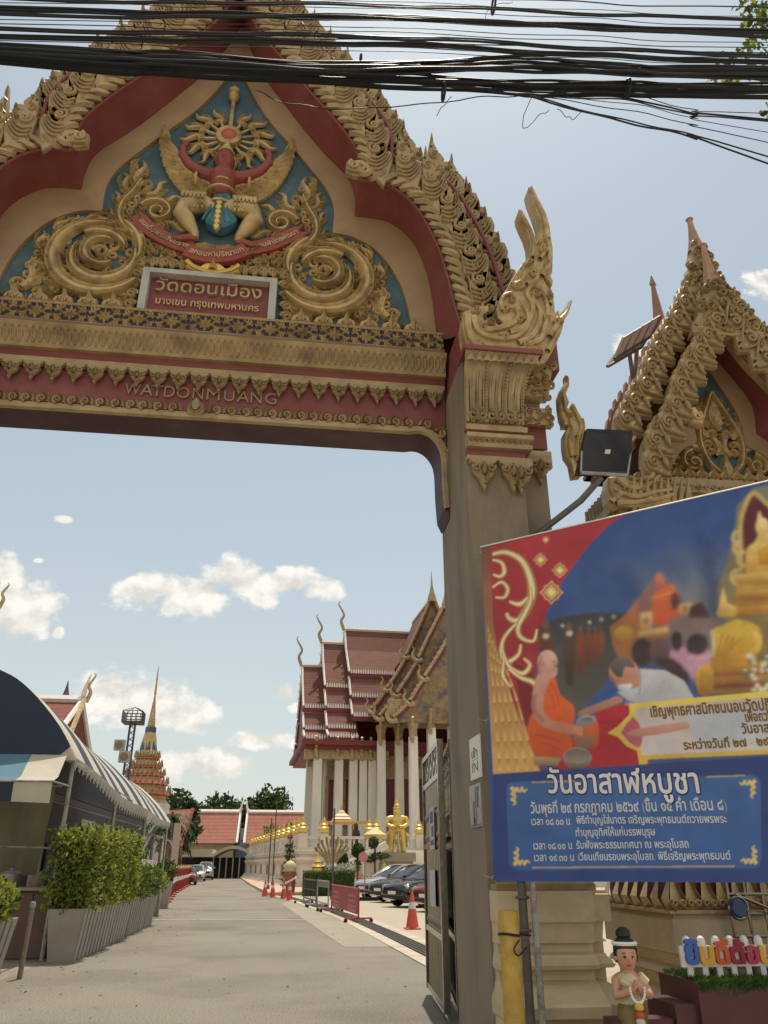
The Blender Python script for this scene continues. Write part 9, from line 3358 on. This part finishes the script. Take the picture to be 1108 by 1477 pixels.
# --- welcome figure, lettered welcome board on its planter
Yl = 6.0
c = P(905,1400, Yl)
x, y = c.x, Yl
wl = thing('welcome_figure', 'small painted figure of a woman in cream blouse with palms pressed together', 'figurine', (x, y, 0))
def zy(py):
 return P(905, py, Yl).z
zh = zy(1381)
tw_ = -.25
mb = MB()
mb.tube([(x, y, zy(1450)), (x, y, zy(1432)), (x, y, zy(1416)), (x + .005, y, zy(1407)), (x, y, zy(1398))], [.075,.082,.095,.07,.036], 14)
mb.lathe((x, y - .005, zh - .082), [(.02,0), (.05,.018), (.066,.05), (.074,.09), (.07,.13), (.05,.165), (.01,.18)], 16)
mb.tube([(x - .012, y - .076, zh - .002), (x - .015, y - .094, zh - .016)], [.008,.011], 6)
for s in (-1,1):
 mb.tube([(x + s * .073, y, zh + .005), (x + s * .083, y + .01, zh - .022)], [.014,.009], 6)
 sh_ = Vector((x + s * .088, y, zy(1412)))
 el = Vector((x + s * .118, y - .055, zy(1434)))
 hd_ = Vector((x + s * .012 - .012, y - .15, zy(1424)))
 mb.tube([sh_, sh_.lerp(el, .5), el, el.lerp(hd_, .5), hd_], [.036,.034,.031,.026,.018], 9)
 for k in range(4):
  q = hd_ + Vector((s * .002,.012 - .010 * k, 0))
  mb.tube([q, q + Vector((-s * .004,-.002,.032)), q + Vector((-s * .006,-.004,.058 + (.006 if k in (1,2) else 0)))], [.0085,.0078,.0055], 6)
 mb.tube([hd_ + Vector((s * .004,.014,.004)), hd_ + Vector((-s * .002,.026,.028)), hd_ + Vector((-s * .003,.022,.042))], [.009,.008,.006], 6)
body('body', mb, 'skin', wl, .0055, 2)
mb = MB()
mb.lathe((x + .004, y + .012, zh + .0), [(.077,-.03), (.083,.02), (.082,.06), (.07,.1), (.045,.125), (.01,.135)], 18)
mb.v = [(px_, py_ + (.045 if (pz_ < zh + .055 and py_ < y - .02) else 0), pz_) for px_, py_, pz_ in mb.v]
mb.lathe((x + .004, y + .015, zh + .115), [(.03,0), (.052,.02), (.05,.05), (.03,.07), (.005,.078)], 14)
hr = mb.build('hair', 'black', wl)
mb = MB()
mb.tube([(x + .004 + .078 * math.cos(a), y + .012 + .078 * math.sin(a), zh + .088) for a in np.linspace(0,2 * PI, 24)], .014,6, False)
mb.build('hair_band', 'white', wl)
mb = MB()
for s in (-1,1):
 ex_ = x - .012 + s * .028
 mb.cur = 0
 mb.tube([(ex_ - .013, y - .072, zh + .010), (ex_, y - .0765, zh + .016), (ex_ + .013, y - .072, zh + .010)], .003,4)
 mb.tube([(ex_ - .016, y - .068, zh + .030), (ex_, y - .073, zh + .037), (ex_ + .016, y - .068, zh + .031)], .0025,4)
 mb.tube([(ex_, y - .0755, zh + .006), (ex_, y - .078, zh + .006)], .006,8)
mb.cur = 1
mb.tube([(x - .034, y - .066, zh - .040), (x - .012, y - .073, zh - .044), (x + .010, y - .066, zh - .040)], [.003,.006,.003], 5)
mb.build('face_paint', ['black', mat('lip_red', (.42, .06, .06), .5)], wl)
mb = MB()
mb.tube([(x, y, zy(1447)), (x, y, zy(1432)), (x + .01, y, zy(1416)), (x + .035, y, zy(1409))], [.086,.090,.102,.07], 16)
mb.tube(crv([(x - .08, y - .065, zy(1412)), (x, y - .1, zy(1424)), (x + .085, y - .06, zy(1436))], 4), .02,6)
mb.tube([(x + .07, y, zy(1409)), (x + .115, y - .01, zy(1420))], [.045,.045], 9)
mb.build('blouse', mat('cream_silk', (.55, .46, .29), .45, 0, .1, 14), wl)
mb = MB()
mb.lathe((x, y, 0), [(.11,0), (.115,.03), (.10,.3), (.10, zy(1460)), (.083, zy(1444)), (.07, zy(1441))], 18)
for k in range(7):
 mb.tube([(x - .03 + .012 * k, y - .095, zy(1446)), (x - .04 + .016 * k, y - .112,.05)], .007,5)
mb.build('skirt', mat('bronze_silk', (.20, .135, .05), .4, .2, .25, 22), wl)
mb = MB()
for i in range(17):
 t = i / 16
 a = PI * t
 mb.lathe((x - .012 - .052 * math.cos(a), y - .165, zy(1421) - .085 * math.sin(a)), [(.003,-.011), (.011,0), (.003,.011)], 7)
mb.build('garland', 'white', wl)
for k, (dz, col, r_) in enumerate(((0, (.6,.42,.05), .03), (.045, (.5,.09,.04), .028), (.085, (.55,.5,.42), .03))):
 mb = MB()
 zz = zy(1447) - dz
 mb.lathe((x - .015, y - .165, zz), [(.004,-.03), (r_, -.012), (r_ * 1.05,.006), (r_ * .6,.022), (.003,.027)], 9)
 mb.build('tassel_flower', mat('flower_paint', col, .6), wl)
# low maroon planter with turf and stones
pxa, pxb = P(955,1412, Yl + .1).x, 4.6
zt_ = P(1010,1414, Yl).z
mb = MB()
mb.box(pxa + .16, pxb, Yl - .1, Yl + .5,0, zt_)
mb.box(pxa - .0, pxa + .159, Yl - .05, Yl + .4,0, P(960,1448, Yl).z)
mb.box(pxa - .45, pxa - .01, Yl - .02, Yl + .15,0, P(870,1466, Yl).z - .02)
solo(mb, 'maroon_planter', mat('maroon_paint', (.085, .028, .03), .6, 0, .12, 4), 'stepped dark maroon planter under the welcome board', 'planter', smooth=False, loc=(pxa, Yl, 0))
rnd = random.Random(77)
mb = MB()
pts = [(rnd.uniform(pxa + .17, pxb), Yl + rnd.uniform(-.1,.48), zt_ + rnd.uniform(-.02,.0)) for _ in range(9000)] + [(rnd.uniform(pxa + .17, pxb), Yl - .105, zt_ - abs(rnd.gauss(0,.03))) for _ in range(2500)]
leaves(mb, pts, .035, rnd, 2,2.2,.25)
tag(mb.build('artificial_turf', [leafmat('turf_green', (.05, .13, .02), .2), 'leaf_green'], None, smooth=False), kind='stuff')
zb2 = P(1010,1393, Yl).z
for i, px in enumerate((1013,1040,1068,1096)):
 c = P(px, 1402, Yl + .12)
 mb = MB()
 mb.lathe((c.x, c.y, zt_ - .01), [(.03,0), (.052,.02), (.056,.05), (.045,.085), (.02,.10)], 8)
 mb.v = [(a_ + rnd.uniform(-.004,.004), b_, c_ + rnd.uniform(-.004,.004)) for a_, b_, c_ in mb.v]
 solo(mb, 'stone', mat('grey_brown_stone', (.17, .14, .10), .8, 0, .2, 12), 'small rounded stone in a row under the welcome lettering', 'stone', 'stones under the welcome board', loc=(c.x, c.y, zt_ - .01))
wb = thing('welcome_board', 'colourful Thai welcome lettering on a white cut-out board', 'sign', (pxa + .5, Yl, zb2))
Yw = Yl + .06
u0 = P(988,1390, Yw).x
uw = (P(1085,1390, Yw).x - u0) / 97
hp_ = (P(1030,1362, Yw).z - P(1030,1390, Yw).z)
mb = MB()
mb.box(u0 - .02, u0 + 190 * uw, Yw, Yw + .03, zb2 - .015, zb2 + hp_ * .98)
for k in range(9):
 xx = u0 + (8 + 21 * k) * uw
 mb.lathe((xx, Yw + .015, zb2 + hp_ * .9), [(.03,0), (.03,.04), (.024,.06), (.01,.072)], 10)
 mb.box(xx - .02, xx + .02, Yw + .005, Yw + .025, zt_, zb2)
mb.build('backing', 'white', wb, smooth=False)
for s, px0, w_, col in (('ยิ', 989, 19, (.04, .12, .40)), ('น', 1009, 21, (.60, .34, .03)), ('ดี', 1031, 21, (.50, .09, .03)), ('ต้', 1053, 22, (.25, .015, .03)), ('อ', 1077, 18, (.42, .03, .07)), ('น', 1096, 20, (.60, .34, .03)), ('รั', 1118, 16, (.05, .25, .08)), ('บ', 1136, 20, (.04, .12, .40))):
 tm = text_mesh(s, .2,3, width=w_ * uw, bold=.045)
 base = [q[1] for q in tm[0]]
 hh = hp_ * (1.35 if len(s) > 1 else .98)
 mn, mx_ = min(base), max(base)
 mb = MB()
 put_text(mb, ([(a_, (b_ - mn) * hh / (mx_ - mn)) for a_, b_ in tm[0]],) + tm[1:], (u0 + (px0 - 988) * uw, Yw, zb2), (1,0,0), (0,0,1), .03, (0,-1,0))
 mb.build('letter', mat('sign_paint', col, .45), wb, smooth=False)
# small stainless wicket with a round blue reflector, right of the lotus base
wk_ = thing('wicket_gate', 'stainless barred wicket at the right edge under the banner', 'gate', (P(1062, 1350, 7.0).x, 7.0, 0))
xa_ = P(1052,1300,7.0).x
mb = MB()
for k in range(9):
 mb.tube([(xa_ + .16 * k, 7.0,0), (xa_ + .16 * k, 7.0,1.45)], .014,6)
for z in (.9,1.07,1.22,1.43):
 mb.tube([(xa_, 7.0, z), (xa_ + 1.3,7.0, z)], .016,6)
mb.tube([(xa_ + .05,6.97,1.22), (xa_ + .5,6.97,1.05)], .012,6)
mb.build('bars', 'steel', wk_)
c = P(1067,1310,6.9)
t_ = thing('round_reflector', 'round blue reflector with steel rim on the wicket', 'reflector', c)
mb = MB()
mb.tube([(c.x, 6.94, c.z), (c.x, 6.92, c.z), (c.x, 6.90, c.z)], [.08,.08,.06], 20)
mb.build('disc', mat('blue_reflector', (.03, .07, .16), .2), t_)
mb = MB()
mb.tube([(c.x + .085 * math.cos(a), 6.92, c.z + .085 * math.sin(a)) for a in np.linspace(0,2 * PI, 24)], .012,6, False)
mb.build('rim', 'steel', t_)
# --- overhead cables across the street
Yc = 3.0
rnd = random.Random(21)
def cable(pxs, r, Y, label, cat='cable', group='overhead cables across the street'):
 pts = [P(px, py, Y) for px, py in pxs]
 a, b = pts[0], pts[-1]
 d0, d1 = (pts[1] - pts[0]).normalized(), (pts[-1] - pts[-2]).normalized()
 if pxs[0][0] <= 0:
  pts = [a - d0 * 5 + Vector((0,0,.10))] + pts
 if pxs[-1][0] >= 1108:
  pts = pts + [b + d1 * 5 + Vector((0,0,.10))]
 pts = crv(pts, 6)
 mb = MB()
 mb.tube([p + Vector((0,.006 * math.sin(i * 1.1 + r * 900), .004 * math.sin(i * .8 + r * 500))) for i, p in enumerate(pts)], r, 6)
 return solo(mb, 'overhead_cable', 'cable', label, cat, group)
lab_thin = 'thin black cable in the bundle crossing above the gateway'
lab_fat = 'thick black cable in the bundle crossing above the gateway'
spec = [(-26,-8,12,2), (-14,2,24,1), (-4,6,27,3.2), (3,12,38,1.2), (10,24,44,5), (17,30,50,1.4), (20,22,52,3), (27,40,62,1.2), (34,46,70,1.4), (39,52,79,3.6), (45,58,78,2), (50,62,88,4.4), (54,68,84,1.6), (58,74,92,1.3)]
for l, m_, r_, th in spec:
 for kk in range(2 if th > 2.5 else 1):
  o_ = kk * th * .8
  cable([(0, l + o_), (300, (l * .55 + m_ * .45) + o_ + 2), (554, m_ + o_), (830, (m_ + r_) / 2 + o_ + 1), (1108, r_ + o_)], th * .0021, Yc + rnd.uniform(-.12,.12), lab_fat if th > 2.5 else lab_thin)
for k in range(9):
 o_ = k * 2.2
 cable([(0,64 + o_ * .9), (250,76 + o_), (520,92 + o_ * .8), (740,82 + o_ * 1.2), (900,93 + o_ * .9), (1108,98 + o_ * .9)], rnd.choice((.006,.009,.011)), Yc + rnd.uniform(-.06,.06), lab_fat)
for k in range(10):
 o_ = k * 2.3
 cable([(0,77 + o_ * .8 + rnd.uniform(-1,1)), (250,88 + o_ * 1.1), (520,104 + o_), (740,116 + o_ * .95 + rnd.uniform(-1,1)), (900,118 + o_), (1108,121 + o_ * 1.0)], rnd.choice((.006,.009,.012)), Yc + .15 + rnd.uniform(-.06,.06), lab_fat)
for k, (y0_, y1_, y2_, th) in enumerate(((140,190,235,.0062), (139,187,227,.0048), (137,172,207,.003), (136,158,176,.0048), (135,155,172,.006), (134,150,165,.003), (137,162,192,.0025))):
 cable([(700, 128 + k * .6), (775, y0_ + 3), (900, y1_ - 14), (1000, y1_ + 8), (1108, y2_)], th, Yc + .1 + .02 * k, 'black cable branching down to the right from the bundle')
cable([(370, 131), (420, 150), (500, 157), (600, 151), (690, 141), (760, 137)], .0032, Yc + .1, 'single sagging cable hanging below the bundle in front of the gable')
for k, pts in enumerate(([(768,139), (756,165), (755,184), (763,182), (776,168), (792,159)], [(652,139), (640,152), (630,166)], [(804,157), (818,168), (828,171), (840,160)], [(700,30), (706,12), (740,2)])):
 cable(pts, .0022, Yc + .1, ('loose wire loop dangling under the right part of the bundle', 'short cut wire end hanging below the bundle', 'thin curled wire hanging from the right cables', 'thin wire looping up between the upper cables')[k])
mb = MB()
for px, py in ((640,132), (712,8), (520,92), (905,126), (250,88)):
 c = P(px, py, Yc + .1)
 mb = MB()
 mb.tube([(c.x, c.y + .05 * math.cos(a), c.z + .055 * math.sin(a)) for a in np.linspace(0,2 * PI, 10)], .008,5)
 solo(mb, 'cable_tie', 'cable', 'black tie wrapped round the overhead cables', 'cable tie', 'ties round the cables')
# leafy branch reaching in at the upper right
Yb_ = 4.2
c = P(1120,30, Yb_)
t_ = thing('street_tree', 'leafy tree branch reaching in at the upper right corner', 'tree', (c.x + 2.2, Yb_, 0))
mb = MB()
mb.tube([(c.x + 2.2, Yb_, 0), (c.x + 2.1, Yb_, 4), (c.x + 1.5, Yb_, 6.5), (c.x + .7, Yb_, 7.6)], [.16,.13,.09,.05], 8)
for px, py in ((1078,8), (1092,45), (1062,85), (1040,108), (1102,160)):
 e = P(px, py, Yb_)
 mb.tube([Vector((c.x + .9, Yb_, e.z - .2)), (Vector((c.x + .9, Yb_, e.z - .2)) + e) / 2 + Vector((0,0,.1)), e], [.03,.02,.006], 5)
mb.build('trunk', 'bark', t_)
mb = MB()
rnd = random.Random(6)
pts = []
for px, py, rx, n in ((1085,12,.17,60), (1102,40,.16,60), (1060,86,.10,12), (1045,88,.09,8), (1085,80,.12,16), (1030,112,.07,8), (1050,114,.09,12), (1072,116,.08,8), (1104,160,.05,6), (1135,40,.4,160), (1150,100,.3,90)):
 e = P(px, py, Yb_)
 pts += blob_pts((e.x, e.y, e.z), (rx, rx, rx), n, rnd, .1)
leaves(mb, pts, .085, rnd, 3,-.3,.6)
mb.build('crown', ['leaf_green', 'leaf_yellow', 'leaf_dark'], t_, smooth=False)
